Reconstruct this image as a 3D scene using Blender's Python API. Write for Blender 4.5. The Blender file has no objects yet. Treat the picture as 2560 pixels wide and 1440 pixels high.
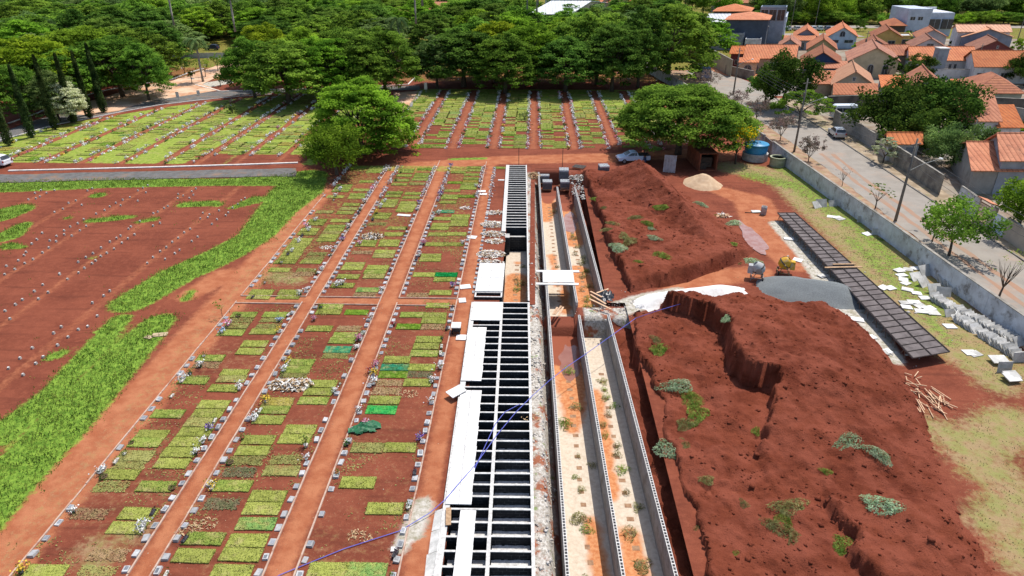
import bpy, math, random
import numpy as np
from mathutils import Vector, Matrix
R = random.Random(7)
NR = np.random.default_rng(11)
sc = bpy.context.scene
COL = sc.collection
# ------------------------------------------------------------------ camera
F, PITCH, YAW, CH = 1707.0, math.radians(27), math.radians(1.64), 27.0
def P(px, py, z=0.0):
    u = (px-1280)/F; v = (720-py)/F
    cp, sp = math.cos(PITCH), math.sin(PITCH)
    dx, dy, dz = u, cp+v*sp, -sp+v*cp
    c, s = math.cos(YAW), math.sin(YAW)
    dx, dy = dx*c-dy*s, dx*s+dy*c
    t = (z-CH)/dz
    return Vector((dx*t, dy*t, z))
def ppm(py, z=0.0):           # picture pixels per metre across, for things standing at row py
    return math.cos(PITCH)*(py+150)/(CH-z)
cam = bpy.data.cameras.new('camera'); cam.sensor_width = 36; cam.lens = 36*F/2560
cam.clip_end = 5000; cam.clip_start = .5
co = bpy.data.objects.new('camera', cam); COL.objects.link(co)
co.location = (0, 0, CH); co.rotation_euler = (math.pi/2-PITCH, 0, YAW)
sc.camera = co
# ------------------------------------------------------------------ object helpers
def tag(o, label=None, cat=None, group=None, kind=None):
    if label: o['label'] = label
    if cat: o['category'] = cat; o['kind'] = 'thing'
    if group: o['group'] = group
    if kind: o['kind'] = kind
    return o
def empty(name, loc, rz=0.0, label=None, cat=None, group=None, scale=1.0):
    o = bpy.data.objects.new(name, None); COL.objects.link(o)
    o.location = loc; o.rotation_euler = (0, 0, rz); o.scale = (scale,)*3
    o.empty_display_size = .2
    return tag(o, label, cat, group)
def link(name, me, parent=None, loc=None, rz=0.0, mat=None):
    o = bpy.data.objects.new(name, me); COL.objects.link(o)
    if loc is not None: o.location = loc
    if rz: o.rotation_euler = (0, 0, rz)
    if parent: o.parent = parent
    if mat is not None:
        o.material_slots[0].link = 'OBJECT'; o.material_slots[0].material = mat
    return o
def copy_tree(o, parent=None):
    c = o.copy(); COL.objects.link(c)
    if parent: c.parent = parent
    for ch in list(o.children): copy_tree(ch, c)
    return c
class MB:
    """collects shapes, links them as ONE mesh object"""
    def __init__(s): s.v = []; s.f = []; s.m = []
    def add(s, vs, fs, m=0):
        b = len(s.v); s.v += [tuple(p) for p in vs]
        s.f += [tuple(i+b for i in f) for f in fs]; s.m += [m]*len(fs)
    def box(s, c, d, rz=0.0, m=0, tilt=None, taper=1.0):
        hx, hy, hz = d[0]/2, d[1]/2, d[2]/2
        M = Matrix.Rotation(rz, 3, 'Z')
        if tilt: M = M @ Matrix.Rotation(tilt[0], 3, 'X') @ Matrix.Rotation(tilt[1], 3, 'Y')
        vs = []
        for z in (-hz, hz):
            k = 1.0 if z < 0 else taper
            for x, y in ((-hx, -hy), (hx, -hy), (hx, hy), (-hx, hy)):
                vs.append(Vector(c)+M @ Vector((x*k, y*k, z)))
        s.add(vs, [(0, 3, 2, 1), (4, 5, 6, 7), (0, 1, 5, 4), (1, 2, 6, 5), (2, 3, 7, 6), (3, 0, 4, 7)], m)
        return s
    def tube(s, pts, r, n=6, m=0, cap=True):
        pts = [Vector(p) for p in pts]; rs = r if isinstance(r, (list, tuple)) else [r]*len(pts)
        rings = []
        for i, p in enumerate(pts):
            d = (pts[min(i+1, len(pts)-1)]-pts[max(i-1, 0)])
            d = d.normalized() if d.length > 1e-9 else Vector((0, 0, 1))
            a = d.cross(Vector((0, 0, 1)))
            a = a.normalized() if a.length > 1e-3 else Vector((1, 0, 0))
            b = d.cross(a)
            rings.append([p+(a*math.cos(2*math.pi*k/n)+b*math.sin(2*math.pi*k/n))*rs[i] for k in range(n)])
        vs = [q for ring in rings for q in ring]; fs = []
        for i in range(len(pts)-1):
            for k in range(n):
                a0 = i*n+k; a1 = i*n+(k+1) % n
                fs.append((a0, a0+n, a1+n, a1))
        if cap: fs += [tuple(range(n)), tuple(reversed(range(len(vs)-n, len(vs))))]
        s.add(vs, fs, m); return s
    def lathe(s, prof, n=16, c=(0, 0, 0), m=0):
        vs = [(c[0]+r*math.cos(2*math.pi*k/n), c[1]+r*math.sin(2*math.pi*k/n), c[2]+z) for r, z in prof for k in range(n)]
        fs = []
        for i in range(len(prof)-1):
            for k in range(n):
                a0 = i*n+k; a1 = i*n+(k+1) % n
                fs.append((a0, a1, a1+n, a0+n))
        fs += [tuple(reversed(range(n))), tuple(range(len(vs)-n, len(vs)))]
        s.add(vs, fs, m); return s
    def prism(s, poly, z0, z1, m=0):       # poly: list of (x, y), counter-clockwise
        n = len(poly); vs = [(x, y, z0) for x, y in poly]+[(x, y, z1) for x, y in poly]
        s.add(vs, [tuple(reversed(range(n))), tuple(range(n, 2*n))]+[(i, (i+1) % n, n+(i+1) % n, n+i) for i in range(n)], m)
        return s
    def extr(s, prof, x0, x1, m=0):        # prof: (y, z) outline, counter-clockwise seen from +X, swept along X
        n = len(prof); vs = [(x0, y, z) for y, z in prof]+[(x1, y, z) for y, z in prof]
        s.add(vs, [tuple(reversed(range(n))), tuple(range(n, 2*n))]+[(i, (i+1) % n, n+(i+1) % n, n+i) for i in range(n)], m)
        return s
    def mesh(s, name, mats, smooth=False):
        me = bpy.data.meshes.new(name); me.from_pydata(s.v, [], s.f)
        for t in (mats if isinstance(mats, (list, tuple)) else [mats]): me.materials.append(t)
        if any(s.m): me.polygons.foreach_set('material_index', s.m)
        if smooth: me.polygons.foreach_set('use_smooth', [True]*len(s.f))
        me.update(); return me
    def build(s, name, mats, parent=None, loc=None, rz=0.0, smooth=False):
        return link(name, s.mesh(name, mats, smooth), parent, loc, rz)
def quads(name, V, mats, idx=None, n=4):
    """numpy (k*n, 3) corners -> mesh of k separate n-gons"""
    V = np.asarray(V, dtype=np.float32); k = len(V)//n
    me = bpy.data.meshes.new(name)
    me.vertices.add(k*n); me.vertices.foreach_set('co', V.ravel())
    me.loops.add(k*n); me.loops.foreach_set('vertex_index', np.arange(k*n, dtype=np.int32))
    me.polygons.add(k); me.polygons.foreach_set('loop_start', np.arange(0, k*n, n, dtype=np.int32))
    for t in (mats if isinstance(mats, (list, tuple)) else [mats]): me.materials.append(t)
    if idx is not None: me.polygons.foreach_set('material_index', np.asarray(idx, dtype=np.int32))
    me.update(calc_edges=True); me.validate(); return me
def leaf_quads(C, N, size, aspect=.6, rng=NR):
    """diamond-ish leaf cards at centres C with normals N"""
    C = np.asarray(C, float); N = np.asarray(N, float); k = len(C)
    N = N/np.maximum(np.linalg.norm(N, axis=1, keepdims=True), 1e-6)
    t = rng.normal(size=(k, 3)); t -= N*(t*N).sum(1, keepdims=True)
    t /= np.maximum(np.linalg.norm(t, axis=1, keepdims=True), 1e-6)
    b = np.cross(N, t)
    s = (np.asarray(size)*rng.uniform(.6, 1.3, k))[:, None]/2
    q = np.stack([C-t*s, C+b*s*aspect+N*s*.15, C+t*s, C-b*s*aspect+N*s*.15], 1)
    return q.reshape(-1, 3)
# ------------------------------------------------------------------ materials
def nodes(name):
    m = bpy.data.materials.new(name); m.use_nodes = True
    nt = m.node_tree; b = nt.nodes['Principled BSDF']
    b.inputs['Specular IOR Level'].default_value = .25
    return m, nt, b
def N(nt, t, **kw):
    n = nt.nodes.new(t)
    for k, v in kw.items():
        if k in n.bl_rna.properties.keys(): setattr(n, k, v)
        else: n.inputs[k].default_value = v
    return n
def rgb(c): return (c[0], c[1], c[2], 1)
def noise(nt, vec, scale, detail=4, rough=.6, dim='3D'):
    n = N(nt, 'ShaderNodeTexNoise', Scale=scale, Detail=detail, Roughness=rough)
    if vec is not None: nt.links.new(vec, n.inputs['Vector'])
    return n.outputs['Fac']
def mix(nt, fac, a, b, mode='MIX'):
    n = nt.nodes.new('ShaderNodeMix'); n.data_type = 'RGBA'; n.blend_type = mode
    for sock, v in ((n.inputs[0], fac), (n.inputs[6], a), (n.inputs[7], b)):
        if hasattr(v, 'is_linked') or isinstance(v, bpy.types.NodeSocket): nt.links.new(v, sock)
        elif isinstance(v, (tuple, list)): sock.default_value = rgb(v)
        else: sock.default_value = v
    return n.outputs[2]
def ramp(nt, fac, lo, hi, a=0.0, b=1.0):
    n = N(nt, 'ShaderNodeMapRange', interpolation_type='SMOOTHSTEP')
    nt.links.new(fac, n.inputs[0])
    for i, v in zip((1, 2, 3, 4), (lo, hi, a, b)): n.inputs[i].default_value = v
    return n.outputs[0]
def math_(nt, op, a, b=None):
    n = N(nt, 'ShaderNodeMath', operation=op)
    for i, v in enumerate((a, b)):
        if v is None: continue
        if isinstance(v, bpy.types.NodeSocket): nt.links.new(v, n.inputs[i])
        else: n.inputs[i].default_value = v
    return n.outputs[0]
def bump(nt, b, h, strength=.5, dist=.05):
    n = N(nt, 'ShaderNodeBump', Strength=strength, Distance=dist)
    nt.links.new(h, n.inputs['Height']); nt.links.new(n.outputs[0], b.inputs['Normal'])
def coords(nt, world=False):
    """object coordinates shifted per object, or world position"""
    if world: return N(nt, 'ShaderNodeNewGeometry').outputs['Position']
    t = N(nt, 'ShaderNodeTexCoord').outputs['Object']; r = N(nt, 'ShaderNodeObjectInfo').outputs['Random']
    a = N(nt, 'ShaderNodeVectorMath', operation='ADD'); nt.links.new(t, a.inputs[0])
    s = math_(nt, 'MULTIPLY', r, 57.0); nt.links.new(s, a.inputs[1]); return a.outputs[0]
def M(name, c1, c2=None, scale=3.0, rough=.85, bmp=0.0, bscale=None, rnd=0.0, metal=0.0, world=False, spec=.25, stain=None, lo=.35, hi=.65):
    m, nt, b = nodes(name)
    v = coords(nt, world)
    c2 = c2 or tuple(x*.8 for x in c1)
    col = mix(nt, ramp(nt, noise(nt, v, scale, 6), lo, hi), c1, c2)
    if stain:
        col = mix(nt, ramp(nt, noise(nt, v, stain[1], 8, .7), .5, .68, 0, stain[2] if len(stain) > 2 else .8), col, stain[0])
    if rnd:
        r = N(nt, 'ShaderNodeObjectInfo').outputs['Random']
        h = N(nt, 'ShaderNodeHueSaturation'); nt.links.new(col, h.inputs['Color'])
        nt.links.new(ramp(nt, r, 0, 1, 1-rnd, 1+rnd), h.inputs['Value']); col = h.outputs[0]
    nt.links.new(col, b.inputs['Base Color'])
    b.inputs['Roughness'].default_value = rough; b.inputs['Metallic'].default_value = metal
    b.inputs['Specular IOR Level'].default_value = spec
    if bmp: bump(nt, b, noise(nt, v, bscale or scale*6, 6), bmp, .03)
    return m
def leafmat(name, dark, light, tr=.35, scale=.35, rnd=.18, isl=.35):
    """diffuse + translucent leaf with clump-sized and leaf-sized colour variation"""
    m, nt, b = nodes(name); nt.nodes.remove(b)
    out = nt.nodes['Material Output']
    v = coords(nt)
    g = N(nt, 'ShaderNodeNewGeometry').outputs['Random Per Island']
    f = math_(nt, 'ADD', ramp(nt, noise(nt, v, scale, 3), .36, .64), math_(nt, 'MULTIPLY', math_(nt, 'SUBTRACT', g, .5), isl))
    cl = N(nt, 'ShaderNodeClamp'); nt.links.new(f, cl.inputs[0])
    col = mix(nt, cl.outputs[0], dark, light)
    r = N(nt, 'ShaderNodeObjectInfo').outputs['Random']
    h = N(nt, 'ShaderNodeHueSaturation'); nt.links.new(col, h.inputs['Color'])
    nt.links.new(ramp(nt, r, 0, 1, 1-rnd, 1+rnd), h.inputs['Value'])
    nt.links.new(ramp(nt, math_(nt, 'FRACT', math_(nt, 'MULTIPLY', r, 7.3)), 0, 1, .485, .51), h.inputs['Hue'])
    d = N(nt, 'ShaderNodeBsdfDiffuse'); t = N(nt, 'ShaderNodeBsdfTranslucent'); mx = N(nt, 'ShaderNodeMixShader'); mx.inputs[0].default_value = tr
    nt.links.new(h.outputs[0], d.inputs[0]); nt.links.new(h.outputs[0], t.inputs[0])
    nt.links.new(d.outputs[0], mx.inputs[1]); nt.links.new(t.outputs[0], mx.inputs[2]); nt.links.new(mx.outputs[0], out.inputs[0])
    return m
# ------------------------------------------------------------------ light and sky
w = bpy.data.worlds.new('World'); sc.world = w; w.use_nodes = True
nt = w.node_tree; bg = nt.nodes['Background']
sky = nt.nodes.new('ShaderNodeTexSky'); sky.sky_type = 'NISHITA'; sky.sun_disc = False
SUN = Vector((.30, .40, 1.0)).normalized()
el = math.asin(SUN.z); az = math.atan2(SUN.x, SUN.y)
sky.sun_elevation = el; sky.sun_rotation = az; sky.air_density = 1.0; sky.dust_density = 1.5
nt.links.new(sky.outputs[0], bg.inputs[0]); bg.inputs[1].default_value = .15
sl = bpy.data.lights.new('sun', 'SUN'); sl.energy = 4.4; sl.angle = math.radians(.5); sl.color = (1, .96, .9)
so = bpy.data.objects.new('sun', sl); COL.objects.link(so); so.location = (60, 80, 150)
so.rotation_euler = (-SUN).to_track_quat('-Z', 'Y').to_euler()
sc.view_settings.view_transform = 'Standard'; sc.view_settings.look = 'None'
sc.view_settings.exposure = 0.14; sc.view_settings.gamma = 1.0
sc.render.engine = 'CYCLES'; sc.cycles.use_denoising = True
sc.cycles.max_bounces = 5; sc.cycles.diffuse_bounces = 2; sc.cycles.transmission_bounces = 3; sc.cycles.transparent_max_bounces = 4
ORD = ['', 'first', 'second', 'third', 'fourth', 'fifth', 'sixth', 'seventh', 'eighth', 'ninth', 'tenth', 'eleventh', 'twelfth', 'thirteenth', 'fourteenth', 'fifteenth', 'sixteenth', 'seventeenth', 'eighteenth', 'nineteenth', 'twentieth']
def nth(i):
    if i < len(ORD): return ORD[i]
    t = {2: 'twenty', 3: 'thirty', 4: 'forty', 5: 'fifty', 6: 'sixty', 7: 'seventy', 8: 'eighty', 9: 'ninety'}[i//10]
    return f'{t}-{ORD[i % 10]}' if i % 10 else t[:-1]+'ieth'
# ================================================================== GROUND
def vnoise(x, y, scale, seed=0):
    x = np.asarray(x, float)*scale; y = np.asarray(y, float)*scale
    g = np.random.default_rng(seed).random((256, 256))
    xi = np.floor(x).astype(int); yi = np.floor(y).astype(int); fx = x-xi; fy = y-yi
    fx = fx*fx*(3-2*fx); fy = fy*fy*(3-2*fy)
    a = g[xi % 256, yi % 256]; b = g[(xi+1) % 256, yi % 256]; c = g[xi % 256, (yi+1) % 256]; d = g[(xi+1) % 256, (yi+1) % 256]
    return (a*(1-fx)+b*fx)*(1-fy)+(c*(1-fx)+d*fx)*fy-.5
def fbm(x, y, scale, oct=4, seed=0, gain=.5):
    s = 0; a = 1
    for i in range(oct): s = s+a*vnoise(x, y, scale*2**i, seed+i); a *= gain
    return s
def S(t): t = np.clip(t, 0, 1); return t*t*(3-2*t)
def chain(X, Y, pts, px=True):
    """signed distance (inside positive) to a chain of capsules (x, y, r); pixel points by default"""
    q = [((*P(a, b).xy,) if px else (a, b))+(r,) for a, b, r in pts]
    if len(q) == 1: q = q*2
    best = np.full(X.shape, -1e9)
    for (x1, y1, r1), (x2, y2, r2) in zip(q, q[1:]):
        dx, dy = x2-x1, y2-y1; L = dx*dx+dy*dy+1e-9
        t = np.clip(((X-x1)*dx+(Y-y1)*dy)/L, 0, 1)
        best = np.maximum(best, r1+(r2-r1)*t-np.hypot(X-x1-t*dx, Y-y1-t*dy))
    return best
def rect(X, Y, x0, x1, y0, y1):
    return np.minimum(np.minimum(X-x0, x1-X), np.minimum(Y-y0, y1-Y))
def poly_sd(X, Y, poly):
    ins = np.zeros(X.shape, bool); d = np.full(X.shape, 1e9); n = len(poly)
    for i in range(n):
        x1, y1 = poly[i]; x2, y2 = poly[(i+1) % n]
        dx, dy = x2-x1, y2-y1; t = np.clip(((X-x1)*dx+(Y-y1)*dy)/(dx*dx+dy*dy+1e-9), 0, 1)
        d = np.minimum(d, np.hypot(X-x1-t*dx, Y-y1-t*dy))
        c = ((y1 > Y) != (y2 > Y)) & (X < (x2-x1)*(Y-y1)/((y2-y1) if abs(y2-y1) > 1e-9 else 1e-9)+x1)
        ins ^= c
    return np.where(ins, d, -d)
def soft(sd, w=.6): return S(.5+sd/(2*w))
def line_x(Y, pts):
    return np.interp(Y, [p[1] for p in pts], [p[0] for p in pts])
xl = lambda Y: 2.35-.0157*Y
xm = lambda Y: 5.2-.0244*Y
xr = lambda Y: 7.85-.0305*Y
BEDS = [(-24.5, -19.0), (-17.85, -12.55), (-11.0, -6.1)]          # three beds, left to right, in both blocks
FRONT, BACK = (18.0, 49.5), (50.8, 88.6)
LPATH = [-72.3, -66.7, -61.1, -55.6, -50.1, -45.2, -40.0, -34.6]   # dirt paths of the field on the left
MPATH = [-17.4, -11.5, -5.5, .4, 6.3, 12.2, 18.2, 24.2]            # dirt paths of the field behind the cross road
def far_y(x): return np.interp(x, [-82, -76, -66, -55, -49, -40, -28], [100, 112, 124, 132, 136, 139, 141])
GR = [[(770, 440, 2.5), (740, 480, 3.2), (690, 530, 2.3), (640, 590, 1.9), (560, 635, 2.0), (440, 690, 2.0), (330, 755, 1.8)],
      [(395, 805, 1.3), (330, 870, 1.7), (240, 970, 1.8), (140, 1080, 1.9), (50, 1170, 1.9), (-90, 1310, 2.2)],
      [(300, 800, .9), (230, 880, 1.0), (130, 985, 1.0), (0, 1090, 1.3)],
      [(-60, 470, 2.2), (300, 458, 1.7), (560, 455, 1.4), (740, 450, 2.4)], [(40, 525, 1.8), (0, 540, 2.0)], [(60, 562, .8), (20, 590, 1.4), (-30, 600, 1.6)],
      [(460, 512, .8), (530, 508, .9), (545, 512, .6)], [(245, 488, .9)], [(225, 552, .6), (300, 545, .8), (330, 543, .4)], [(640, 500, 1.2), (580, 520, .4)], [(385, 548, .5), (350, 555, .4)],
      [(130, 893, .5), (150, 885, .6)], [(20, 615, .8), (55, 618, .4)], [(170, 545, .4)], [(250, 828, .4)], [(465, 748, .45), (480, 726, .3)], [(230, 645, .3)], [(395, 705, .3)],
      [(1560, 345, .7), (1640, 372, 1.0)], [(1130, 398, .5), (1210, 396, .5)]]
TR = [[(1050, 415, 1.9), (1250, 400, 1.9), (1560, 393, 2.2), (1760, 380, 2.0)], [(800, 480, 1.5), (700, 600, 1.6), (600, 720, 1.7), (450, 890, 1.8), (250, 1110, 1.9), (0, 1370, 2.1), (-80, 1480, 2.2)],
      [(1780, 470, 1.2), (1880, 500, 2.2), (1930, 600, 2.3), (1990, 660, 1.7)], [(560, 690, 1.5), (470, 740, .9)], [(1790, 390, 2.5), (1830, 375, 1.2)],
      [(1700, 720, 1.6), (1820, 690, 1.4), (1900, 680, 1.2)]]
DRY = [[(1840, 420, 3.0), (1960, 440, 3.0), (2050, 500, 4.2), (2200, 620, 4.6), (2330, 760, 4.6), (2440, 880, 3.4), (2500, 960, 1.6)], [(2000, 430, 3), (2100, 520, 2.6)],
       [(2380, 1090, 1.6), (2480, 1180, 2.0)], [(2310, 1050, 1.0), (2420, 1120, 2.0), (2540, 1060, 2.2)], [(2470, 1310, 1.4), (2560, 1250, 2)], [(2540, 1220, 1.0), (2550, 1400, 1.5)], [(2230, 1060, 1.0), (2300, 1100, .9)], [(2460, 960, .8), (2560, 930, 1.4)],
       [(250, 1395, 1.0), (230, 1370, .9)], [(700, 955, .6)], [(690, 690, 1.3), (740, 700, 1.2)], [(330, 1330, 1.0)]]
GRR = [[(1880, 440, 2.2), (2010, 470, 2.4), (2120, 560, 1.5)], [(1960, 420, 2.0), (2050, 480, 1.6), (2200, 620, 1.6), (2350, 780, 1.4)], [(2250, 720, 1.2), (2380, 860, 1.0)], [(2130, 600, 1.4), (2250, 720, 1.2)]]
PALE = [[(1945, 560, 1.0), (2030, 640, 1.5), (2110, 740, 1.8), (2190, 850, 1.3), (2240, 900, .7)], [(1470, 790, .8), (1540, 775, 1.2), (1600, 755, 1.3), (1700, 735, 1.3)], [(1030, 1330, .7), (1060, 1260, .6), (1000, 1370, .5)],
        [(500, 215, 3), (560, 205, 2.5)]]
def masks(X, Y):
    A = {}
    m = np.zeros(X.shape)
    for c in GR: m = np.maximum(m, soft(chain(X, Y, c), .9))
    g2 = np.zeros(X.shape)
    for c in GRR: g2 = np.maximum(g2, .54*soft(chain(X, Y, c), 1.4))
    A['grass'] = np.maximum(m, g2)
    lawn = np.zeros(X.shape)
    lawn = np.maximum(lawn, soft(np.minimum(rect(X, Y, -83, -29, 88.5, 160), far_y(X)-Y), .5)*(.72+.5*vnoise(X, Y, .22, 12)))
    lawn = np.maximum(lawn, soft(rect(X, Y, -23.5, 31, 97.2, 142), .4)*(.22+.45*S((Y-106)/28)+.25*vnoise(X, Y, .35, 7)))
    lawn = np.maximum(lawn, soft(rect(X, Y, -120, 34, 149, 240), 2)*.40)
    lawn = np.maximum(lawn, .5*soft(rect(X, Y, -24, -6, 86, 89), .5))
    for x in LPATH: lawn *= 1-.95*soft(.45-np.abs(X-x), .3)*(Y > 80)*(X < -29)
    for x in MPATH: lawn *= 1-soft(.68-np.abs(X-x), .25)*(Y > 95)*(Y < 141)*(X > -24)
    for (a, b) in ((-47, -42), (-41, -36), (-36, -31)): lawn *= 1-.9*soft(rect(X, Y, a, b, 86, 93.5), .8)
    for b in BEDS:
        lawn = np.maximum(lawn, .36*soft(rect(X, Y, b[0]+.3, b[1]-.3, 60, 88), 1))
    A['lawn'] = lawn
    t = np.zeros(X.shape)
    for c in TR: t = np.maximum(t, soft(chain(X, Y, c), 1.0))
    for x0, x1 in ((-19.0, -17.9), (-12.5, -11.05), (-6.0, -4.75)):
        t = np.maximum(t, .8*soft(rect(X, Y, x0, x1, 10, 90), .25))
    t = np.maximum(t, .8*soft(rect(X, Y, -26, -4.8, 49.6, 50.7), .3))
    for x in MPATH: t = np.maximum(t, .5*soft(.6-np.abs(X-x), .25)*(Y > 97)*(Y < 142)*(X > -24))
    for x in LPATH: t = np.maximum(t, .5*soft(.5-np.abs(X-x), .3)*(Y > 88)*(X < -29))
    for i in range(9):      # faint lighter lanes of the bare field
        t = np.maximum(t, (.46)*soft(.55-np.abs(X-(-41.4+5.75*(i-4)*.98)), .5)*(X < -30)*(Y < 84))
    A['track'] = t
    d = np.zeros(X.shape)
    for c in DRY: d = np.maximum(d, .95*soft(chain(X, Y, c), 1.6))
    for b in BEDS: d = np.maximum(d, (.10+.30*(vnoise(X, Y, .22, 5)+.5))*soft(rect(X, Y, b[0]-.5, b[1], 14, 89), .5))
    d = np.maximum(d, .42*soft(rect(X, Y, -26.5, -24.5, 14, 89), .8))
    d = np.maximum(d, .5*soft(rect(X, Y, 36.6, 39.6, 30, 130), .4))
    A['dry'] = d
    p = np.zeros(X.shape)
    for c in PALE: p = np.maximum(p, .9*soft(chain(X, Y, c), .7))
    A['pale'] = p
    return A
def soil_shader(name, heap=False):
    m, nt, b = nodes(name)
    v = coords(nt, True)
    n1 = noise(nt, v, .22, 7, .62); n2 = noise(nt, v, 2.3, 8, .7); n3 = noise(nt, v, 11, 4, .7); n4 = noise(nt, v, .9, 5, .6)
    c = mix(nt, ramp(nt, n1, .35, .65), (.120, .027, .0135), (.185, .046, .023)) if heap else mix(nt, ramp(nt, n1, .35, .65), (.160, .043, .024), (.225, .064, .035))
    c = mix(nt, ramp(nt, n2, .42, .72, 0, .55), c, (.225, .058, .028) if heap else (.285, .085, .046))
    if not heap:      # shallow furrows
        mp = N(nt, 'ShaderNodeMapping'); mp.inputs['Scale'].default_value = (.16, 1.3, 1); nt.links.new(v, mp.inputs[0]); c = mix(nt, ramp(nt, noise(nt, mp.outputs[0], 1.0, 5, .6), .50, .68, 0, .55), c, (.105, .030, .018))
    c = mix(nt, ramp(nt, n3, .52, .75, 0, .55 if heap else .45), c, (.085, .021, .013))
    if heap: c = mix(nt, ramp(nt, noise(nt, v, .5, 5, .6), .40, .62, 0, .75), c, (.245, .068, .039))
    def msk(name, amp=1.0, src=None, lo=.32, hi=.68):
        a = N(nt, 'ShaderNodeAttribute', attribute_name=name).outputs['Fac']
        f = math_(nt, 'ADD', a, math_(nt, 'MULTIPLY', math_(nt, 'SUBTRACT', src or n2, .5), amp))
        return ramp(nt, f, lo, hi)
    if not heap:
        tr = mix(nt, ramp(nt, n4, .35, .65), (.325, .103, .047), (.415, .158, .076))
        tr = mix(nt, ramp(nt, n3, .55, .8, 0, .5), tr, (.24, .07, .035))
        c = mix(nt, msk('track', .8, None, .2, .8), c, tr)
        straw = math_(nt, 'MULTIPLY', ramp(nt, noise(nt, v, 5.5, 8, .78), .57, .63), .75)
        dr = mix(nt, ramp(nt, n4, .38, .62), (.34, .25, .13), (.26, .27, .09))
        dr = mix(nt, ramp(nt, n3, .5, .8, 0, .6), dr, (.22, .15, .07))
        c = mix(nt, math_(nt, 'MULTIPLY', straw, msk('dry', .9, n1, .05, .6)), c, (.42, .27, .15))
        c = mix(nt, math_(nt, 'MULTIPLY', msk('dry', 1.6, n2, .30, 1.0), .85), c, dr)
        la = mix(nt, ramp(nt, n2, .38, .62), (.17, .24, .030), (.30, .35, .062))
        la = mix(nt, ramp(nt, n4, .5, .7, 0, .5), la, (.34, .30, .11))
        c = mix(nt, msk('lawn', 1.0), c, la)
        gr = mix(nt, ramp(nt, n2, .36, .64), (.075, .155, .017), (.22, .34, .045))
        gr = mix(nt, ramp(nt, n3, .5, .75, 0, .5), gr, (.05, .10, .012))
        c = mix(nt, msk('grass', .9), c, gr)
        pa = mix(nt, ramp(nt, n2, .35, .68), (.56, .52, .46), (.27, .24, .16))
        c = mix(nt, msk('pale', 1.0, n2), c, pa)
    nt.links.new(c, b.inputs['Base Color']); b.inputs['Roughness'].default_value = .95; b.inputs['Specular IOR Level'].default_value = .1
    h = math_(nt, 'ADD', n2, math_(nt, 'MULTIPLY', n3, .6))
    bump(nt, b, h, .9 if heap else .55, .16 if heap else .08)
    return m
soilM = soil_shader('red soil'); heapM = soil_shader('heaped red soil', True)
gx = np.arange(-112, 96.01, .5); gy = np.arange(12, 166.01, .5)
X, Y = np.meshgrid(gx, gy); nx, ny = len(gx), len(gy)
xc = (X[:-1, :-1]+.25); yc = (Y[:-1, :-1]+.25)
hole = ((xc > -4.0) & (xc < .5) & (yc < 50)) | ((xc > -2.5) & (xc < 0) & (yc > 50) & (yc < 77)) | ((xc > -3) & (xc < 0) & (yc > 77) & (yc < 89)) | ((xc > .5) & (xc < 8.0) & (yc < 50.5)) | ((xc > .5) & (xc < 6.5) & (yc < 88)) | ((xc > 0) & (xc < .5) & (yc < 50))
Zg = .05*fbm(X, Y, .3, 3, 3)
Zg = Zg*(np.abs(X) < 95)*(Y < 160)*((X < -5) | (X > 9) | (Y > 90))
Zg = np.where((X < -4) & (X > -25) & (Y < 90), Zg*.3, Zg)
Zg = np.where(X > 36, 0, Zg)
Zg = np.where((X < -29) & (Y > 78), Zg*.2, Zg)
idx = np.arange(nx*ny).reshape(ny, nx)
f = np.stack([idx[:-1, :-1], idx[:-1, 1:], idx[1:, 1:], idx[1:, :-1]], -1)[~hole]
V = np.stack([X, Y, Zg], -1).reshape(-1, 3)
ext = [(-2500, -60), (gx[0], -60), (gx[-1], -60), (2500, -60), (-2500, gy[0]), (gx[0], gy[0]), (gx[-1], gy[0]), (2500, gy[0]), (-2500, gy[-1]), (gx[0], gy[-1]), (gx[-1], gy[-1]), (2500, gy[-1]), (-2500, 4000), (gx[0], 4000), (gx[-1], 4000), (2500, 4000)]
b0 = len(V); V = np.vstack([V, [(a, b, 0) for a, b in ext]])
ef = [(b0+r*4+c, b0+r*4+c+1, b0+r*4+c+5, b0+r*4+c+4) for r in range(3) for c in range(3) if not (r == 1 and c == 1)]
f = np.vstack([f, ef])
def grid_mesh(name, V, f, mat, attrs=None, smooth=True):
    me = bpy.data.meshes.new(name); V = np.asarray(V, np.float32); f = np.asarray(f, np.int32); k = f.shape[1]
    me.vertices.add(len(V)); me.vertices.foreach_set('co', V.ravel())
    me.loops.add(f.size); me.loops.foreach_set('vertex_index', f.ravel())
    me.polygons.add(len(f)); me.polygons.foreach_set('loop_start', np.arange(0, f.size, k, dtype=np.int32))
    if smooth: me.polygons.foreach_set('use_smooth', np.ones(len(f), bool))
    for t in (mat if isinstance(mat, (list, tuple)) else [mat]): me.materials.append(t)
    for kk, a in (attrs or {}).items():
        at = me.attributes.new(kk, 'FLOAT', 'POINT'); at.data.foreach_set('value', np.asarray(a, np.float32).ravel())
    me.update(calc_edges=True); me.validate(); return me
A = masks(X, Y)
A = {k: np.concatenate([a.ravel(), np.full(16, {'lawn': .25, 'grass': .5, 'track': .12}.get(k, 0.0))]) for k, a in A.items()}
link('ground', grid_mesh('ground', V, f, soilM, A))['kind'] = 'structure'
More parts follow.
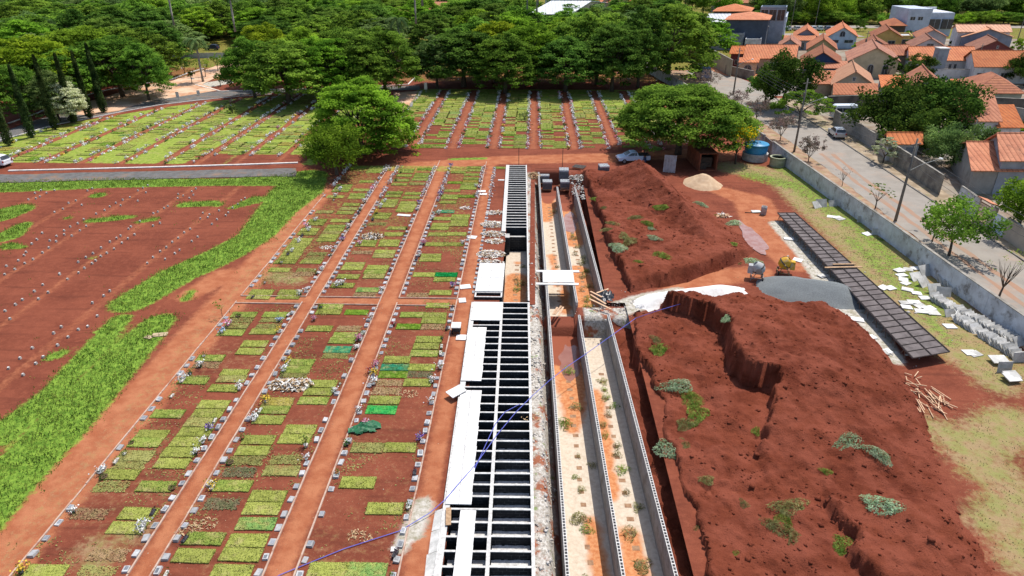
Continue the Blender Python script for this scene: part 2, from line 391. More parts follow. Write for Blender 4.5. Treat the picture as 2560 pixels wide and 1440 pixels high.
# ------------------------------------------------------------------ the excavation: rubble strip, pit bottom
rub = None
def rubble_shader():
    m, nt, b = nodes('rubble and lime dust'); v = coords(nt, True)
    n1 = noise(nt, v, .7, 6, .6); n2 = noise(nt, v, 5, 8, .75); n3 = noise(nt, v, 1.6, 6, .6)
    c = mix(nt, ramp(nt, n2, .38, .66), (.30, .26, .21), (.66, .62, .56))
    c = mix(nt, ramp(nt, n1, .52, .62), c, (.30, .105, .055))
    c = mix(nt, ramp(nt, n3, .60, .68, 0, .8), c, (.17, .25, .06))
    a = N(nt, 'ShaderNodeAttribute', attribute_name='pit').outputs['Fac']
    c = mix(nt, a, c, (.20, .055, .03))
    nt.links.new(c, b.inputs['Base Color']); b.inputs['Roughness'].default_value = .95
    bump(nt, b, n2, .8, .08); return m
ex = np.arange(.45, 9.01, .2); ey = np.arange(12, 90.01, .25); EX, EY = np.meshgrid(ex, ey); x0_ = .80-.0153*EY-.06; EX = EX+x0_-.45
t = np.clip((EX-x0_)/(xl(EY)-x0_), 0, 1)
Z = -.06-1.5*S((t-.42)/.4)+.10*fbm(EX, EY, 1.2, 3, 21)
inside = (EX > xl(EY)-.05) & (EX < xr(EY)+.05)
Z = np.where(inside, -1.95, Z)
Z = np.where(EX >= xr(EY)+.05, -1.75, Z)
gap = S((1.4-np.abs(EY-49.2))/.6)
Z = np.where((EX > xm(EY)-.2), Z*(1-gap)-.22*gap, Z*(1-gap)-1.1*gap*(EX > 1.2)+Z*gap*(EX <= 1.2))
far = S((EY-86.6)/.9)
Z = Z*(1-far)-.03*far
Z = np.where((EX > xr(EY)-.4) & (EY > 80.5), Z*(1-S((EY-80.5)/3))+(-.1)*S((EY-80.5)/3), Z)
nx2, ny2 = len(ex), len(ey); idx = np.arange(nx2*ny2).reshape(ny2, nx2)
f = np.stack([idx[:-1, :-1], idx[:-1, 1:], idx[1:, 1:], idx[1:, :-1]], -1).reshape(-1, 4)
pit = soft(EX-xl(EY)+.25, .25)*1.0+soft(.8-np.abs(EY-48.9), .5)*(EX > .8)
pit = np.maximum(pit, soft(EY-86.2, .6)); pit = np.where((EX > xm(EY)+.4) & (np.abs(EY-49.3) < 1.7), 0, pit)
link('pit_ground', grid_mesh('pit_ground', np.stack([EX, EY, Z], -1).reshape(-1, 3), f, rubble_shader(), {'pit': np.clip(pit, 0, 1)}))['kind'] = 'structure'
# ------------------------------------------------------------------ trench floors
def floor_shader():
    m, nt, b = nodes('stained lean concrete'); v = coords(nt, True)
    n1 = noise(nt, v, .8, 7, .65); n2 = noise(nt, v, 4, 6, .7); n3 = noise(nt, v, 14, 3)
    c = mix(nt, ramp(nt, n2, .35, .7), (.62, .53, .42), (.50, .40, .30))
    a = N(nt, 'ShaderNodeAttribute', attribute_name='stain').outputs['Fac']
    fm = ramp(nt, math_(nt, 'ADD', a, math_(nt, 'MULTIPLY', math_(nt, 'SUBTRACT', n1, .5), 1.0)), .3, .75)
    og = mix(nt, ramp(nt, n2, .35, .65), (.46, .155, .055), (.58, .27, .12))
    c = mix(nt, fm, c, og)
    s = N(nt, 'ShaderNodeAttribute', attribute_name='soil').outputs['Fac']
    c = mix(nt, ramp(nt, math_(nt, 'ADD', s, math_(nt, 'MULTIPLY', math_(nt, 'SUBTRACT', n1, .5), .8)), .35, .65), c, (.27, .075, .038))
    nt.links.new(c, b.inputs['Base Color']); b.inputs['Roughness'].default_value = .9; bump(nt, b, n3, .3, .02); return m
floorM = floor_shader()
holeM = M('opening soil', (.24, .13, .075), (.36, .22, .13), 3)
def floor(fx0, fx1, y0, y1, stains, soils, holes, z=-1.8):
    ys = np.arange(y0, y1+.01, .25); ts = np.linspace(0, 1, 9); T, YY = np.meshgrid(ts, ys)
    XX = fx0(YY)+(fx1(YY)-fx0(YY))*T; ZZ = np.full(XX.shape, z)
    st = np.zeros(XX.shape); so_ = np.zeros(XX.shape)
    for c in stains: st = np.maximum(st, soft(chain(XX, YY, c, False), .9))
    for c in soils: so_ = np.maximum(so_, soft(chain(XX, YY, c, False), .7))
    n = len(ts); idx = np.arange(XX.size).reshape(XX.shape)
    f = np.stack([idx[:-1, :-1], idx[:-1, 1:], idx[1:, 1:], idx[1:, :-1]], -1).reshape(-1, 4)
    o = link('trench_floor', grid_mesh('trench_floor', np.stack([XX, YY, ZZ], -1).reshape(-1, 3), f, floorM, {'stain': st, 'soil': so_})); o['kind'] = 'structure'
    mb = MB()
    for hy in holes:
        hx = float(fx0(hy)+(fx1(hy)-fx0(hy))*.52)+R.uniform(-.05, .05); k = .18+R.uniform(-.05, .03)
        mb.add([(hx-k, hy-.16, z+.004), (hx+k, hy-.16, z+.004), (hx+k, hy+.16, z+.004), (hx-k, hy+.16, z+.004)], [(0, 1, 2, 3)])
    o = mb.build('trench_floor_openings', holeM); o['kind'] = 'structure'
    return o
g = lambda f_, d: (lambda Y: f_(Y)+d)
fA0, fA1, fB0, fB1 = g(xl, .1), g(xm, -.1), g(xm, .1), g(xr, -.1)
floor(fA0, fA1, 12, 48, [[(3.0, 36, 0.5), (3.2, 42, 1.4), (3.0, 47, 1.6)], [(4, 20, .6), (3.6, 28, .4)]], [[(2.7, 45, 1.5), (2.8, 48, 1.8)]], [14+1.02*i for i in range(31)])
floor(fB0, fB1, 12, 48, [[(5.6, 15, 1.0), (5.6, 27, .7)], [(5.0, 30, .5), (4.7, 40, .7)], [(5.4, 22, .8)]], [], [14+1.02*i for i in range(29)])
floor(fA0, fA1, 49.4, 82.2, [[(1.9, 74, .8), (2.2, 80, 1.2)], [(3.2, 52, .5), (3.2, 60, .3)], [(2.5, 57, .3), (2.3, 64, .4)]], [[(2.2, 80, .6), (2.2, 84, 1.6)]], [53+1.0*i for i in range(26)])
floor(fB0, fB1, 50.6, 79.6, [[(5, 51, 1.5), (4.8, 56, 1.5), (4.7, 60.5, 1.2)], [(4.6, 67.5, 1.3), (4.4, 72, 1.2), (4.3, 79, 1.2)]], [[(4.4, 77.5, .7), (4.3, 81, 1.3)]], [52+1.0*i for i in range(18)]+[70.5, 71.5, 73])
floor(lambda Y: -2.4+0*Y, lambda Y: -.2+0*Y, 50.4, 64.9, [[(-1.3, 51, 1.2), (-1.3, 58.5, 1.2)], [(-1.2, 62, .4)]], [], [52+1.05*i for i in range(10)])
# ------------------------------------------------------------------ puddles
m, nt, b = nodes('muddy water')
c = mix(nt, ramp(nt, noise(nt, coords(nt, True), 1.2, 4), .35, .65), (.36, .21, .17), (.31, .14, .095))
nt.links.new(c, b.inputs['Base Color']); b.inputs['Roughness'].default_value = .06; b.inputs['Specular IOR Level'].default_value = .5
waterM = m
def puddle(cx, cy, rx, ry, z, seed, mat=None):
    r = random.Random(seed); n = 60; mb = MB(); ph = [r.uniform(0, 6.28) for _ in range(4)]
    vs = [(cx+rx*(1+.25*math.sin(2*a+ph[0])+.16*math.sin(5*a+ph[1])+.08*math.sin(9*a))*math.cos(a), cy+ry*(1+.15*math.sin(3*a+ph[2])+.08*math.sin(6*a+ph[3]))*math.sin(a), z) for a in [2*math.pi*i/n for i in range(n)]]
    mb.add(vs, [tuple(range(n))]); o = mb.build('puddle', mat or waterM); o['kind'] = 'structure'
puddle(4.45, 73.2, .85, 3.2, -1.79, 1); puddle(3.3, 44.4, .95, 2.4, -1.79, 2, M('red muddy water', (.26, .10, .065), (.30, .13, .09), 1, .12, spec=.5))
q = P(1883, 597); puddle(q.x, q.y, .75, 4.3, .055, 3)
q = P(2068, 425); puddle(q.x, q.y, .45, 3.0, .02, 4)
# ------------------------------------------------------------------ soil heaps
def heap_grid(name, x0f, x1, y0, y1, zf, step=.13, cut=-.12):
    ys = np.arange(y0, y1+.01, step); xs = np.arange(0, x1-5+.01, step)
    XX, YY = np.meshgrid(xs, ys); XX = XX+x0f(YY); ZZ = zf(XX, YY)
    idx = np.arange(XX.size).reshape(XX.shape)
    f = np.stack([idx[:-1, :-1], idx[:-1, 1:], idx[1:, 1:], idx[1:, :-1]], -1)
    zc = np.maximum.reduce([ZZ[:-1, :-1], ZZ[:-1, 1:], ZZ[1:, 1:], ZZ[1:, :-1]])
    keep = (zc > cut) | (XX[:-1, :-1] < 9.0)
    V = np.stack([XX, YY, ZZ], -1).reshape(-1, 3)
    return link(name, grid_mesh(name, V, f[keep], heapM, None, True))
L1 = [(8.0, 50.6), (8.2, 54), (8.0, 58), (7.7, 62), (7.5, 66), (7.4, 70), (6.9, 76), (6.5, 82), (6.2, 90)]
def cone(X, Y, ridge, slope):
    z = np.full(X.shape, -9.0)
    for (x1, y1, h1), (x2, y2, h2) in zip(ridge, ridge[1:]):
        dx, dy = x2-x1, y2-y1; t = np.clip(((X-x1)*dx+(Y-y1)*dy)/(dx*dx+dy*dy), 0, 1)
        z = np.maximum(z, h1+(h2-h1)*t-slope*np.hypot(X-x1-t*dx, Y-y1-t*dy))
    return z
def heap_one(X, Y):
    n = fbm(X, Y, .35, 5, 31, .55)
    pl = [(5, 84), (5, 52), (8.0, 51.6), (11, 53.0), (14, 54.6), (17, 56.6), (20, 59.0), (22.6, 61.6), (22.2, 66), (20.5, 71), (19, 77), (17.5, 82), (13, 86.5), (8, 87)]
    fr = np.array([(8.0, 51.6), (11, 53.0), (14, 54.6), (17, 56.6), (20, 59.0), (22.6, 61.6)])
    yf = np.interp(X, fr[:, 0], fr[:, 1])
    front = S((Y-yf+.7*vnoise(X, Y, .5, 44))/1.1)
    xr_ = np.interp(Y, [52, 61, 66, 71, 77, 82, 87], [24, 23.0, 22.5, 21, 19.5, 18, 15])
    right = S((xr_-X)/4.5)
    back = S((87-Y)/3.5)
    z = (1.0+.5*n)*np.ones(X.shape)+.25*S((X-9)/4)
    z = np.maximum(z, cone(X, Y, [(12.8, 79.4, 3.9), (13.6, 76, 3.5), (15.0, 72, 2.9), (16.4, 67, 2.3), (17.2, 62.5, 1.7)], .58)+.3*n)
    z = z*front*right*back+(1-front*right*back)*(-.16)
    cl = line_x(Y, L1)+.45*vnoise(X, Y, .55, 17)+.3*vnoise(X, Y, 1.9, 18)+.16*vnoise(X, Y, 4.3, 19)
    s = S((X-cl)/.38)
    bottom = -1.0+.35*n-1.4*S((X-xr(Y)-.3)/(cl-xr(Y)-.2))*S((83-Y)/3)+.9*S((Y-82)/3)
    z = bottom*(1-s)+z*s
    z = np.where(Y < 51.4, np.minimum(z, -.2+0*z), z)
    return z+.10*fbm(X, Y, 1.5, 3, 50)+.20*np.maximum(fbm(X, Y, 2.6, 3, 55), 0)*(z > -.1)-.10*np.abs(fbm(X, Y, .9, 2, 57))
hz1 = heap_grid('soil_heap', lambda Y: xr(Y)+.12, 25, 50.8, 88, heap_one)
tag(hz1, 'tall pointed heap of red soil in front of the white pickup', 'soil heap', 'heaps of dug red soil')
XS1 = [(8.9, 12), (8.5, 23), (8.85, 26.5), (8.9, 27.2), (8.3, 28.4), (8.7, 30.6), (8.2, 33.8), (8.65, 36.5), (7.8, 42.4), (8.3, 48)]
XS2 = [(13.2, 28), (13.3, 30.9), (14.1, 32.8), (14.8, 34.8), (16.1, 37.6), (16.15, 38.3), (14.6, 38.9), (13.9, 41.6), (14.6, 44.5), (14.2, 47), (10.5, 48.6)]
XS3 = [(16.2, 12), (16.0, 22.6), (15.6, 23.8), (16.3, 25.4), (15.9, 26.6), (16.6, 31)]
def heap_two(X, Y):
    n = fbm(X, Y, .35, 5, 61, .55); w1 = .45*vnoise(X, Y, .6, 71)+.28*vnoise(X, Y, 1.9, 72)+.16*vnoise(X, Y, 4.3, 73)
    s1 = S((X-line_x(Y, XS1)-.8*w1)/.22)
    z = -1.25+.3*n+s1*(1.5+.12*n)+.2*S((Y-40)/8)
    x2 = line_x(Y, XS2)+1.3*w1
    a2 = np.interp(Y, [28, 31, 35, 40, 44, 48], [0, .4, 1.2, 2.15, 2.15, 1.6])
    xr_ = np.interp(Y, [12, 24, 28, 33, 39, 44, 50, 53], [20.5, 23.4, 24.1, 25.4, 26.8, 27.0, 26.6, 25])
    k = np.clip((X-x2)/(xr_-x2), 0, 1)
    z = z+a2*S((X-x2)/.34)*(1-k)**.7
    x3 = line_x(Y, XS3)+1.3*w1
    a3 = np.interp(Y, [23, 27, 30], [1.0, .8, 0])
    z = z+.16*np.abs(fbm(X, Y, .8, 3, 91))*S((X-x2)/.5)+a3*S((X-x3)/.3)*np.clip((xr_-X)/(xr_-x3), 0, 1)**.8
    z = z+.28*np.exp(-((X-19.5-.1*(Y-25))/.55)**2)*S((Y-20)/5)*S((37-Y)/6)
    edge = S((xr_-X)/2.6)
    yb = np.interp(X, [6, 8, 11, 14, 20, 27], [48.4, 49.0, 50.6, 51.3, 51.2, 50.0])
    back = S((yb-Y+.5*vnoise(X, Y, .6, 77))/2.2)
    e = np.where(X > 9, edge*back, edge*S((yb-Y)/1.0))
    z = z*e-.18*(1-e)
    z = np.where((X < line_x(Y, XS1)+.2) & (Y > 47.6), np.minimum(z, -.3), z)
    return z+(.10*fbm(X, Y, 1.5, 3, 80)+.16*n+.24*np.maximum(fbm(X, Y, 2.6, 3, 85), 0)*(.4+1.2*(vnoise(X, Y, .25, 86)+.5)))*e
hz2 = heap_grid('soil_heap', lambda Y: xr(Y)+.12, 29, 12.5, 52, heap_two)
tag(hz2, 'broad terraced bank of red soil between the trench and pile of timber stakes', 'soil heap', 'heaps of dug red soil')
def heap_z(x, y):
    a = np.array([[x]]); b = np.array([[y]])
    return float(heap_one(a, b)[0, 0]) if y > 51 else float(heap_two(a, b)[0, 0])
def scatter_lumps(name, label_kind, pts, sizes, mat, flat=.7):
    base = np.array([(1, 0, 0), (-1, 0, 0), (0, 1, 0), (0, -1, 0), (0, 0, 1), (0, 0, -.6)], float)
    tri = np.array([(0, 2, 4), (2, 1, 4), (1, 3, 4), (3, 0, 4), (2, 0, 5), (1, 2, 5), (3, 1, 5), (0, 3, 5)])
    k = len(pts); V = base[None]*np.asarray(sizes)[:, None, None]*NR.uniform(.6, 1.3, (k, 6, 3)); V[:, :, 2] *= flat
    a = NR.uniform(0, 6.28, k); c, s_ = np.cos(a)[:, None], np.sin(a)[:, None]
    x = V[:, :, 0]*c-V[:, :, 1]*s_; y = V[:, :, 0]*s_+V[:, :, 1]*c
    V = np.stack([x, y, V[:, :, 2]], -1)+np.asarray(pts)[:, None, :]
    f = (tri[None]+6*np.arange(k)[:, None, None]).reshape(-1, 3)
    o = link(name, grid_mesh(name, V.reshape(-1, 3), f, mat, None, False)); o['kind'] = 'stuff'; return o
pts = []; sz = []
for hf, (x0, x1, y0, y1), n in ((heap_one, (6, 22, 51.5, 86), 4200), (heap_two, (7.2, 26, 14, 50.5), 8000)):
    xx = NR.uniform(x0, x1, n); yy = NR.uniform(y0, y1, n); e = .15
    z = hf(xx, yy); sl_ = np.hypot(hf(xx+e, yy)-z, hf(xx, yy+e)-z)/e
    kp = (z > -.1) & (NR.random(n) < .12+.9*np.clip(sl_-.3, 0, 1)+.35*(vnoise(xx, yy, .4, 90) > .12))
    pts += list(zip(xx[kp], yy[kp], z[kp])); sz += list(np.exp(NR.normal(-2.75, .5, kp.sum())))
scatter_lumps('soil_clods', 0, pts, np.clip(sz, .03, .28), heapM)
# ================================================================== VAULTS AND TRENCH WALLS
concM = M('pale concrete', (.50, .48, .45), (.36, .34, .31), 2.2, .9, .3, 20, stain=((.20, .18, .16), .9, .6))
capM = M('mortar topped concrete', (.66, .64, .61), (.46, .44, .41), 5, .9, .3, 25)
def dark_block_shader():  # near-black block faces with paler joints and patches
    m, nt, b = nodes('dark block'); t = N(nt, 'ShaderNodeTexCoord').outputs['Object']; sx = N(nt, 'ShaderNodeSeparateXYZ'); nt.links.new(t, sx.inputs[0])
    cb = N(nt, 'ShaderNodeCombineXYZ'); nt.links.new(math_(nt, 'ADD', sx.outputs[1], sx.outputs[0]), cb.inputs[0]); nt.links.new(sx.outputs[2], cb.inputs[1])
    br = N(nt, 'ShaderNodeTexBrick', Scale=1.0); br.inputs['Brick Width'].default_value = .41; br.inputs['Row Height'].default_value = .2; br.inputs['Mortar Size'].default_value = .013
    br.inputs['Color1'].default_value = rgb((.022, .023, .025)); br.inputs['Color2'].default_value = rgb((.034, .034, .036)); br.inputs['Mortar'].default_value = rgb((.13, .13, .125)); nt.links.new(cb.outputs[0], br.inputs['Vector'])
    v = coords(nt); c = mix(nt, ramp(nt, noise(nt, v, 1.6, 5, .7), .42, .60), br.outputs['Color'], (.026, .027, .029)); c = mix(nt, ramp(nt, noise(nt, v, 3.5, 6, .75), .60, .72, 0, .5), c, (.15, .14, .13))
    nt.links.new(c, b.inputs['Base Color']); b.inputs['Roughness'].default_value = .75; return m
darkblockM = dark_block_shader()
slabM = M('white cement slab', (.78, .77, .75), (.62, .60, .57), 1.1, .85, .15, 14, rnd=.06, stain=((.55, .45, .36), 1.7, .35))
oldslabM = M('weathered cement slab', (.62, .60, .56), (.42, .41, .38), 1.6, .9, .25, 12, rnd=.16, stain=((.28, .27, .24), 1.2, .6))
woodM = M('raw timber', (.52, .34, .20), (.36, .22, .12), 6, .85, .2, 20, rnd=.2)
greywoodM = M('weathered timber', (.10, .085, .075), (.17, .15, .13), 5, .85, .3, 20, rnd=.12)
def block_shader():
    m, nt, b = nodes('hollow block masonry'); t = N(nt, 'ShaderNodeTexCoord').outputs['Object']
    sx = N(nt, 'ShaderNodeSeparateXYZ'); nt.links.new(t, sx.inputs[0])
    cb = N(nt, 'ShaderNodeCombineXYZ'); nt.links.new(math_(nt, 'ADD', sx.outputs[1], sx.outputs[0]), cb.inputs[0]); nt.links.new(sx.outputs[2], cb.inputs[1])
    br = N(nt, 'ShaderNodeTexBrick', Scale=1.0); br.inputs['Brick Width'].default_value = .4; br.inputs['Row Height'].default_value = .2; br.inputs['Mortar Size'].default_value = .008
    br.inputs['Color1'].default_value = rgb((.33, .31, .29)); br.inputs['Color2'].default_value = rgb((.26, .245, .23)); br.inputs['Mortar'].default_value = rgb((.42, .40, .37))
    nt.links.new(cb.outputs[0], br.inputs['Vector'])
    c = mix(nt, ramp(nt, noise(nt, t, 1.1, 7, .7), .45, .7, 0, .7), br.outputs['Color'], (.15, .12, .10))
    nt.links.new(c, b.inputs['Base Color']); b.inputs['Roughness'].default_value = .95; bump(nt, b, br.outputs['Fac'], -.4, .02); return m
blockM = block_shader()
blocktopM = M('block top', (.66, .63, .59), (.50, .47, .44), 7, .9, .2, 20)
def block_wall(f_, y0, y1, zt, zb, label, th=.19, holes=True):
    mb = MB(); mid = (y0+y1)/2; x0 = f_(mid); rz = math.atan2(f_(y1)-f_(y0), y1-y0); L = y1-y0; h = th/2
    n = int(L/.2); st = L/n; d = .32
    for s_ in (-1, 1):
        a = [(s_*h, -L/2, zb), (s_*h, L/2, zb), (s_*h, L/2, zt), (s_*h, -L/2, zt)]
        mb.add(a, [(0, 1, 2, 3) if s_ > 0 else (3, 2, 1, 0)])
    for s_ in (-1, 1):
        a = [(-h, s_*L/2, zb), (h, s_*L/2, zb), (h, s_*L/2, zt), (-h, s_*L/2, zt)]
        mb.add(a, [(0, 1, 2, 3) if s_ < 0 else (3, 2, 1, 0)])
    q = .036
    for s_ in (-1, 1):       # two face shells along the top
        mb.add([(s_*h, -L/2, zt), (s_*h, L/2, zt), (s_*(h-q), L/2, zt), (s_*(h-q), -L/2, zt)], [(0, 1, 2, 3) if s_ > 0 else (3, 2, 1, 0)], 1)
        mb.add([(s_*(h-q), -L/2, zt), (s_*(h-q), L/2, zt), (s_*(h-q), L/2, zt-d), (s_*(h-q), -L/2, zt-d)], [(0, 1, 2, 3) if s_ > 0 else (3, 2, 1, 0)])
    k = h-q
    for i in range(n+1):     # webs between the hollows
        y = -L/2+i*st; e = .022 if i % 2 else .03
        mb.box((0, y, zt-d/2-.002), (2*k-.002, 2*e, d), m=1)
    mb.add([(-k, -L/2, zt-d), (k, -L/2, zt-d), (k, L/2, zt-d), (-k, L/2, zt-d)], [(0, 1, 2, 3)])
    o = mb.build('block_wall', [blockM, blocktopM], None, (x0, mid, 0), -rz)
    return tag(o, label, 'wall', 'hollow block trench walls')
block_wall(xl, 12.0, 86.0, .12, -2.0, 'long grey hollow block wall beside the rubble strip, nearest the vaults')
block_wall(xm, 12.0, 48.1, .12, -2.0, 'hollow block wall standing mid trench, near section between two pale floors')
block_wall(xr, 12.0, 48.2, .12, -2.0, 'hollow block wall holding back the near bank of red soil')
block_wall(xm, 50.3, 80.2, .12, -2.0, 'hollow block wall standing mid trench beyond the white plank bridge')
block_wall(xr, 50.6, 79.8, .12, -2.0, 'hollow block wall alongside the dark ditch of the pointed soil heap')
RV = math.atan(.0154)
def roughline(mb, x0, x1, y, z, w, hgt, m=0):
    n = max(3, int((x1-x0)/.16)); st = (x1-x0)/n
    for i in range(n):
        mb.box((x0+(i+.5)*st, y-R.uniform(0, .05), z), (st*1.05, w+R.uniform(0, .05), hgt*R.uniform(.7, 1.5)), m=m)
V1 = empty('burial_vault', (0, 0, 0), RV, 'long double row of open burial vaults, black inside with white topped dividers', 'burial vault', 'burial vaults under construction')
ZT, ZB, PITCHV = .25, -2.3, .922
def wallbox(mb, x0, x1, y0, y1, zt=ZT, zb=ZB, cap=.04):
    mb.box(((x0+x1)/2, (y0+y1)/2, (zt-cap+zb)/2), (x1-x0, y1-y0, zt-cap-zb), m=0)
    mb.box(((x0+x1)/2, (y0+y1)/2, zt-cap/2), (x1-x0+.012, y1-y0+.012, cap), m=1)
XL, XMd, XR = -3.76, -1.48, .80
ys = [49.85-PITCHV*i for i in range(41)]
mb = MB(); wallbox(mb, XR-.16, XR, 12, 49.92); mb.build('outer_wall', [darkblockM, capM], V1)
mb = MB(); wallbox(mb, XL-.25, XL+.10, 12, 49.92); mb.build('outer_wall', [darkblockM, capM], V1)
mb = MB(); wallbox(mb, XMd-.09, XMd+.09, 12, 49.92, ZT+.004); mb.build('centre_wall', [darkblockM, capM], V1)
mb = MB(); wallbox(mb, XMd+.1, XR-.17, -.055, .055); dr = mb.mesh('divider', [darkblockM, capM])
mb = MB(); wallbox(mb, XL+.11, XMd-.1, -.055, .055); dl = mb.mesh('divider', [darkblockM, capM])
lr = []
for k in range(4):
    mb = MB(); roughline(mb, XMd+.14, XR-.22, -.18, -.33, .34, .04); lr.append(mb.mesh('ledge', capM))
mb = MB(); mb.box((XL+1.2, -.20, -.345), (1.9, .36, .05)); ll = mb.mesh('ledge', capM)
for i, y in enumerate(ys):
    for me_ in (dr, dl): link('divider', me_, V1, (0, y+R.uniform(-.025, .025), -R.uniform(0, .03)), R.uniform(-.006, .006))
    if i > 17: link('ledge', lr[i % 4], V1, (0, y-.05, R.uniform(-.03, .02)))
    if i > 19 and i % 3: link('ledge', ll, V1, (0, y-.05, R.uniform(-.03, .02)))
mb = MB(); mb.add([(XL-.2, 12, ZB), (XR, 12, ZB), (XR, 49.9, ZB), (XL-.2, 49.9, ZB)], [(0, 1, 2, 3)]); mb.build('vault_bottom', darkblockM, V1)
for i in (35, 37, 40, 41):       # short timber props inside some cells
    y = 49.85-PITCHV*(i-9)
    for x in (XMd+.35, XMd+1.2, XR-.3):
        mb = MB(); mb.box((x, y+.25, -.45), (.07, .07, .9)); mb.build('timber_prop', woodM, V1)
V2 = empty('burial_vault', (0, 0, 0), RV, 'narrow single row of open vaults at the far end by the cross road', 'burial vault', 'burial vaults under construction')
mb = MB(); wallbox(mb, XR-.14, XR, 50.2, 88.7); mb.build('outer_wall', [darkblockM, capM], V2)
mb = MB(); wallbox(mb, XR-2.75, XR-2.33, 65.4, 88.7); mb.build('outer_wall', [darkblockM, capM], V2)
mb = MB(); wallbox(mb, XR-2.32, XR-.15, -.07, .07, .22); du = mb.mesh('divider', [darkblockM, capM])
for i in range(27): link('divider', du, V2, (0, 88.6-.845*i, 0))
mb = MB(); mb.add([(XR-2.5, 65, ZB), (XR, 65, ZB), (XR, 88.7, ZB), (XR-2.5, 88.7, ZB)], [(0, 1, 2, 3)]); mb.build('vault_bottom', darkblockM, V2)
mb = MB(); wallbox(mb, XR-2.32, XR-.15, 65.2, 65.5, -.3); wallbox(mb, XR-2.35, XR-1.9, 64.1, 65.1, .1); mb.build('end_wall', [darkblockM, concM], V2)
V3 = empty('burial_vault', (0, 0, 0), 0, 'short roofed vault with a black end wall, between red path and orange floor', 'burial vault', 'burial vaults under construction')
mb = MB()
wallbox(mb, -4.62, -4.50, 50.75, 57.5, .26, -1.9); wallbox(mb, -2.42, -2.30, 50.75, 57.5, .26, -1.9)
wallbox(mb, -4.49, -2.43, 50.75, 50.87, .26, -1.9); wallbox(mb, -4.49, -2.43, 51.55, 51.67, .26, -1.9); wallbox(mb, -4.49, -2.43, 57.38, 57.5, .26, -1.9)
mb.build('vault_wall', [darkblockM, capM], V3)
def slab(name, c, d, mat, label=None, group=None, rz=0, tilt=None, cat='slab', bev=True):
    mb = MB(); mb.box((0, 0, 0), d)
    o = mb.build(name, mat, None, c); o.rotation_mode = 'XYZ'
    o.rotation_euler = (tilt[0] if tilt else 0, tilt[1] if tilt else 0, rz)
    return tag(o, label, cat, group) if label else o
# roof slabs of the short vault and of the double row
SG = 'white cover slabs laid on the vaults'
rowname = ['far', 'second', 'third', 'near']
for j, y in enumerate((56.6, 55.1, 53.6, 52.3)):
    for i, x in enumerate((-4.05, -2.88)):
        slab('cover_slab', (x, y-.05, .30+.004*(i+j)), (1.14 if i else 1.16, 1.42 if j < 3 else 1.2, .07), slabM,
             f'white cover slab on the short roofed vault, {rowname[j]} row, {"orange floor" if i else "red path"} side', SG)
for j in range(3):
    for i, x in enumerate((-4.15, -3.35, -2.60)):
        slab('cover_slab', (x-.02, 49.25-1.02*j, .29+.003*((i+j) % 3)), (.80, 1.0, .06), slabM,
             f'white cover slab atop the double row, {["far", "second", "third"][j]} rank, {["outer", "middle", "inner"][i]} one', SG)
k = 0
for (y0, y1, n) in ((38.4, 45.6, 8), (27.0, 37.3, 11)):
    for i in range(n):
        y = y1-(i+.5)*(y1-y0)/n; x = XL-.0154*y+.48+(.0 if y0 > 38 else .06)
        for h_ in (0, 1):
            k += 1
            slab('cover_slab', (x-.33+.70*h_-.02*(i % 2), y, .29+.003*((i+h_) % 3)), (.68, (y1-y0)/n-.012, .06), slabM,
                 f'white cover slab, {nth(i+1)} from far, {["outer", "inner"][h_]} half of the {"near" if y0 < 38 else "far"} vault strip', SG, R.uniform(-.008, .008))
for i in range(7):
    slab('cover_slab', (-3.05+.012*i, 26.0-1.15*i, .30+.002*i), (.82, 1.14, .06), slabM, f'white cover slab in the single strip at the vaults near end, {["first", "second", "third", "fourth", "fifth", "sixth", "seventh"][i]} from far', SG)
slab('cover_slab', (-4.75, 37.0, .42), (1.15, .8, .06), slabM, 'white slab lying askew, its corner over the red path', SG, .75, (.05, -.06))
for i in range(5):
    slab('cement_slab', (-4.72, 26.1-1.45*i, .02), (.95, 1.4, .07), oldslabM, f'grey slab leaning outward on the vault edge, {["farthest", "second", "third", "fourth", "nearest"][i]} of its row', 'slabs leaning on the vault edge', .03*(i % 3), (0, -.42-.05*(i % 2)))
slab('timber_board', (-4.05, 26.1, .34), (.28, 1.2, .04), woodM, 'short raw board lying on the leaning grey slabs', None, .1, None, 'board')
# white planks and slabs bridging the trench
for i, (dx, dy, wx, wy) in enumerate(((0, 2.75, 3.9, .36), (-.1, .17, 3.7, .34))):
    slab('cement_slab', (2.55+dx, 54.6+dy-1.25, .17), (wx, wy, .07), slabM, ['white plank slab across the trench, far edge of the bridge', 'white plank slab across the trench, near edge of the bridge'][i], 'slabs bridging the trench', .01)
for i in range(3):
    slab('cement_slab', (2.55, 55.5-.72*i+.0, .245+.003*i), (2.75, .70, .06), slabM, f'wide white slab in the trench bridge, {["far", "middle", "near"][i]} of three', 'slabs bridging the trench', -.01)
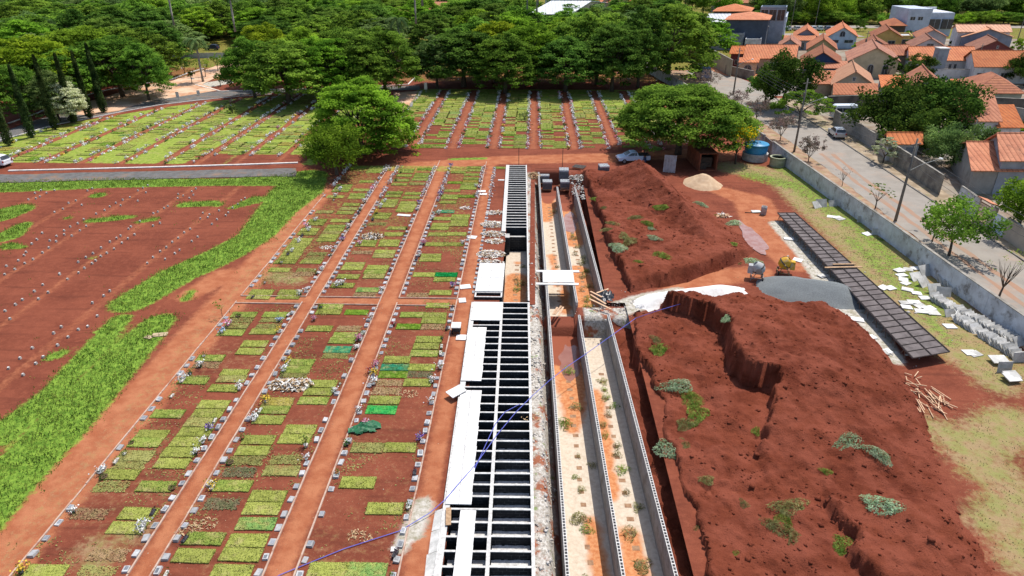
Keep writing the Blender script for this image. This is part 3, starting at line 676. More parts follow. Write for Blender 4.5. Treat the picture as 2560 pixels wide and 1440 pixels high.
# ================================================================== GRAVE BEDS
PADS = {  # (bed, block): rows of picture heights and kinds, left row / right row
 (0, 0): ('787m 800p 815p 832m 896m 912w 946p 952m 1035m 1086y 1106m 1140p 1161p 1187y 1216p 1285w 1430y', '787m 800p 815p 829y 860y 879y 932y 947p 971y 1011y 1034y 1056p 1080y 1105y 1131y 1159y 1217m 1285y 1320y 1387d 1432p'),
 (1, 0): ('767m 780y 822y 907m 924m 937p 1005o 1025m 1050y 1100y 1127y 1152p 1180k 1215m 1260k 1347m 1390y', '781R 821d 839m 852m 874t 889p 960y 980y 1002m 1074y 1098y 1149p 1177p 1241y 1272y 1310g 1352y 1387y 1430y'),
 (2, 0): ('787m 817R 900y 919t 937R 957d 977d 1001y 1025a 1120p 1207y 1425y', '764y 789y 802y 817d 849y 866y 884m 919y 936k 957y 1119y 1272y 1425g'),
 (0, 1): ('419m 464m 470m 477m 492y 530p 552m 560y 575y 584y 600y 609y 617y 626y 636y 645y 655y 675y 730y 742y', '419m 425m 430m 454m 475m 487m 494y 512y 522p 532y 552y 566m 575y 582p 591y 600y 635p 645p 655y 675p 685d 731y 742y'),
 (1, 1): ('425m 430m 439m 451m 461y 482m 490y 502y 509y 515y 536y 544y 560p 605m 612y 631d 661y 670y 692y 714y', '423R 436m 442m 449m 460p 484m 494y 507y 514y 520y 527y 571y 586y 604y 612y 630y 640p 669y 680m 691p 725g 737d'),
 (2, 1): ('431m 457R 477y 490m 495m 506y 529t 547y 562y 571y 586y 611y 639y 649y 687y 737d', '419m 426m 437m 447m 454o 460m 466m 471m 491R 540y 547y 555y 562y 585y 611y 687A 699y 732y')}
def turf(name, c1, c2, c3=None, rnd=.10):
    return M(name, c1, c2, 2.2, .95, .5, 40, rnd=rnd, stain=((c3 or (.40, .33, .15)), 1.1, .6), spec=.08)
TM = {'y': turf('yellow green turf', (.315, .335, .078), (.235, .262, .052)), 'm': turf('mid green turf', (.20, .262, .050), (.275, .305, .066)), 'R': turf('deep green turf', (.10, .19, .018), (.20, .29, .03)),
      'p': turf('worn turf', (.31, .30, .10), (.25, .24, .07), (.33, .15, .08)), 'g': turf('blue green turf', (.16, .28, .075), (.27, .32, .08)),
      'a': turf('bright artificial turf', (.035, .37, .085), (.10, .40, .08), (.10, .38, .10)), 'A': turf('emerald artificial turf', (.006, .21, .045), (.01, .26, .06), (.01, .2, .05)),
      't': turf('teal turf', (.03, .22, .12), (.10, .25, .10)), 'o': turf('browning turf', (.34, .29, .06), (.28, .23, .05)),
      'd': M('dried straw turf', (.40, .26, .14), (.33, .23, .10), 3, .95, .4, 30, stain=((.24, .09, .05), 1.4, .6)), 'k': M('withered dark turf', (.13, .14, .06), (.20, .16, .09), 3, .95, .4, 30, stain=((.26, .12, .07), 1.2, .6)),
      'w': M('trodden turf', (.30, .22, .10), (.28, .14, .08), 3, .95, .4, 30)}
TW = {'y': 'yellow green', 'm': 'mid green', 'R': 'deep green', 'p': 'worn pale', 'g': 'blue green', 'a': 'bright artificial green', 'A': 'emerald artificial', 't': 'teal', 'o': 'browning', 'd': 'dried straw', 'k': 'withered dark', 'w': 'trodden thin'}
def pad_mesh(seed, worn=False):
    r = np.random.default_rng(seed); L, W, H = 1.98, .86, .075
    quad = []
    if not worn:
        nx_, ny_ = 14, 7; xs = np.linspace(-L/2, L/2, nx_); ys_ = np.linspace(-W/2, W/2, ny_)
        XX, YY = np.meshgrid(xs, ys_); e = ((XX <= xs[0]+1e-6) | (XX >= xs[-1]-1e-6) | (YY <= ys_[0]+1e-6) | (YY >= ys_[-1]-1e-6))
        XX = XX+r.normal(0, .012, XX.shape); YY = YY+r.normal(0, .010, YY.shape)+.012*np.sin(XX*3+seed)
        ZZ = H+r.normal(0, .008, XX.shape)-.02*e
        P3 = np.stack([XX, YY, ZZ], -1)
        quad += [np.stack([P3[:-1, :-1], P3[:-1, 1:], P3[1:, 1:], P3[1:, :-1]], 2).reshape(-1, 3)]
        for edge in (P3[0, :], P3[:, -1], P3[-1, ::-1], P3[::-1, 0]):
            lo = edge.copy(); lo[:, 2] = -.02; lo[:, :2] *= .995
            quad.append(np.stack([lo[:-1], lo[1:], edge[1:], edge[:-1]], 1).reshape(-1, 3))
        n = 520; c = np.stack([r.uniform(-L/2, L/2, n), r.uniform(-W/2, W/2, n), np.full(n, H+.012)], 1)
        m_ = 170; b = r.uniform(0, 1, m_); side = r.integers(0, 4, m_)
        ex_ = np.where(side < 2, (b-.5)*L, np.where(side == 2, -L/2, L/2)); ey_ = np.where(side < 2, np.where(side == 0, -W/2, W/2), (b-.5)*W)
        c = np.vstack([c, np.stack([ex_, ey_, r.uniform(.02, H, m_)], 1)])
        quad.append(leaf_quads(c, r.normal(0, .7, (len(c), 3))+[0, 0, .6], .075, .45, r))
    else:
        n = 1500; x = r.uniform(-1, 1, n); y = r.uniform(-1, 1, n)
        kp = r.random(n) < (1-np.maximum(np.abs(x)**4, np.abs(y)**4))*(.45+.55*(vnoise(x*L/2+seed, y*W/2, 2.2, seed) > -.12))
        c = np.stack([x*L/2, y*W/2, np.full(n, .02)], 1)[kp]
        quad.append(leaf_quads(c, r.normal(0, .35, (len(c), 3))+[0, 0, 1], .13, .55, r))
    return quads('turf_mat', np.vstack(quad), TM['y'])
PM = [pad_mesh(i) for i in range(5)]; PW = [pad_mesh(20+i, True) for i in range(3)]
BN = ['outer', 'middle', 'inner']; KN = ['near', 'far']
def pad(x, y, kind, label, rz=None):
    worn = kind in 'pkdw' and (kind in 'dkw' or R.random() < .5)
    o = link('turf_mat', R.choice(PW if worn else PM), None, (x, y, .005), R.uniform(-.015, .015) if rz is None else rz, TM[kind])
    o.scale = (R.uniform(.95, 1.03), R.uniform(.93, 1.05), R.uniform(.8, 1.2))
    return tag(o, label, 'turf mat', 'turf mats on graves')
npad = 0
for (bi, ki), rows in PADS.items():
    x0, x1 = BEDS[bi]
    for side, row in enumerate(rows):
        items = row.split()
        xc_ = x0+.55+.99 if side == 0 else x1-.50-.99
        for j, it in enumerate(reversed(items)):
            py, kd = float(it[:-1]), it[-1]
            yy = P(1280+(xc_)*ppm(py), py).y
            pad(xc_+R.uniform(-.06, .06), yy, kd, f'{TW[kd]} grave mat, {nth(j+1)} from the camera, {["path", "trench"][side]} side row, {KN[ki]} {BN[bi]} bed'); npad += 1
for y_ in (88.0,): pad(-3.95, y_, 'm', 'lone green grave mat at the head of the bare strip beside the vaults'); npad += 1
# mid field behind the cross road, and far field on the left: nearest as objects, the rest as one mass
def field_rows(paths, y0f, y1f, half, prob):
    out = []
    for a, b in zip(paths, paths[1:]):
        for sx in (0, 1):
            x = a+half+.35+.99 if sx == 0 else b-half-.35-.99
            y = y0f(x)+R.uniform(.2, .6)
            while y < y1f(x):
                if R.random() < prob(x, y): out.append((x, y))
                y += .98
    return out
mid = field_rows(MPATH, lambda x: 97.6, lambda x: 138.5, .75, lambda x, y: .50+.25*(vnoise(x, y, .13, 9)+.5))
mid += [(x, y) for x, y in field_rows([-23.0, -17.4], lambda x: 97.6, lambda x: 136, .75, lambda x, y: .6)]
mid = [q for q in mid if not (16.0 < q[0] < 26 and q[1] < 100.5)]
left = field_rows(LPATH+[-29.4], lambda x: 89.5 if x < -45 else 93.2, lambda x: float(far_y(x))-1.5, .5, lambda x, y: .42+.5*(vnoise(x, y, .1, 19)))
left += [(x, y) for x, y in field_rows([-78, -72.3], lambda x: 89.5, lambda x: float(far_y(x))-2, .5, lambda x, y: .4)]
kinds = lambda: R.choices('ymRpgo', (5, 5, 1.2, 2, .6, .3))[0]
mid.sort(key=lambda q: q[1])
solo = sorted(mid, key=lambda q: (q[1]//.98, q[0]))[:300-npad]; rest = [q for q in mid if q not in set(solo)]+left
cnt = {}
for x, y in solo:
    bi = sum(x > p for p in MPATH); sd = 0 if (x-(MPATH[bi-1] if bi else -23)) < 3 else 1
    cnt[(bi, sd)] = cnt.get((bi, sd), 0)+1; kd = kinds()
    pad(x, y, kd, f'{TW[kd]} grave mat, {nth(cnt[(bi, sd)])} behind the cross road, {["left", "right"][sd]} row of {nth(bi+1)} far bed')
def merged(name, places, protos, mats, zoff=.005):
    """many small repeats as one mass: places (x, y, rz, material index)"""
    VV = []; II = []
    for x, y, rz, mi in places:
        pr = protos[int(R.random()*len(protos))]; c, s_ = math.cos(rz), math.sin(rz)
        VV.append(np.stack([pr[:, 0]*c-pr[:, 1]*s_+x, pr[:, 0]*s_+pr[:, 1]*c+y, pr[:, 2]+zoff], 1)); II.append(np.full(len(pr)//4, mi))
    o = link(name, quads(name, np.vstack(VV), mats, np.concatenate(II))); o['kind'] = 'stuff'; return o
def simple_pad(seed):
    r = np.random.default_rng(seed); L, W, H = .99, .42, .08
    t = np.array([(-L, -W, H), (L, -W, H), (L, W, H), (-L, W, H)], float); t[:, :2] += r.normal(0, .02, (4, 2))
    q = [t]
    for i in range(4):
        a, b = t[i], t[(i+1) % 4]; q.append(np.array([(a[0], a[1], 0), (b[0], b[1], 0), b, a]))
    c = np.stack([r.uniform(-L, L, 46), r.uniform(-W, W, 46), np.full(46, H+.015)], 1)
    q.append(leaf_quads(c, r.normal(0, .6, (46, 3))+[0, 0, .7], .16, .5, r))
    return np.vstack(q)
SP = [simple_pad(i) for i in range(6)]
tk = list('ymRpgo')
merged('distant_turf_mats', [(x, y, R.uniform(-.02, .02), tk.index(kinds())) for x, y in rest], SP, [TM[k] for k in tk])
# ------------------------------------------------------------------ kerbs of the beds
kerbM = M('limewashed kerb', (.50, .37, .29), (.42, .27, .20), 3, .9, .2, 20, stain=((.33, .14, .08), 1.5, .7))
whitekerbM = M('white kerb', (.78, .76, .72), (.62, .58, .52), 2, .9, stain=((.40, .25, .17), .7, .5))
for ki, (y0, y1) in enumerate((FRONT, BACK)):
    for bi, (x0, x1) in enumerate(BEDS):
        mb = MB()
        def run(x, ya, yb):
            y = ya
            while y < yb:
                l = R.uniform(1.2, 3.0)
                mb.box((x+R.uniform(-.008, .008), y+l/2, .03), (.085+R.uniform(-.006, .006), l+.02, (.10 if R.random() < .86 else .035)+R.uniform(-.02, .02)), R.uniform(-.003, .003))
                y += l
        run(x1+.02, y0, y1); run(x0-.02, y0, y1 if ki == 0 else y1-14)
        for ye in ((y1,) if ki == 0 else (y0,)): mb.box(((x0+x1)/2, ye, .03), (x1-x0+.12, .085, .115))
        o = mb.build('bed_kerb', kerbM); tag(o, f'thin pale kerb framing the {BN[bi]} bed of graves, {"near" if ki == 0 else "far"} block', 'kerb', 'kerbs around the grave beds')
def strip(name, pts, wdt, h, mat, label, cat, kind=None, z=0.0):
    mb = MB(); pts = [Vector((p[0], p[1], 0)) for p in pts]
    L = []; Rr = []
    for i, p in enumerate(pts):
        d = (pts[min(i+1, len(pts)-1)]-pts[max(i-1, 0)]).normalized(); nn = Vector((-d.y, d.x, 0))*wdt/2
        L.append(p+nn); Rr.append(p-nn)
    vs = [(q.x, q.y, z+h) for q in L]+[(q.x, q.y, z+h) for q in Rr]+[(q.x, q.y, z-.05) for q in L]+[(q.x, q.y, z-.05) for q in Rr]; n = len(pts)
    fs = []
    for i in range(n-1):
        fs += [(n+i, n+i+1, i+1, i), (i, i+1, 2*n+i+1, 2*n+i), (3*n+i, 3*n+i+1, n+i+1, n+i)]
    mb.add(vs, fs); o = mb.build(name, mat); tag(o, label, cat, kind=kind); return o
px = lambda *a: [P(x, y).xy for x, y in a]
strip('road_kerb', px((22, 428), (200, 424), (400, 419), (600, 413), (745, 408)), .32, .14, whitekerbM, 'white kerb along the asphalt road, front of the field on the left', 'kerb')
strip('road_kerb', px((0, 352), (60, 335), (140, 312), (220, 297), (300, 281), (400, 263), (500, 251), (600, 241), (680, 236)), .22, .12, whitekerbM, 'thin white kerb behind the cypress row, back edge of the field', 'kerb')
strip('road_kerb', px((20, 310), (90, 285), (170, 250), (260, 227), (340, 213), (430, 199), (470, 183), (510, 172)), .30, .14, whitekerbM, 'white kerb curving beside the dirt forecourt under the trees', 'kerb')
strip('road_kerb', px((487, 212), (520, 221), (552, 229), (700, 224), (900, 219), (1020, 212), (1045, 188)), .28, .14, whitekerbM, 'white kerb along the wood edge of the far asphalt road', 'kerb')
# ------------------------------------------------------------------ plaques
stoneM = M('grey granite', (.33, .325, .32), (.44, .435, .43), 6, .5, rnd=.22, spec=.4)
plateM = M('engraved plate', (.16, .17, .19), (.26, .27, .29), 20, .4, rnd=.3, spec=.5)
mb = MB(); mb.box((0, 0, .075), (.30, .44, .15), taper=.92); PLQ = mb.mesh('plaque', stoneM)
mb = MB(); mb.box((0, 0, .156), (.17, .24, .012)); PLT = mb.mesh('name_plate', plateM)
def plaque(x, y, label, small=False):
    o = link('plaque', PLQ, None, (x, y, -.01), R.uniform(-.12, .12)); o.rotation_euler = (R.uniform(-.12, .12), R.uniform(-.14, .14), R.uniform(-.12, .12))
    o.scale = (R.uniform(.85, 1.15), R.uniform(.8, 1.12), R.uniform(.5, 1.15)); tag(o, label, 'plaque', 'plaques beside graves')
    if R.random() < .7: link('name_plate', PLT, o, (R.uniform(-.03, .03), R.uniform(-.04, .04), 0))
cand = []
for ki, (y0, y1) in enumerate((FRONT, BACK)):
    for bi, (x0, x1) in enumerate(BEDS):
        for side in (0, 1):
            y = y1-.6 if ki == 0 else y0+.8
            ys_ = []
            while y0+.3 < y < y1-.2:
                ys_.append(y); y += -.98 if ki == 0 else .98
            for j, y in enumerate(sorted(ys_)):
                pr = .93 if ki else .85
                if bi == 0 and side == 0: pr = .5
                if R.random() < pr: cand.append((x0+.22 if side == 0 else x1-.2, y+R.uniform(-.12, .12), bi, ki, side))
for i in range(39):
    cand.append((-4.78, 52.0+.93*i+R.uniform(-.06, .06), 3, 1, 0))
cand = [c for c in cand if c[1] > 20.5]
cand.sort(key=lambda c: c[1]); cnt = {}
far_plq = []
for i, (x, y, bi, ki, side) in enumerate(cand):
    if i >= 298: far_plq.append((x, y)); continue
    k = (bi, ki, side); cnt[k] = cnt.get(k, 0)+1
    if bi == 3: lb = f'grey plaque edging the bare strip by the vaults, {nth(cnt[k])} from the roofed vault'
    else: lb = f'grey grave plaque, {nth(cnt[k])} from the camera, {["path", "trench"][side]} side edge, {KN[ki]} {BN[bi]} bed'
    plaque(x, y, lb)
# ------------------------------------------------------------------ far plaques and flowers as masses
paleM = M('pale stone and paper', (.72, .70, .68), (.45, .44, .44), 4, .8)
FLM = [paleM, M('white petals', (.85, .84, .82), (.75, .72, .70), 9), M('pink petals', (.70, .28, .36), (.60, .20, .30), 9), M('dark leaves', (.05, .10, .03), (.10, .16, .04), 6), M('yellow petals', (.75, .55, .08), (.65, .40, .05), 9)]
def flower_proto(seed, n=16, s=.22, rad=.30, hgt=.32):
    r = np.random.default_rng(seed); c = np.stack([r.normal(0, rad*.5, n), r.normal(0, rad*.5, n), np.abs(r.normal(hgt*.6, hgt*.35, n))], 1)
    return leaf_quads(c, r.normal(0, .7, (n, 3))+[0, 0, .6], s, .8, r)
FP = [flower_proto(i) for i in range(8)]
pl = []
def near_edge(rows, paths, half, p_):
    for a, b in zip(paths, paths[1:]):
        for x in (a+half+.18, b-half-.18):
            y = rows[0](x)+.3
            while y < rows[1](x):
                if R.random() < p_: pl.append((x+R.uniform(-.15, .15), y+R.uniform(-.3, .3), 0, R.choices((0, 1, 2, 3, 4), (5, 4, .9, 2.4, .4))[0]))
                y += .75
near_edge((lambda x: 97.3, lambda x: 139), [-23]+MPATH, .75, .78)
near_edge((lambda x: 88.6 if x < -45 else 92.5, lambda x: float(far_y(x))-1), [-78]+LPATH+[-29.2], .5, .52)
for x, y in far_plq: pl.append((x, y, 0, 0))
for _ in range(260):
    x = R.uniform(-84, 30); y = R.uniform(150, 215); pl.append((x, y, 0, R.choice((0, 0, 1, 2, 3))))
merged('distant_flowers_and_plaques', pl, FP, FLM, 0)
# ------------------------------------------------------------------ flowers, pots and planters on the graves
LF = {k: leafmat(f'{k} grave plant leaves', a, b, .3, 3) for k, (a, b) in dict(green=((.03, .08, .015), (.10, .22, .03)), dusky=((.05, .02, .04), (.14, .06, .08)), grey=((.16, .20, .13), (.34, .38, .26))).items()}
PET = {k: M(f'{k} blossom', c, tuple(x*.75 for x in c), 12, .8) for k, c in dict(white=(.86, .85, .82), pink=(.72, .24, .38), red=(.50, .03, .05), purple=(.25, .12, .42), yellow=(.78, .55, .06), blue=(.45, .58, .78)).items()}
POTM = {'terracotta': M('terracotta', (.35, .12, .06), None, 5), 'white': M('white glazed planter', (.75, .72, .68), (.55, .48, .42), 4, .6), 'black': M('black planter', (.03, .03, .035), (.06, .06, .065), 4, .5), 'wicker': M('wicker', (.20, .12, .07), (.11, .07, .04), 20, .9, .6, 60)}
def plant_cards(n, rx, ry, z0, z1, s, seed, asp=.4):
    r = np.random.default_rng(seed); c = np.stack([r.normal(0, rx*.55, n), r.normal(0, ry*.55, n), r.uniform(z0, z1, n)], 1)
    return leaf_quads(c, r.normal(0, 1, (n, 3))+[0, 0, .3], s, asp, r)
def arrangement(kind, seed):
    """Empty > container, leaves, blossoms"""
    root = empty('flower_arrangement', (0, 0, 0)); mb = MB(); long_ = kind in 'xkLY'
    if kind in 'xLY':
        mb.box((0, 0, .09), (.22, .62, .18), taper=1.15); mb.build('planter', POTM['white'], root)
    elif kind == 'k':
        mb.box((0, 0, .10), (.24, .55, .2), taper=1.1); mb.build('planter', POTM['black'], root)
    elif kind == 'c':
        mb.lathe([(.2, 0), (.27, .12), (.24, .14), (.1, .10)], 14); mb.build('basket', POTM['wicker'], root)
        mb = MB(); mb.tube([(-.24, 0, .12), (-.17, 0, .30), (0, 0, .38), (.17, 0, .30), (.24, 0, .12)], .018, 5); mb.build('handle', POTM['wicker'], root)
    elif kind in 'tT':
        mb.lathe([(.11, 0), (.18, .26), (.16, .27)], 14); mb.build('pot', POTM['white' if kind == 't' else 'terracotta'], root)
    else:
        mb.lathe([(.10, 0), (.16, .18), (.14, .19)], 12); mb.build('vase', POTM['black' if seed % 2 else 'white'], root)
    ry = .55 if long_ else .36
    if kind == 't':
        me = quads('leaves', plant_cards(90, .34, .34, .30, 1.05, .17, seed), LF['green'])
        mb = MB(); [mb.tube([(0, 0, .2), (R.uniform(-.1, .1), R.uniform(-.1, .1), .6), (R.uniform(-.25, .25), R.uniform(-.25, .25), .95)], .012, 4) for _ in range(5)]; mb.build('stem', woodM, root)
    else:
        me = quads('leaves', plant_cards(70 if kind in 'gT' else 44, .30 if not long_ else .2, ry, .14, .48 if kind != 'c' else .22, .15, seed), LF['dusky' if kind == 'k' else 'green'])
    link('leaves', me, root)
    col = dict(w='white', p='pink', r='red', u='purple', y='yellow', b='blue', Y='yellow', L='white').get(kind)
    if kind in 'wprubyYL':
        link('blossoms', quads('blossoms', plant_cards(64, .36, .42 if not long_ else .5, .25, .62, .15, seed+1, .9), PET[col]), root)
    if kind in 'pru':
        link('blossoms', quads('blossoms', plant_cards(26, .36, .36, .25, .56, .14, seed+2, .9), PET['white']), root)
    return root
PROTO = {}
KNAME = dict(w='white bouquet', p='pink and white bouquet', r='red and white bouquet', u='purple and white bouquet', y='yellow bouquet', b='pale blue bouquet', g='leafy green plant in a vase', k='black planter with dusky leaves', x='white trough planter', c='round wicker basket', t='tall plant in white pot', T='terracotta pot plant', Y='white trough of yellow flowers', L='white trough of white flowers')
AR = '''254,1176w 259,1187c 290,1148x 312,1131g 184,1275w 357,1315L 382,1278k 430,1215c 54,1427y 328,1102c 490,1129w 508,1101w 532,1212Y 607,1091T 575,1151c 462,1345k 415,1431x
555,827b 571,809p 699,797b 722,782x 697,822Y 596,785c 510,887g 475,930g 457,946L 501,911w 430,985x 599,965L 537,1047x 525,1067u
802,765g 785,795p 927,790w 905,832g 897,845p 890,867w 722,900Y 710,922w 702,940c 837,975w 850,955g 666,1000y 650,1022x 637,1042L 985,807r 940,910p 925,925r 935,932y 935,955w 897,1022w 915,1054p 765,1110t 867,1107g
842,1180T 1020,1265g 1050,1092u 1037,1177k 988,1382k 980,1435g 767,1142w 1117,817k 1105,842g 1104,862x 1102,879x 1081,950w 1100,915w 1077,999w 1131,764k
932,470p 925,480b 850,472w 839,487w 834,496g 912,502w 901,522g 896,530k 789,547w 766,562p 772,572w 755,585k 747,600L 730,624w 720,632k 704,652g 662,702g 632,739k 805,670w 791,680g 750,732w 765,722w 877,550g 872,564w 870,572g 857,595u 835,622g 827,635g
975,420w 966,422w 1002,427g 990,447g 962,500w 951,514w 942,530y 932,545k 970,482g 914,562g 900,605p 1047,502u 1045,520w 1017,567g 1012,582g 975,672k 955,722w 842,710w 855,707w 1127,412u 1120,430g 1102,482u 1096,495p 1087,530g 1097,530w 1081,544w 1074,562k 1059,606p 1049,635w 1041,644k 1157,605w 1190,462w 1187,485g 1132,710u'''.split()
cnt = {}; rec = []
for it in AR:
    kd = it[-1]; a, b = it[:-1].split(','); p = P(float(a), float(b)+4, .1)
    bi = min(range(3), key=lambda i: abs((BEDS[i][0]+BEDS[i][1])/2-p.x)); side = 0 if p.x < (BEDS[bi][0]+BEDS[bi][1])/2 else 1; ki = 0 if p.y < 50.2 else 1
    rec.append((p.y, p.x, kd, bi, ki, side))
for y, x, kd, bi, ki, side in sorted(rec):
    if kd not in PROTO: PROTO[kd] = [arrangement(kd, 100+ord(kd)*3+i) for i in range(2)]; use = PROTO[kd][0]; PROTO[kd].append(0)
    PROTO[kd][2] += 1; n_ = PROTO[kd][2]
    o = PROTO[kd][n_-1] if n_ <= 2 else copy_tree(PROTO[kd][n_ % 2])
    o.location = (x, y, .03 if kd != 't' else 0); o.rotation_euler = (0, 0, R.uniform(-.25, .25)); o.scale = (R.uniform(.55, .85),)*3
    k = (kd, bi, ki, side); cnt[k] = cnt.get(k, 0)+1
    tag(o, f'{KNAME[kd]}, {nth(cnt[k])} from the camera, {["path", "trench"][side]} side, {KN[ki]} {BN[bi]} bed', 'flowers', 'flowers and pots on the graves')
for kd, l in PROTO.items():
    if l[2] < 2:
        for ch in list(l[1].children): bpy.data.objects.remove(ch)
        bpy.data.objects.remove(l[1])
# ================================================================== TREES
LEAF = {'dark': leafmat('dark leaves', (.042, .094, .016), (.165, .290, .045), .42, .30), 'mid': leafmat('green leaves', (.056, .125, .017), (.240, .400, .050), .45, .30),
        'bright': leafmat('bright leaves', (.072, .160, .015), (.290, .490, .042), .46, .28), 'yellow': leafmat('yellow green leaves', (.12, .21, .014), (.40, .52, .035), .46, .30),
        'pale': leafmat('pale leaves', (.07, .13, .03), (.26, .34, .10), .35, .6), 'pine': leafmat('dusky tall tree leaves', (.042, .082, .024), (.160, .250, .070), .38, .25),
        'blue': leafmat('far green leaves', (.070, .130, .038), (.230, .350, .100), .42, .3), 'mango': leafmat('glossy dark leaves', (.020, .048, .010), (.095, .170, .026), .32, .7),
        'pink': leafmat('pinkish sparse leaves', (.13, .12, .075), (.36, .25, .22), .3, 1.2), 'cream': leafmat('cream leaves', (.38, .43, .20), (.82, .82, .56), .38, 1.5),
        'gold': leafmat('golden blossoms', (.75, .46, .01), (.95, .70, .02), .3, 2.0), 'cypress': leafmat('cypress leaves', (.014, .032, .010), (.085, .125, .036), .25, .9), 'palm': leafmat('palm fronds', (.06, .12, .04), (.20, .30, .10), .3, .5)}
barkM = M('bark', (.13, .10, .075), (.07, .055, .042), 3, .95, .5, 14); palebarkM = M('grey palm bark', (.36, .34, .31), (.25, .23, .21), 2, .9, .2, 10)
def crown_mesh(name, cl, nl, leaf, seed, tilt=.55, up=1.0, asp=.6):
    """cl: list of clumps (x, y, z, radius, flatness)"""
    r = np.random.default_rng(seed); C = []; NN = []
    for x, y, z, rad, fl in cl:
        k = max(6, int(nl*rad*rad)); a = r.normal(size=(k, 3)); a /= np.linalg.norm(a, axis=1, keepdims=True)
        q = a*(r.random((k, 1))**.45)*rad; q[:, 2] *= fl
        C.append(q+[x, y, z]); NN.append(a*.5+r.normal(0, tilt, (k, 3))+[0, 0, up])
    return quads(name, leaf_quads(np.vstack(C), np.vstack(NN), leaf, asp, r), LEAF['mid'])
def umbrella_clumps(Rr, z0, z1, n, seed):
    r = random.Random(seed); out = []; ph = [r.uniform(0, 6.28) for _ in range(4)]
    for i in range(n):
        a = r.uniform(0, 6.283); u = math.sqrt(r.random())
        ed = 1+.10*math.sin(2*a+ph[0])+.09*math.sin(3*a+ph[1])+.07*math.sin(5*a+ph[2])
        d = u*Rr*ed; dome = z0+(z1-z0)*max(0, 1-u**2.3)**.75
        z = dome-r.random()**2*.30*(z1-z0)+.12*(z1-z0)*math.sin(3.1*u*math.cos(a)*3+ph[3])*.6
        out.append((d*math.cos(a), d*math.sin(a), z, r.uniform(.10, .21)*Rr, r.uniform(.17, .32)))
    for i in range(n//3):      # drooping skirt
        a = r.uniform(0, 6.283); d = Rr*r.uniform(.62, .98)
        out.append((d*math.cos(a), d*math.sin(a), z0+r.uniform(-.12, .22)*(z1-z0), r.uniform(.09, .16)*Rr, .34))
    return out
def round_clumps(Rr, z0, z1, n, seed, fill=.35):
    r = random.Random(seed); out = []; zc, h = (z0+z1)/2, (z1-z0)/2
    for i in range(n):
        a = r.uniform(0, 6.283); c = r.uniform(-.85, 1); s_ = math.sqrt(1-c*c); k = r.uniform(.72, 1.0) if r.random() > fill else r.uniform(.2, .7)
        k *= 1+.14*math.sin(3*a+seed)+.1*math.sin(5*a+2*c+seed)
        out.append((Rr*k*s_*math.cos(a), Rr*k*s_*math.sin(a), zc+h*k*c, r.uniform(.16, .28)*Rr, .75))
    return out
def trunk_mesh(name, h, r0, spread, n, seed, mat, fork=.4, sub=True):
    r = random.Random(seed); mb = MB(); b = (r.uniform(-.1, .1)*h*.3, r.uniform(-.1, .1)*h*.3, h*fork)
    mb.tube([(0, 0, -.2), (b[0]*.4, b[1]*.4, h*fork*.5), b], [r0*1.25, r0*.95, r0*.8], 8)
    for i in range(n):
        a = 6.283*i/n+r.uniform(-.4, .4); d = spread*r.uniform(.55, .9)
        e = (b[0]+d*math.cos(a), b[1]+d*math.sin(a), h*r.uniform(.78, .95)); m_ = (b[0]+d*.45*math.cos(a), b[1]+d*.45*math.sin(a), h*(fork+.28))
        mb.tube([b, m_, e], [r0*.55, r0*.36, r0*.12], 5)
        if sub:
            for s_ in (-1, 1):
                e2 = (m_[0]+d*.5*math.cos(a+s_*.7), m_[1]+d*.5*math.sin(a+s_*.7), h*r.uniform(.7, .95)); mb.tube([m_, e2], [r0*.28, r0*.08], 4)
    return mb.mesh(name, mat, True)
UMB = [crown_mesh('crown', umbrella_clumps(8, 3.9, 10.6, 300, 40+i), 46, .44, 40+i, .5, 1.3) for i in range(4)]
UMBF = [crown_mesh('crown', umbrella_clumps(8, 3.4, 10.6, 210, 60+i), 28, .60, 60+i, .5, 1.3) for i in range(4)]
RND = [crown_mesh('crown', round_clumps(5, 1.6, 10, 130, 80+i), 48, .46, 80+i, .8, .5) for i in range(3)]
TAL = [crown_mesh('crown', [(q[0]*(1-.35*abs(q[2]-11)/12), q[1]*(1-.35*abs(q[2]-11)/12), q[2], q[3]*.8, q[4]) for q in round_clumps(4.6, 3.5, 23, 130, 90+i)], 24, .62, 90+i, .8, .3) for i in range(3)]
TRU = [trunk_mesh('trunk', 9.0, .42, 5.2, 6, i, barkM) for i in range(3)]; TRR = [trunk_mesh('trunk', 7.5, .32, 2.8, 5, 10+i, barkM, .42, False) for i in range(2)]; TRT = [trunk_mesh('trunk', 18, .40, 2.2, 5, 20+i, barkM, .3, False) for i in range(2)]
FORM = {'umb': (UMB, TRU, 8.0, 10.8), 'umf': (UMBF, TRU, 8.0, 10.8), 'rnd': (RND, TRR, 5.3, 10.3), 'tal': (TAL, TRT, 4.8, 23.5)}
def tree(name, loc, rad, h, form, leaf, label, group=None, crown=None, rz=None):
    cs, ts, r0, h0 = FORM[form]; t = empty(name, (loc[0], loc[1], 0), R.uniform(0, 6.28) if rz is None else rz); t.scale = (rad/r0, rad/r0, h/h0)
    link('crown', crown or R.choice(cs), t, mat=LEAF[leaf]); link('trunk', R.choice(ts), t)
    return tag(t, label, 'tree', group)
def top(px_, py_, h): return P(px_, py_, h)
def wid(w_, py_, h): return w_/2/ppm(py_, h)
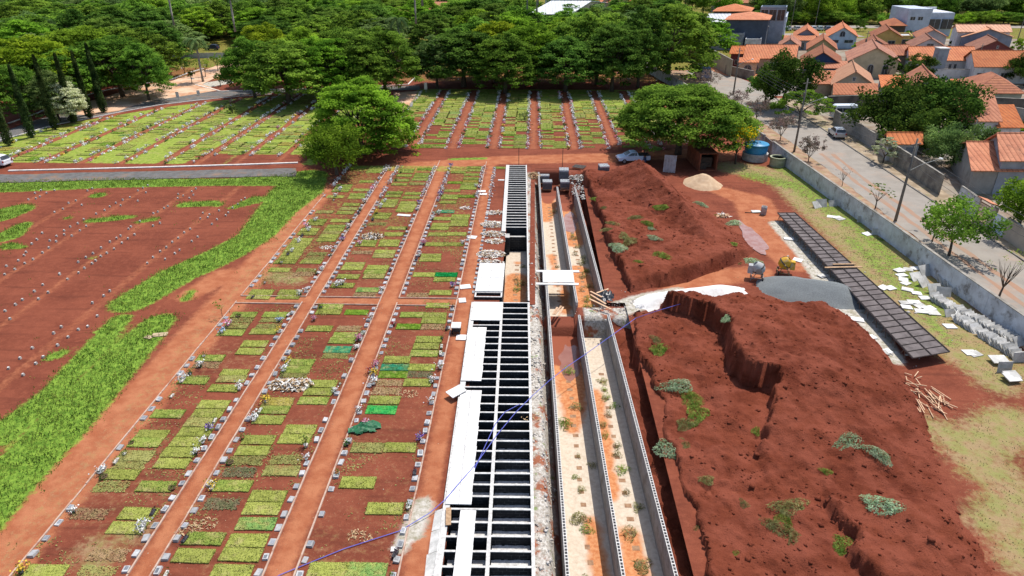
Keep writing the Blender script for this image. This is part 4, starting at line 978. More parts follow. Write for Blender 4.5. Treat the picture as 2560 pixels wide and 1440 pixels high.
# near single trees, with crowns of their own
NT = crown_mesh('crown', umbrella_clumps(6.8, 2.2, 9.9, 520, 7), 56, .37, 7, .5, 1.1); NT2 = crown_mesh('crown', umbrella_clumps(8.4, 4.0, 9.2, 560, 9), 54, .37, 9, .5, 1.1)
SM = crown_mesh('crown', round_clumps(4.2, 1.2, 6.4, 150, 5, .3), 60, .30, 5, .7, .6)
def own(name, loc, crown, leaf, trunk, label, rz=0.0, cat='tree', group=None):
    t = empty(name, (loc[0], loc[1], loc[2] if len(loc) > 2 else 0), rz); link('crown', crown, t, mat=LEAF[leaf]); link('trunk', trunk, t); return tag(t, label, cat, group)
q = P(908, 385); own('umbrella_tree', q, NT, 'bright', trunk_mesh('trunk', 8, .45, 4.5, 7, 31, barkM, .3), 'big dome crowned tree at the cross road, behind the smaller round tree')
q = P(843, 437); own('round_tree', q, SM, 'bright', trunk_mesh('trunk', 4.6, .2, 2.4, 6, 32, barkM, .28), 'small dense round tree by the road end, before the big dome tree')
q = P(1695, 385); own('umbrella_tree', q, NT2, 'mid', trunk_mesh('trunk', 8, .45, 5, 7, 33, barkM, .3), 'broad flat crowned tree shading the white pickup and rusty container')
WOOD = [  # picture column, row of the crown top, height, picture width, leaf, label
 (1155, 76, 11, 232, 'dark', 'dark wide umbrella tree at the wood edge, right of the tall palm'), (1087, 92, 10, 120, 'pale', 'light leaved tree beside the tall palms, left of the dark umbrella tree'), (1262, 86, 11, 185, 'mid', 'mid green umbrella tree behind the red paths, between two dark ones'),
 (1418, 97, 10, 200, 'dark', 'dark low umbrella tree, middle of the wood edge behind the graves'), (1540, 62, 12.5, 180, 'dark', 'dark umbrella tree standing left of the tallest wood edge tree'), (1688, 14, 15, 240, 'mid', 'tallest spreading tree at the wood edge next to the cemetery wall'),
 (1320, 60, 12, 210, 'bright', 'bright yellowish umbrella tree in the second row behind the graves'), (1238, 56, 12, 190, 'yellow', 'yellow topped umbrella tree right of the palm trio'), (1185, 48, 12, 170, 'mid', 'flat umbrella tree beyond the palm trio'), (1445, 45, 12.5, 180, 'mid', 'broad umbrella tree before the white factory roof'),
 (1500, 32, 14, 180, 'mid', 'umbrella tree in third row, right of factory'), (1610, 22, 15, 150, 'dark', 'dark umbrella tree behind the tallest wood edge tree'),
 (700, 102, 11, 235, 'mid', 'wide umbrella tree at the asphalt bend, casting a shadow over the left field'), (612, 94, 11, 140, 'mid', 'umbrella tree right of the white forecourt'), (800, 96, 11, 200, 'bright', 'bright umbrella tree right of the one at the asphalt bend'), (900, 100, 10.5, 175, 'mid', 'umbrella tree left of the tall palm'),
 (862, 70, 12, 220, 'mid', 'broad umbrella tree in second row left of palms'), (950, 72, 12, 180, 'mid', 'umbrella tree directly behind the tall palm trunk'), (752, 74, 12, 160, 'bright', 'bright umbrella tree, second row over the asphalt bend'), (655, 60, 12, 135, 'yellow', 'pale yellow flowering round topped tree deep in the wood'),
 (270, 92, 11, 225, 'mid', 'huge umbrella tree behind the cypress row'), (195, 68, 12, 240, 'bright', 'bright umbrella tree behind the huge one at the cypresses'), (55, 92, 12, 235, 'yellow', 'yellow topped umbrella tree far left of the cypresses'), (112, 122, 10, 210, 'mid', 'umbrella tree above the first cypresses'), (340, 112, 10, 120, 'mid', 'umbrella tree beside the thin palm by forecourt'),
 (12, 165, 9, 150, 'mid', 'spreading tree cut by the picture edge behind the leftmost cypress'), (112, 180, 8, 120, 'pale', 'pale leafy tree between second and third cypress'), (150, 205, 6.5, 90, 'cream', 'cream flowered tree by the third cypress')]
for a, b, h, w_, lf, lb in WOOD:
    q = top(a, b, h); tree('umbrella_tree', q, wid(w_, b, h), h, 'umb' if b > 50 else 'umf', lf, lb, 'trees of the cemetery wood')
# the wood behind, all the way to the town
def skip(x, y):
    # project to picture to keep the clearings open
    c, s_ = math.cos(-YAW), math.sin(-YAW); X_, Y_ = x*c-y*s_, x*s_+y*c
    zc = Y_*math.cos(PITCH)+CH*math.sin(PITCH); u = 1280+F*X_/zc; v = 720-F*(Y_*math.sin(PITCH)-CH*math.cos(PITCH))/zc
    return u, v
KW = {'mid': 'green', 'bright': 'bright green', 'dark': 'dark green', 'yellow': 'yellow green', 'blue': 'grey green', 'pine': 'dusky'}
taken = [top(a, b, h) for a, b, h, *_ in WOOD]
y = 150.0
while y < 262:
    x = -175.0
    while x < 50:
        xx, yy = x+R.uniform(-3.5, 3.5), y+R.uniform(-3.5, 3.5); x += 11.5
        u, v = skip(xx, yy)
        if u < -140 or (430 < u < 655 and v > 118) or (955 < u < 1075 and v > 95) or (v > 150 and u > 440): continue
        if any((t.x-xx)**2+(t.y-yy)**2 < 60 for t in taken): continue
        lf = R.choices(('mid', 'bright', 'dark', 'blue'), (4, 1.3, 2.5, 1.5))[0]
        tree('umbrella_tree', (xx, yy), R.uniform(6.3, 9), R.uniform(8.3, 11), 'umf', lf, f'{KW[lf]} umbrella tree inside the crowded cemetery wood', 'trees of the cemetery wood')
    y += 11.5
def band(n, u0, u1, y0, y1, h0, h1, form, lfs, lb, grp, r0, r1, name='tall_tree', ok=None):
    for i in range(n):
        yy = R.uniform(y0, y1); uu = u0+(u1-u0)*(i+R.random())/n
        # ground point under picture column uu at distance yy
        q = P(uu, 0); x = q.x*yy/q.y
        if ok and not ok(uu, yy): continue
        lf = R.choice(lfs); tree(name, (x, yy), R.uniform(r0, r1), R.uniform(h0, h1), form, lf, lb.format(KW.get(lf, lf)), grp)
band(36, 555, 930, 268, 330, 19, 26, 'tal', ['pine', 'pine', 'dark'], '{} tall tree in the high stand at the back of the wood', 'high stand of tall trees', 5.5, 8)
band(14, -60, 330, 268, 320, 15, 20, 'tal', ['pine', 'dark', 'blue'], '{} tall tree behind the wood, left of the distant roofs', 'tall trees at the left horizon', 6, 8)
band(22, -60, 560, 262, 320, 10, 14, 'umf', ['blue', 'mid', 'dark'], '{} spreading tree at the far edge of the wood, left', 'trees at the far wood edge', 7, 9.5, 'umbrella_tree', lambda u, y: not (195 < u < 235 or 380 < u < 490) or y < 280)
band(10, 930, 1300, 270, 330, 12, 17, 'rnd', ['blue', 'mid'], '{} leafy tree by the distant red roofed house', 'trees at the far wood edge', 6.5, 9, 'leafy_tree', lambda u, y: not 1055 < u < 1115)
band(20, 1290, 1860, 275, 345, 9, 13, 'rnd', ['blue', 'mid', 'bright'], '{} leafy tree round the distant factory', 'trees round the distant factory', 5, 7.5, 'leafy_tree', lambda u, y: not 1300 < u < 1440)
band(34, 1900, 2640, 268, 300, 8.5, 12, 'rnd', ['mid', 'bright', 'blue', 'mid'], '{} leafy avenue tree beyond the rooftops', 'avenue trees beyond the rooftops', 5.5, 8, 'avenue_tree', lambda u, y: not 2225 < u < 2330 or y > 282)
band(36, 1880, 2660, 304, 420, 9, 14, 'rnd', ['blue', 'dark', 'mid'], '{} leafy tree among the distant houses', 'trees among distant houses', 6, 9, 'leafy_tree', lambda u, y: not 2270 < u < 2330)
band(46, -80, 1900, 345, 470, 11, 18, 'rnd', ['blue', 'blue', 'pine'], '{} tree at the far horizon of the town', 'horizon trees', 8, 12, 'leafy_tree')
# cypresses
def cypress_mesh(seed):
    r = np.random.default_rng(seed); k = 5200; z = r.uniform(.25, 11, k); a = r.uniform(0, 6.283, k)
    rad = (.66*np.sqrt(np.clip(1-z/11.1, 0, 1))+.05)*np.clip(.5+z/1.6, 0, 1)*(1+.22*np.sin(3*a+z*1.3+seed))
    d = rad*r.random(k)**.35; C = np.stack([d*np.cos(a), d*np.sin(a), z], 1)
    return quads('crown', leaf_quads(C, np.stack([np.cos(a), np.sin(a), r.uniform(-.2, .9, k)], 1)+r.normal(0, .4, (k, 3)), .26, .45, r), LEAF['cypress'])
CY = [cypress_mesh(i) for i in range(3)]; mb = MB(); mb.tube([(0, 0, -.1), (0, 0, 9.5)], [.17, .03], 6); CT = mb.mesh('trunk', barkM)
for i, (a, b) in enumerate(((23, 364), (80, 344), (139, 324), (186, 307), (225, 296), (260, 282))):
    t = empty('cypress_tree', P(a, b), R.uniform(0, 6)); link('crown', CY[i % 3], t); link('trunk', CT, t); t.scale = (1.05, 1.05, R.uniform(.95, 1.08))
    tag(t, f'slim dark cypress, {nth(i+1)} of the roadside row counted towards the forecourt', 'tree', 'row of cypresses')
# palms
def frond(mb, a, L, droop, lift, z, n=7):
    pts = []
    for i in range(n+1):
        s_ = i/n; pts.append(Vector((L*s_*math.cos(a)*(1-.25*s_*droop), L*s_*math.sin(a)*(1-.25*s_*droop), z+lift*L*s_-droop*L*s_*s_)))
    sd = Vector((-math.sin(a), math.cos(a), 0))
    for i in range(n):
        w0 = .42*math.sin(math.pi*min(1, (i/n)*.8+.15)); w1 = .42*math.sin(math.pi*min(1, ((i+1)/n)*.8+.15)); p, q_ = pts[i], pts[i+1]
        for s_ in (-1, 1):
            for k in range(3):
                f0, f1 = k/3, (k+.72)/3; e = p.lerp(q_, f0); g_ = p.lerp(q_, f1); o_ = sd*s_*(w0+(w1-w0)*f0)
                mb.add([e, g_, g_+o_+Vector((0, 0, -.22)), e+o_*1.02+Vector((0, 0, -.22))], [(0, 1, 2, 3)])
def palm(loc, h, label, L=2.6, nf=22, seed=1, lf='palm'):
    r = random.Random(seed); t = empty('palm_tree', loc); mb = MB()
    mb.tube([(0, 0, -.1), (0, 0, h*.3), (.05, 0, h*.7), (0, 0, h)], [.30, .23, .22, .15], 8); mb.build('trunk', palebarkM, t, smooth=True)
    mb = MB()
    for i in range(nf): frond(mb, 6.283*i/nf+r.uniform(-.2, .2), L*r.uniform(.8, 1.1), r.uniform(.35, 1.15), r.uniform(.1, .75), h)
    mb.build('crown', LEAF[lf], t); return tag(t, label, 'palm tree', 'palms')
palm(P(1003, 181), 11.5, 'tallest royal palm with a clean grey trunk, front of the palm trio', 3.4, 26, 1)
q = top(1040, 58, 9.5); palm(q, 9.5, 'royal palm with slim trunk, middle of the palm trio', 3.4, 26, 2); q = top(1056, 14, 14); palm(q, 14, 'royal palm rising highest at the back of the trio', 3.6, 26, 3)
palm(P(508, 205), 8.6, 'bushy palm leaning over the white dirt forecourt', 3.3, 30, 4); palm(P(352, 210), 6.4, 'thin small palm at the left kerb of the forecourt', 1.8, 14, 5)
q = top(588, 78, 8); palm(q, 8, 'drooping palm in the clearing behind the forecourt', 2.6, 20, 6); q = top(435, 62, 9); palm(q, 9, 'palm poking out of the wood left of the clearing', 2.8, 18, 7)
for i, (a, b) in enumerate(((1318, 22), (1345, 12), (1342, 30))): q = top(a, b, 11); palm(q, 11, ['grey palm left of the factory', 'taller palm beside the factory tank', 'low palm before the factory roof'][i], 3, 18, 8+i)
# small trees
def small_tree(name, loc, rad, h, z0, leaf, label, lsize=.2, ncl=40, dens=90, th=None, seed=0, r0=.09, fork=.35, nb=5, group=None, flat=False, blossom=None):
    cl = umbrella_clumps(rad, z0, h, ncl, seed) if flat else round_clumps(rad, z0, h, ncl, seed, .35)
    t = own(name, loc, crown_mesh('crown', cl, dens/rad/rad*(6.5 if dens > 100 else 4.0), lsize, seed, .8, .5), leaf, trunk_mesh('trunk', th or h*.8, r0, rad*.8, nb, seed, barkM, fork), label, group=group)
    if blossom:
        r = np.random.default_rng(seed); C = np.array([c_[:3] for c_ in cl]); sel = C[(C[:, 2] > np.quantile(C[:, 2], .35)) & (C[:, 0] > -.4*rad)]
        C = (sel[:, None]+r.normal(0, rad*.17, (len(sel), blossom[1], 3))).reshape(-1, 3)
        link('blossoms', quads('blossoms', leaf_quads(C, r.normal(0, 1, C.shape)+[0, 0, .5], lsize*1.0, .8, r), LEAF[blossom[0]]), t)
    return t
small_tree('flowering_tree', P(1838, 410), 2.2, 5.2, 1.9, 'mid', 'small tree with golden yellow flowers beside the blue water tank', .24, 42, 120, seed=51, r0=.13, blossom=('gold', 34))
for i, (a, b, w_, h) in enumerate(((1768, 226, 62, 4.0), (1842, 285, 58, 4.2), (1888, 305, 62, 4.4), (1950, 352, 62, 4.2), (2020, 406, 60, 3.6))):
    small_tree('crape_myrtle', P(a, b), w_/2/ppm(b), h, 1.3, 'pink', f'sparse pinkish street tree, {nth(i+1)} of the verge row from the far lamp', .2, 38, 115, seed=60+i, r0=.07, fork=.2, nb=6, group='pinkish street trees on the verge', blossom=('pink', 4))
small_tree('street_tree', P(2188, 522), 1.45, 3.0, 1.9, 'bright', 'small flat topped bright tree on the verge by the lamp post', .2, 22, 70, seed=71, r0=.07, flat=True)
small_tree('street_tree', P(2372, 640), 3.2, 5.6, 1.4, 'mid', 'leafy two lobed street tree standing over the white wall', .30, 70, 150, seed=72, r0=.13)
small_tree('street_tree', P(2330, 605), 1.6, 3.8, 1.2, 'mid', 'slim leaning sapling crown at the side of the two lobed street tree', .26, 24, 110, seed=75, r0=.06)
small_tree('street_tree', P(2540, 590), 3.0, 5.8, 1.5, 'bright', 'dense rounded street tree cut by the picture edge on the far pavement', .32, 80, 150, seed=73, r0=.15)
small_tree('bare_tree', P(2497, 742), 1.7, 4.4, 2.2, 'bright', 'nearly bare grey street tree with a tuft of leaves, near the white wall', .16, 12, 16, seed=74, r0=.085, fork=.25, nb=8)
small_tree('bare_tree', P(2105, 466), .9, 2.8, 1.2, 'pink', 'thin bare street sapling next to the road puddle', .12, 10, 10, seed=76, r0=.04, fork=.3, nb=7)
small_tree('clipped_tree', P(2206, 409), 1.75, 3.5, 1.6, 'cream', 'clipped mushroom shaped tree with cream white leaves on the pavement', .22, 60, 330, seed=77, r0=.1, flat=True)
small_tree('leafy_tree', P(1952, 272), 5.2, 9.4, 2.2, 'mango', 'big dark leafy tree on the street corner before the long tiled house', .42, 110, 330, seed=78, r0=.28); small_tree('leafy_tree', P(1912, 262), 3.5, 6.2, 1.5, 'mid', 'lighter green tree in front of the big dark corner tree', .36, 70, 260, seed=79, r0=.2)
small_tree('clipped_tree', P(1998, 304), 4.4, 4.9, 2.3, 'mid', 'wide flat topped street tree next to the lamp post with the white van behind', .36, 90, 330, seed=80, r0=.17, flat=True)
small_tree('mango_tree', P(2225, 345), 6.2, 8.2, .6, 'mango', 'very dark mango tree behind the white van', .46, 130, 300, seed=81, r0=.3); small_tree('mango_tree', P(2330, 345), 6.2, 8.8, .6, 'mango', 'very dark mango tree next to the orange roofed white house', .46, 130, 300, seed=82, r0=.3); small_tree('mango_tree', P(2270, 372), 5.0, 6.0, .3, 'mango', 'low dark mango tree behind the tiled gate roof', .44, 90, 260, seed=86, r0=.25)
small_tree('round_bush', P(2395, 420), 4.2, 5.6, .3, 'blue', 'rounded grey green bushy tree inside the stained white wall', .30, 120, 420, seed=83, r0=.2)
small_tree('garden_tree', P(2285, 205), 3.3, 5.2, .6, 'mango', 'round dark garden tree before the grey chimney tower', .32, 70, 260, seed=84, r0=.15); small_tree('garden_tree', P(2560, 215), 4.2, 6.2, .6, 'mango', 'dark garden tree at the picture edge above the hipped roof', .36, 80, 260, seed=85, r0=.15)
small_tree('garden_tree', P(2214, 212), 1.5, 6.0, 3.0, 'mango', 'slender dark tree before the arched windows of the cream house', .28, 24, 120, seed=87, r0=.1); small_tree('garden_tree', P(1942, 92), 3.4, 5.5, 1.0, 'mango', 'dark garden tree over the clipped hedge by the slate warehouse', .4, 50, 160, seed=88, r0=.15)
small_tree('garden_tree', P(2318, 268), 2.0, 5.2, 2.8, 'mid', 'small palm like tree in front of the weathered gable', .34, 26, 120, seed=89, r0=.1)
for i, (a, b, w_, h) in enumerate(((393, 203, 30, 3.2), (430, 197, 34, 3.4), (463, 186, 32, 3.2), (480, 209, 22, 2.9), (514, 193, 42, 4.2), (416, 168, 36, 5.6), (545, 180, 30, 4.0), (552, 215, 34, 2.4), (700, 190, 26, 2.4))):
    small_tree('topiary_tree', P(a, b), w_/2/ppm(b), h, h*.42, ['dark', 'dark', 'dark', 'pale', 'mid', 'pale', 'mid', 'dark', 'mid'][i], f'small clipped tree by the dirt forecourt, {nth(i+1)} clockwise from the thin palm', .26, 26, 90, seed=100+i, r0=.08, group='small trees round the forecourt')
small_tree('sapling', P(556, 792), .62, 1.55, .85, 'bright', 'lone sapling with few leaves standing on the red track', .13, 9, 22, seed=111, r0=.022, fork=.45, nb=4)
small_tree('silver_bush', P(582, 282), .95, 1.5, .1, 'pale', 'silvery round bush among the graves of the left field', .18, 26, 120, seed=112); small_tree('silver_bush', P(1312, 300), 1.0, 1.3, .1, 'pale', 'silvery grey bush beside a red path of the far field', .18, 26, 100, seed=113)
# banana clump, hedge
mb = MB()
for i in range(16):
    a = R.uniform(0, 6.28); frond(mb, a, R.uniform(1.6, 2.4), R.uniform(.3, .7), R.uniform(.8, 1.3), 1.0)
t = mb.build('banana_plant', LEAF['bright'], None, P(2530, 345)); tag(t, 'banana plant with big arching leaves beside the white house', 'plant')
# ------------------------------------------------------------------ weeds
WL = {'glaucous': leafmat('glaucous weed leaves', (.24, .37, .19), (.50, .64, .40), .38, 2.0), 'weed': leafmat('green weed leaves', (.10, .20, .03), (.30, .42, .09), .38, 2.0), 'strawweed': leafmat('sparse weed leaves', (.16, .16, .05), (.34, .34, .14), .35, 2.0)}
def weed_mesh(n, rad, hgt, ls, seed, asp=.3):
    r = np.random.default_rng(seed); a = r.uniform(0, 6.283, n); d = rad*np.sqrt(r.random(n))*(1+.25*np.sin(3*a+seed)); C = np.stack([d*np.cos(a), d*np.sin(a)*.8, hgt*r.random(n)**.8*(1.05-d/rad*.7)+.02], 1)
    return quads('weed', leaf_quads(C, np.stack([np.cos(a), np.sin(a), np.full(n, 1.4)], 1)+r.normal(0, .6, (n, 3)), ls, asp, r), WL['weed'])
WB = [weed_mesh(900, 1.0, .55, .17, i) for i in range(3)]; WS = [weed_mesh(1000, 1.0, .4, .2, 10+i, .16) for i in range(3)]; WT = [weed_mesh(120, .5, .75, .3, 20+i, .12) for i in range(3)]
WEEDS = '1820,800,.75g 1675,1130,.95g 2120,1108,.95g 2195,1138,.8g 2210,1268,1.05g 1750,512,.8g 1635,597,.65g 1545,622,1.1g 1690,968,.95g 1628,573,.4g 1880,655,.8g 1835,560,.9g 1725,1000,1.1w 1742,1040,.9w 1890,1078,.45w 1975,1270,1.0s 1940,1320,.8s 1960,1300,.6w 2095,1362,.7w 2110,1385,.6w 1650,875,1.0w 1640,850,.6s 1655,530,1.1w 1620,560,.8w 1590,545,.7s 1575,605,.9s 1560,590,.8s 1655,640,.9w 1595,655,.5w 1838,1385,.4w 1745,1320,.4s 1860,1260,.4s 1765,1200,.5s 1710,1110,.4s 2065,1180,.4w 1985,1345,.5s 1800,540,.5w 1832,610,.5w 1720,1060,.7s 1490,495,.7w 1510,520,.5s 1535,560,.7s 1520,575,.6s 1850,660,.4s 2200,600,.5w'.split()
for i, it in enumerate(WEEDS):
    a, b, s_ = it[:-1].split(','); kd = it[-1]; z = 0
    for _ in range(5):
        q = P(float(a), float(b), z); z = max(heap_z(q.x, q.y), -.05) if q.x > 6.2 and q.y > 13 else 0.0
    o = link('weed_clump', (WB if kd == 'g' else WS)[i % 3], None, (q.x, q.y, z-.03), R.uniform(0, 6.28), WL[{'g': 'glaucous', 'w': 'weed', 's': 'strawweed'}[kd]]); o.scale = (float(s_)*R.uniform(.9, 1.35), float(s_)*R.uniform(.65, 1.0), float(s_))
    hp = 'pointed heap' if q.y > 51 else 'terraced bank'
    tag(o, f'{ {"g": "silvery glaucous weed clump", "w": "leafy green weed clump", "s": "thin straw green weed clump"}[kd]} on the {hp}, {nth(i+1)} of the scattered weeds', 'weed', 'weeds on the soil heaps')
k = 0
for (f0, f1, y0, n, pr, nm) in ((fA0, fA1, 14, 31, .5, 'near wide floor'), (fB0, fB1, 14, 29, .7, 'near narrow floor'), (fA0, fA1, 53, 26, .2, 'far wide floor'), (fB0, fB1, 52, 18, .5, 'far narrow floor'), (lambda Y: -2.4, lambda Y: -.2, 52, 10, .6, 'orange vault floor')):
    m_ = 0
    for i in range(n):
        if R.random() > pr: continue
        y = y0+1.02*i+R.uniform(-.2, .2); x = f0(y)+(f1(y)-f0(y))*.52+R.gauss(.05, .25); m_ += 1
        o = link('weed_tuft', R.choice(WT), None, (x, y, -1.8), R.uniform(0, 6.28), WL[R.choice(('weed', 'strawweed', 'strawweed'))]); o.scale = (R.uniform(.35, 1.2),)*2+(R.uniform(.3, .9),)
        tag(o, f'weed tuft growing from an opening of the {nm}, {nth(m_)} tuft from the camera', 'weed', 'weeds in the trench floors')
# ------------------------------------------------------------------ grass blades
def blades(name, pts, h0, h1, mat, per=4, spread=.16, wdt=.035):
    k = len(pts)*per; p = np.repeat(np.asarray(pts), per, 0)+np.c_[NR.normal(0, spread, (k, 2)), np.zeros(k)]
    hh = NR.uniform(h0, h1, k)[:, None]; a = NR.uniform(0, 6.283, k); t = np.stack([np.cos(a), np.sin(a), np.zeros(k)], 1); ln = np.stack([-np.sin(a), np.cos(a), np.zeros(k)], 1)*NR.uniform(-.7, .7, (k, 1))
    tp = p+ln*hh+np.c_[np.zeros((k, 2)), hh[:, 0]]; md = p+ln*hh*.35+np.c_[np.zeros((k, 2)), hh[:, 0]*.6]
    q_ = np.stack([p-t*wdt*.5, md-t*wdt, tp, md+t*wdt], 1).reshape(-1, 3)
    o = link(name, quads(name, q_, mat)); o['kind'] = 'stuff'; return o
GM = leafmat('tall grass', (.095, .17, .028), (.26, .36, .070), .4, .8, 0, .5); DM = leafmat('dry grass', (.26, .24, .09), (.48, .42, .22), .3, .5, 0, .5)
def pick(n, x0, x1, y0, y1, fn, thr=.5):
    x = NR.uniform(x0, x1, n); y = NR.uniform(y0, y1, n); m_ = fn(x, y); kp = m_ > thr+NR.normal(0, .18, n); return np.stack([x[kp], y[kp], np.zeros(kp.sum())], 1)
blades('tall_grass', pick(90000, -75, -19, 20, 92, lambda x, y: np.maximum.reduce([soft(chain(x, y, c), .9) for c in GR])*(.55+.9*(vnoise(x, y, .45, 3)+.5))), .04, .24, GM, 3)
blades('dry_grass', np.vstack([pick(20000, 18, 38, 25, 95, lambda x, y: np.maximum.reduce([soft(chain(x, y, c), 1.4) for c in GRR])*.9), pick(9000, 18, 38, 22, 95, lambda x, y: np.maximum.reduce([soft(chain(x, y, c), 1.4) for c in DRY])*.75)]), .02, .085, DM, 3)

FLK = leafmat('thin creeping grass', (.24, .22, .07), (.36, .36, .12), .2, .6, 0, .5)
pp_ = []
for b_ in BEDS:
    x = NR.uniform(b_[0]+.1, b_[1]-.1, 15000); y = NR.uniform(20, 88.4, 15000); kp = vnoise(x, y, .35, 33)+.6*vnoise(x, y, 1.4, 34)+NR.normal(0, .1, 15000)+.12*(y > 55) > .16; pp_.append(np.stack([x[kp], y[kp], np.full(kp.sum(), .02)], 1))
C_ = np.vstack(pp_); link('thin_grass', quads('thin_grass', leaf_quads(C_, NR.normal(0, .4, C_.shape)+[0, 0, 1], .13, .5), FLK))['kind'] = 'stuff'
# ================================================================== STREET, HOUSES, VEHICLES
asphM = M('worn asphalt', (.155, .148, .140), (.105, .10, .095), 1.4, .95, .4, 60, world=True, stain=((.30, .18, .11), .35, .7))
streetM = M('sun bleached street', (.31, .275, .235), (.265, .235, .20), .5, .95, .3, 50, world=True, stain=((.40, .26, .18), .18, .5))
paveM = M('dirty pavement', (.42, .33, .23), (.26, .19, .12), .7, .95, .3, 30, world=True, stain=((.20, .20, .07), .5, .7))
vergeM = M('dirt verge', (.38, .26, .17), (.27, .15, .09), .8, .95, .4, 20, world=True, stain=((.25, .26, .09), .6, .6))
orangepaveM = M('orange pavers', (.50, .20, .10), (.42, .16, .08), 1, .9, world=True)
dirtroadM = M('pale dirt road', (.54, .30, .17), (.66, .47, .33), .25, .95, .3, 20, world=True, stain=((.36, .14, .07), .3, .7))
def sheet(name, pts, mat, z, px_=True, sub=1.2):
    """flat sheet with a slightly ragged outline"""
    pts = [P(*p).xy for p in pts] if px_ else [Vector(p) for p in pts]; out = []
    for a, b in zip(pts, pts[1:]+pts[:1]):
        a, b = Vector(a), Vector(b); n = max(1, int((b-a).length/sub))
        for i in range(n):
            q_ = a.lerp(b, i/n); out.append((q_.x+R.uniform(-.12, .12), q_.y+R.uniform(-.15, .15), z))
    me = bpy.data.meshes.new(name); me.from_pydata(out, [], [tuple(range(len(out)))]); me.materials.append(mat); me.update()
    o = link(name, me); o['kind'] = 'structure'; return o
sheet('asphalt_road', [(-120, 440), (200, 433), (480, 427), (742, 421), (742, 441), (480, 446), (200, 453), (-120, 461)], asphM, .06)
sheet('asphalt_road', [(-80, 372), (0, 334), (80, 303), (150, 285), (225, 268), (300, 252), (420, 240), (545, 229), (700, 224), (900, 219), (1048, 214), (1050, 225), (900, 228), (700, 232), (600, 238), (480, 252), (330, 273), (250, 289), (150, 309), (60, 333), (-60, 380)], asphM, .06)
sheet('dirt_road', [(140, 284), (195, 262), (280, 238), (345, 216), (432, 202), (500, 180), (560, 158), (610, 150), (640, 160), (560, 185), (505, 212), (548, 226), (470, 239), (360, 256), (300, 277), (230, 290)], dirtroadM, .075)
sheet('dirt_road', [(985, 232), (1046, 228), (1020, 270), (1000, 300), (960, 300)], dirtroadM, .05)
sheet('street', [(39.6, 20), (46.5, 20), (46.5, 136), (60, 139), (60, 150), (46.5, 150), (44, 165), (35.5, 165), (37.2, 136), (39.0, 100)], streetM, .05, False)
for tx in (40.9, 42.4): sheet('tyre_track', [(tx-.25, 50), (tx+.25, 50), (tx+.2, 72), (tx+.05, 84), (tx+.5, 96), (tx-.1, 96), (tx-.5, 84), (tx-.35, 72)], M('red mud film', (.34, .20, .13), (.31, .215, .155), .25, .95, world=True) if tx < 41 else bpy.data.materials['red mud film'], .056, False)
sheet('verge', [(36.9, 20), (39.6, 20), (39.0, 100), (37.2, 136), (35.5, 165), (31, 165), (33, 125), (35, 95), (36.5, 60)], vergeM, .046, False)
sheet('yard_ground', [(49.6, 56), (150, 56), (190, 225), (60, 225), (60, 152), (60, 138), (49.6, 133)], M('yard cement and dirt', (.30, .26, .21), (.22, .15, .10), .25, .95, .3, 20, world=True, stain=((.13, .15, .06), .12, .6)), .04, False, 4)
sheet('pavement', [(46.62, 20), (49.5, 20), (49.5, 134), (46.62, 134)], paveM, .14, False)
sheet('pavement', [(1775, 168), (1800, 163), (1835, 176), (1890, 187), (1990, 196), (1990, 203), (1880, 197), (1815, 190), (1785, 180)], orangepaveM, .06)
strip('street_kerb', [(46.55, y) for y in range(20, 135, 6)], .16, .16, M('dark kerb stone', (.16, .15, .13), (.26, .23, .20), 1.5, .9), 'dark worn kerb along the far pavement of the street', 'kerb')
sheet('avenue', [(78, 252), (230, 256), (230, 264), (78, 260)], streetM, .06, False); sheet('car_park', [(74, 228), (104, 229), (104, 238), (74, 237)], streetM, .055, False)
WC = {'slate': (.075, .095, .125), 'white': (.66, .66, .66), 'grey': (.34, .36, .39), 'brown': (.10, .075, .06), 'steel': (.30, .36, .42), 'whiteblue': (.52, .58, .68), 'cream': (.62, .50, .32), 'maroon': (.20, .065, .06), 'greyblue': (.26, .29, .35), 'lightblue': (.45, .58, .68), 'olive': (.40, .36, .20), 'navy': (.035, .07, .16), 'yellow': (.62, .42, .14), 'pale': (.50, .48, .50), 'beige': (.50, .42, .34), 'stained': (.34, .32, .29), 'greenish': (.40, .42, .33), 'tan': (.45, .36, .26)}
WM = {k: M(f'{k} painted wall', v, tuple(x*.82 for x in v), .7, .9, .15, 12, stain=(tuple(x*.45 for x in v), .45, .75 if k in ('stained', 'grey', 'white') else .35)) for k, v in WC.items()}
RC = {'o': ((.56, .200, .085), (.46, .145, .060)), 'br': ((.42, .165, .085), (.30, .110, .062)), 'sal': ((.62, .33, .20), (.54, .27, .16)), 'white': ((.74, .75, .77), (.60, .61, .62)), 'grey': ((.36, .37, .38), (.25, .25, .26))}
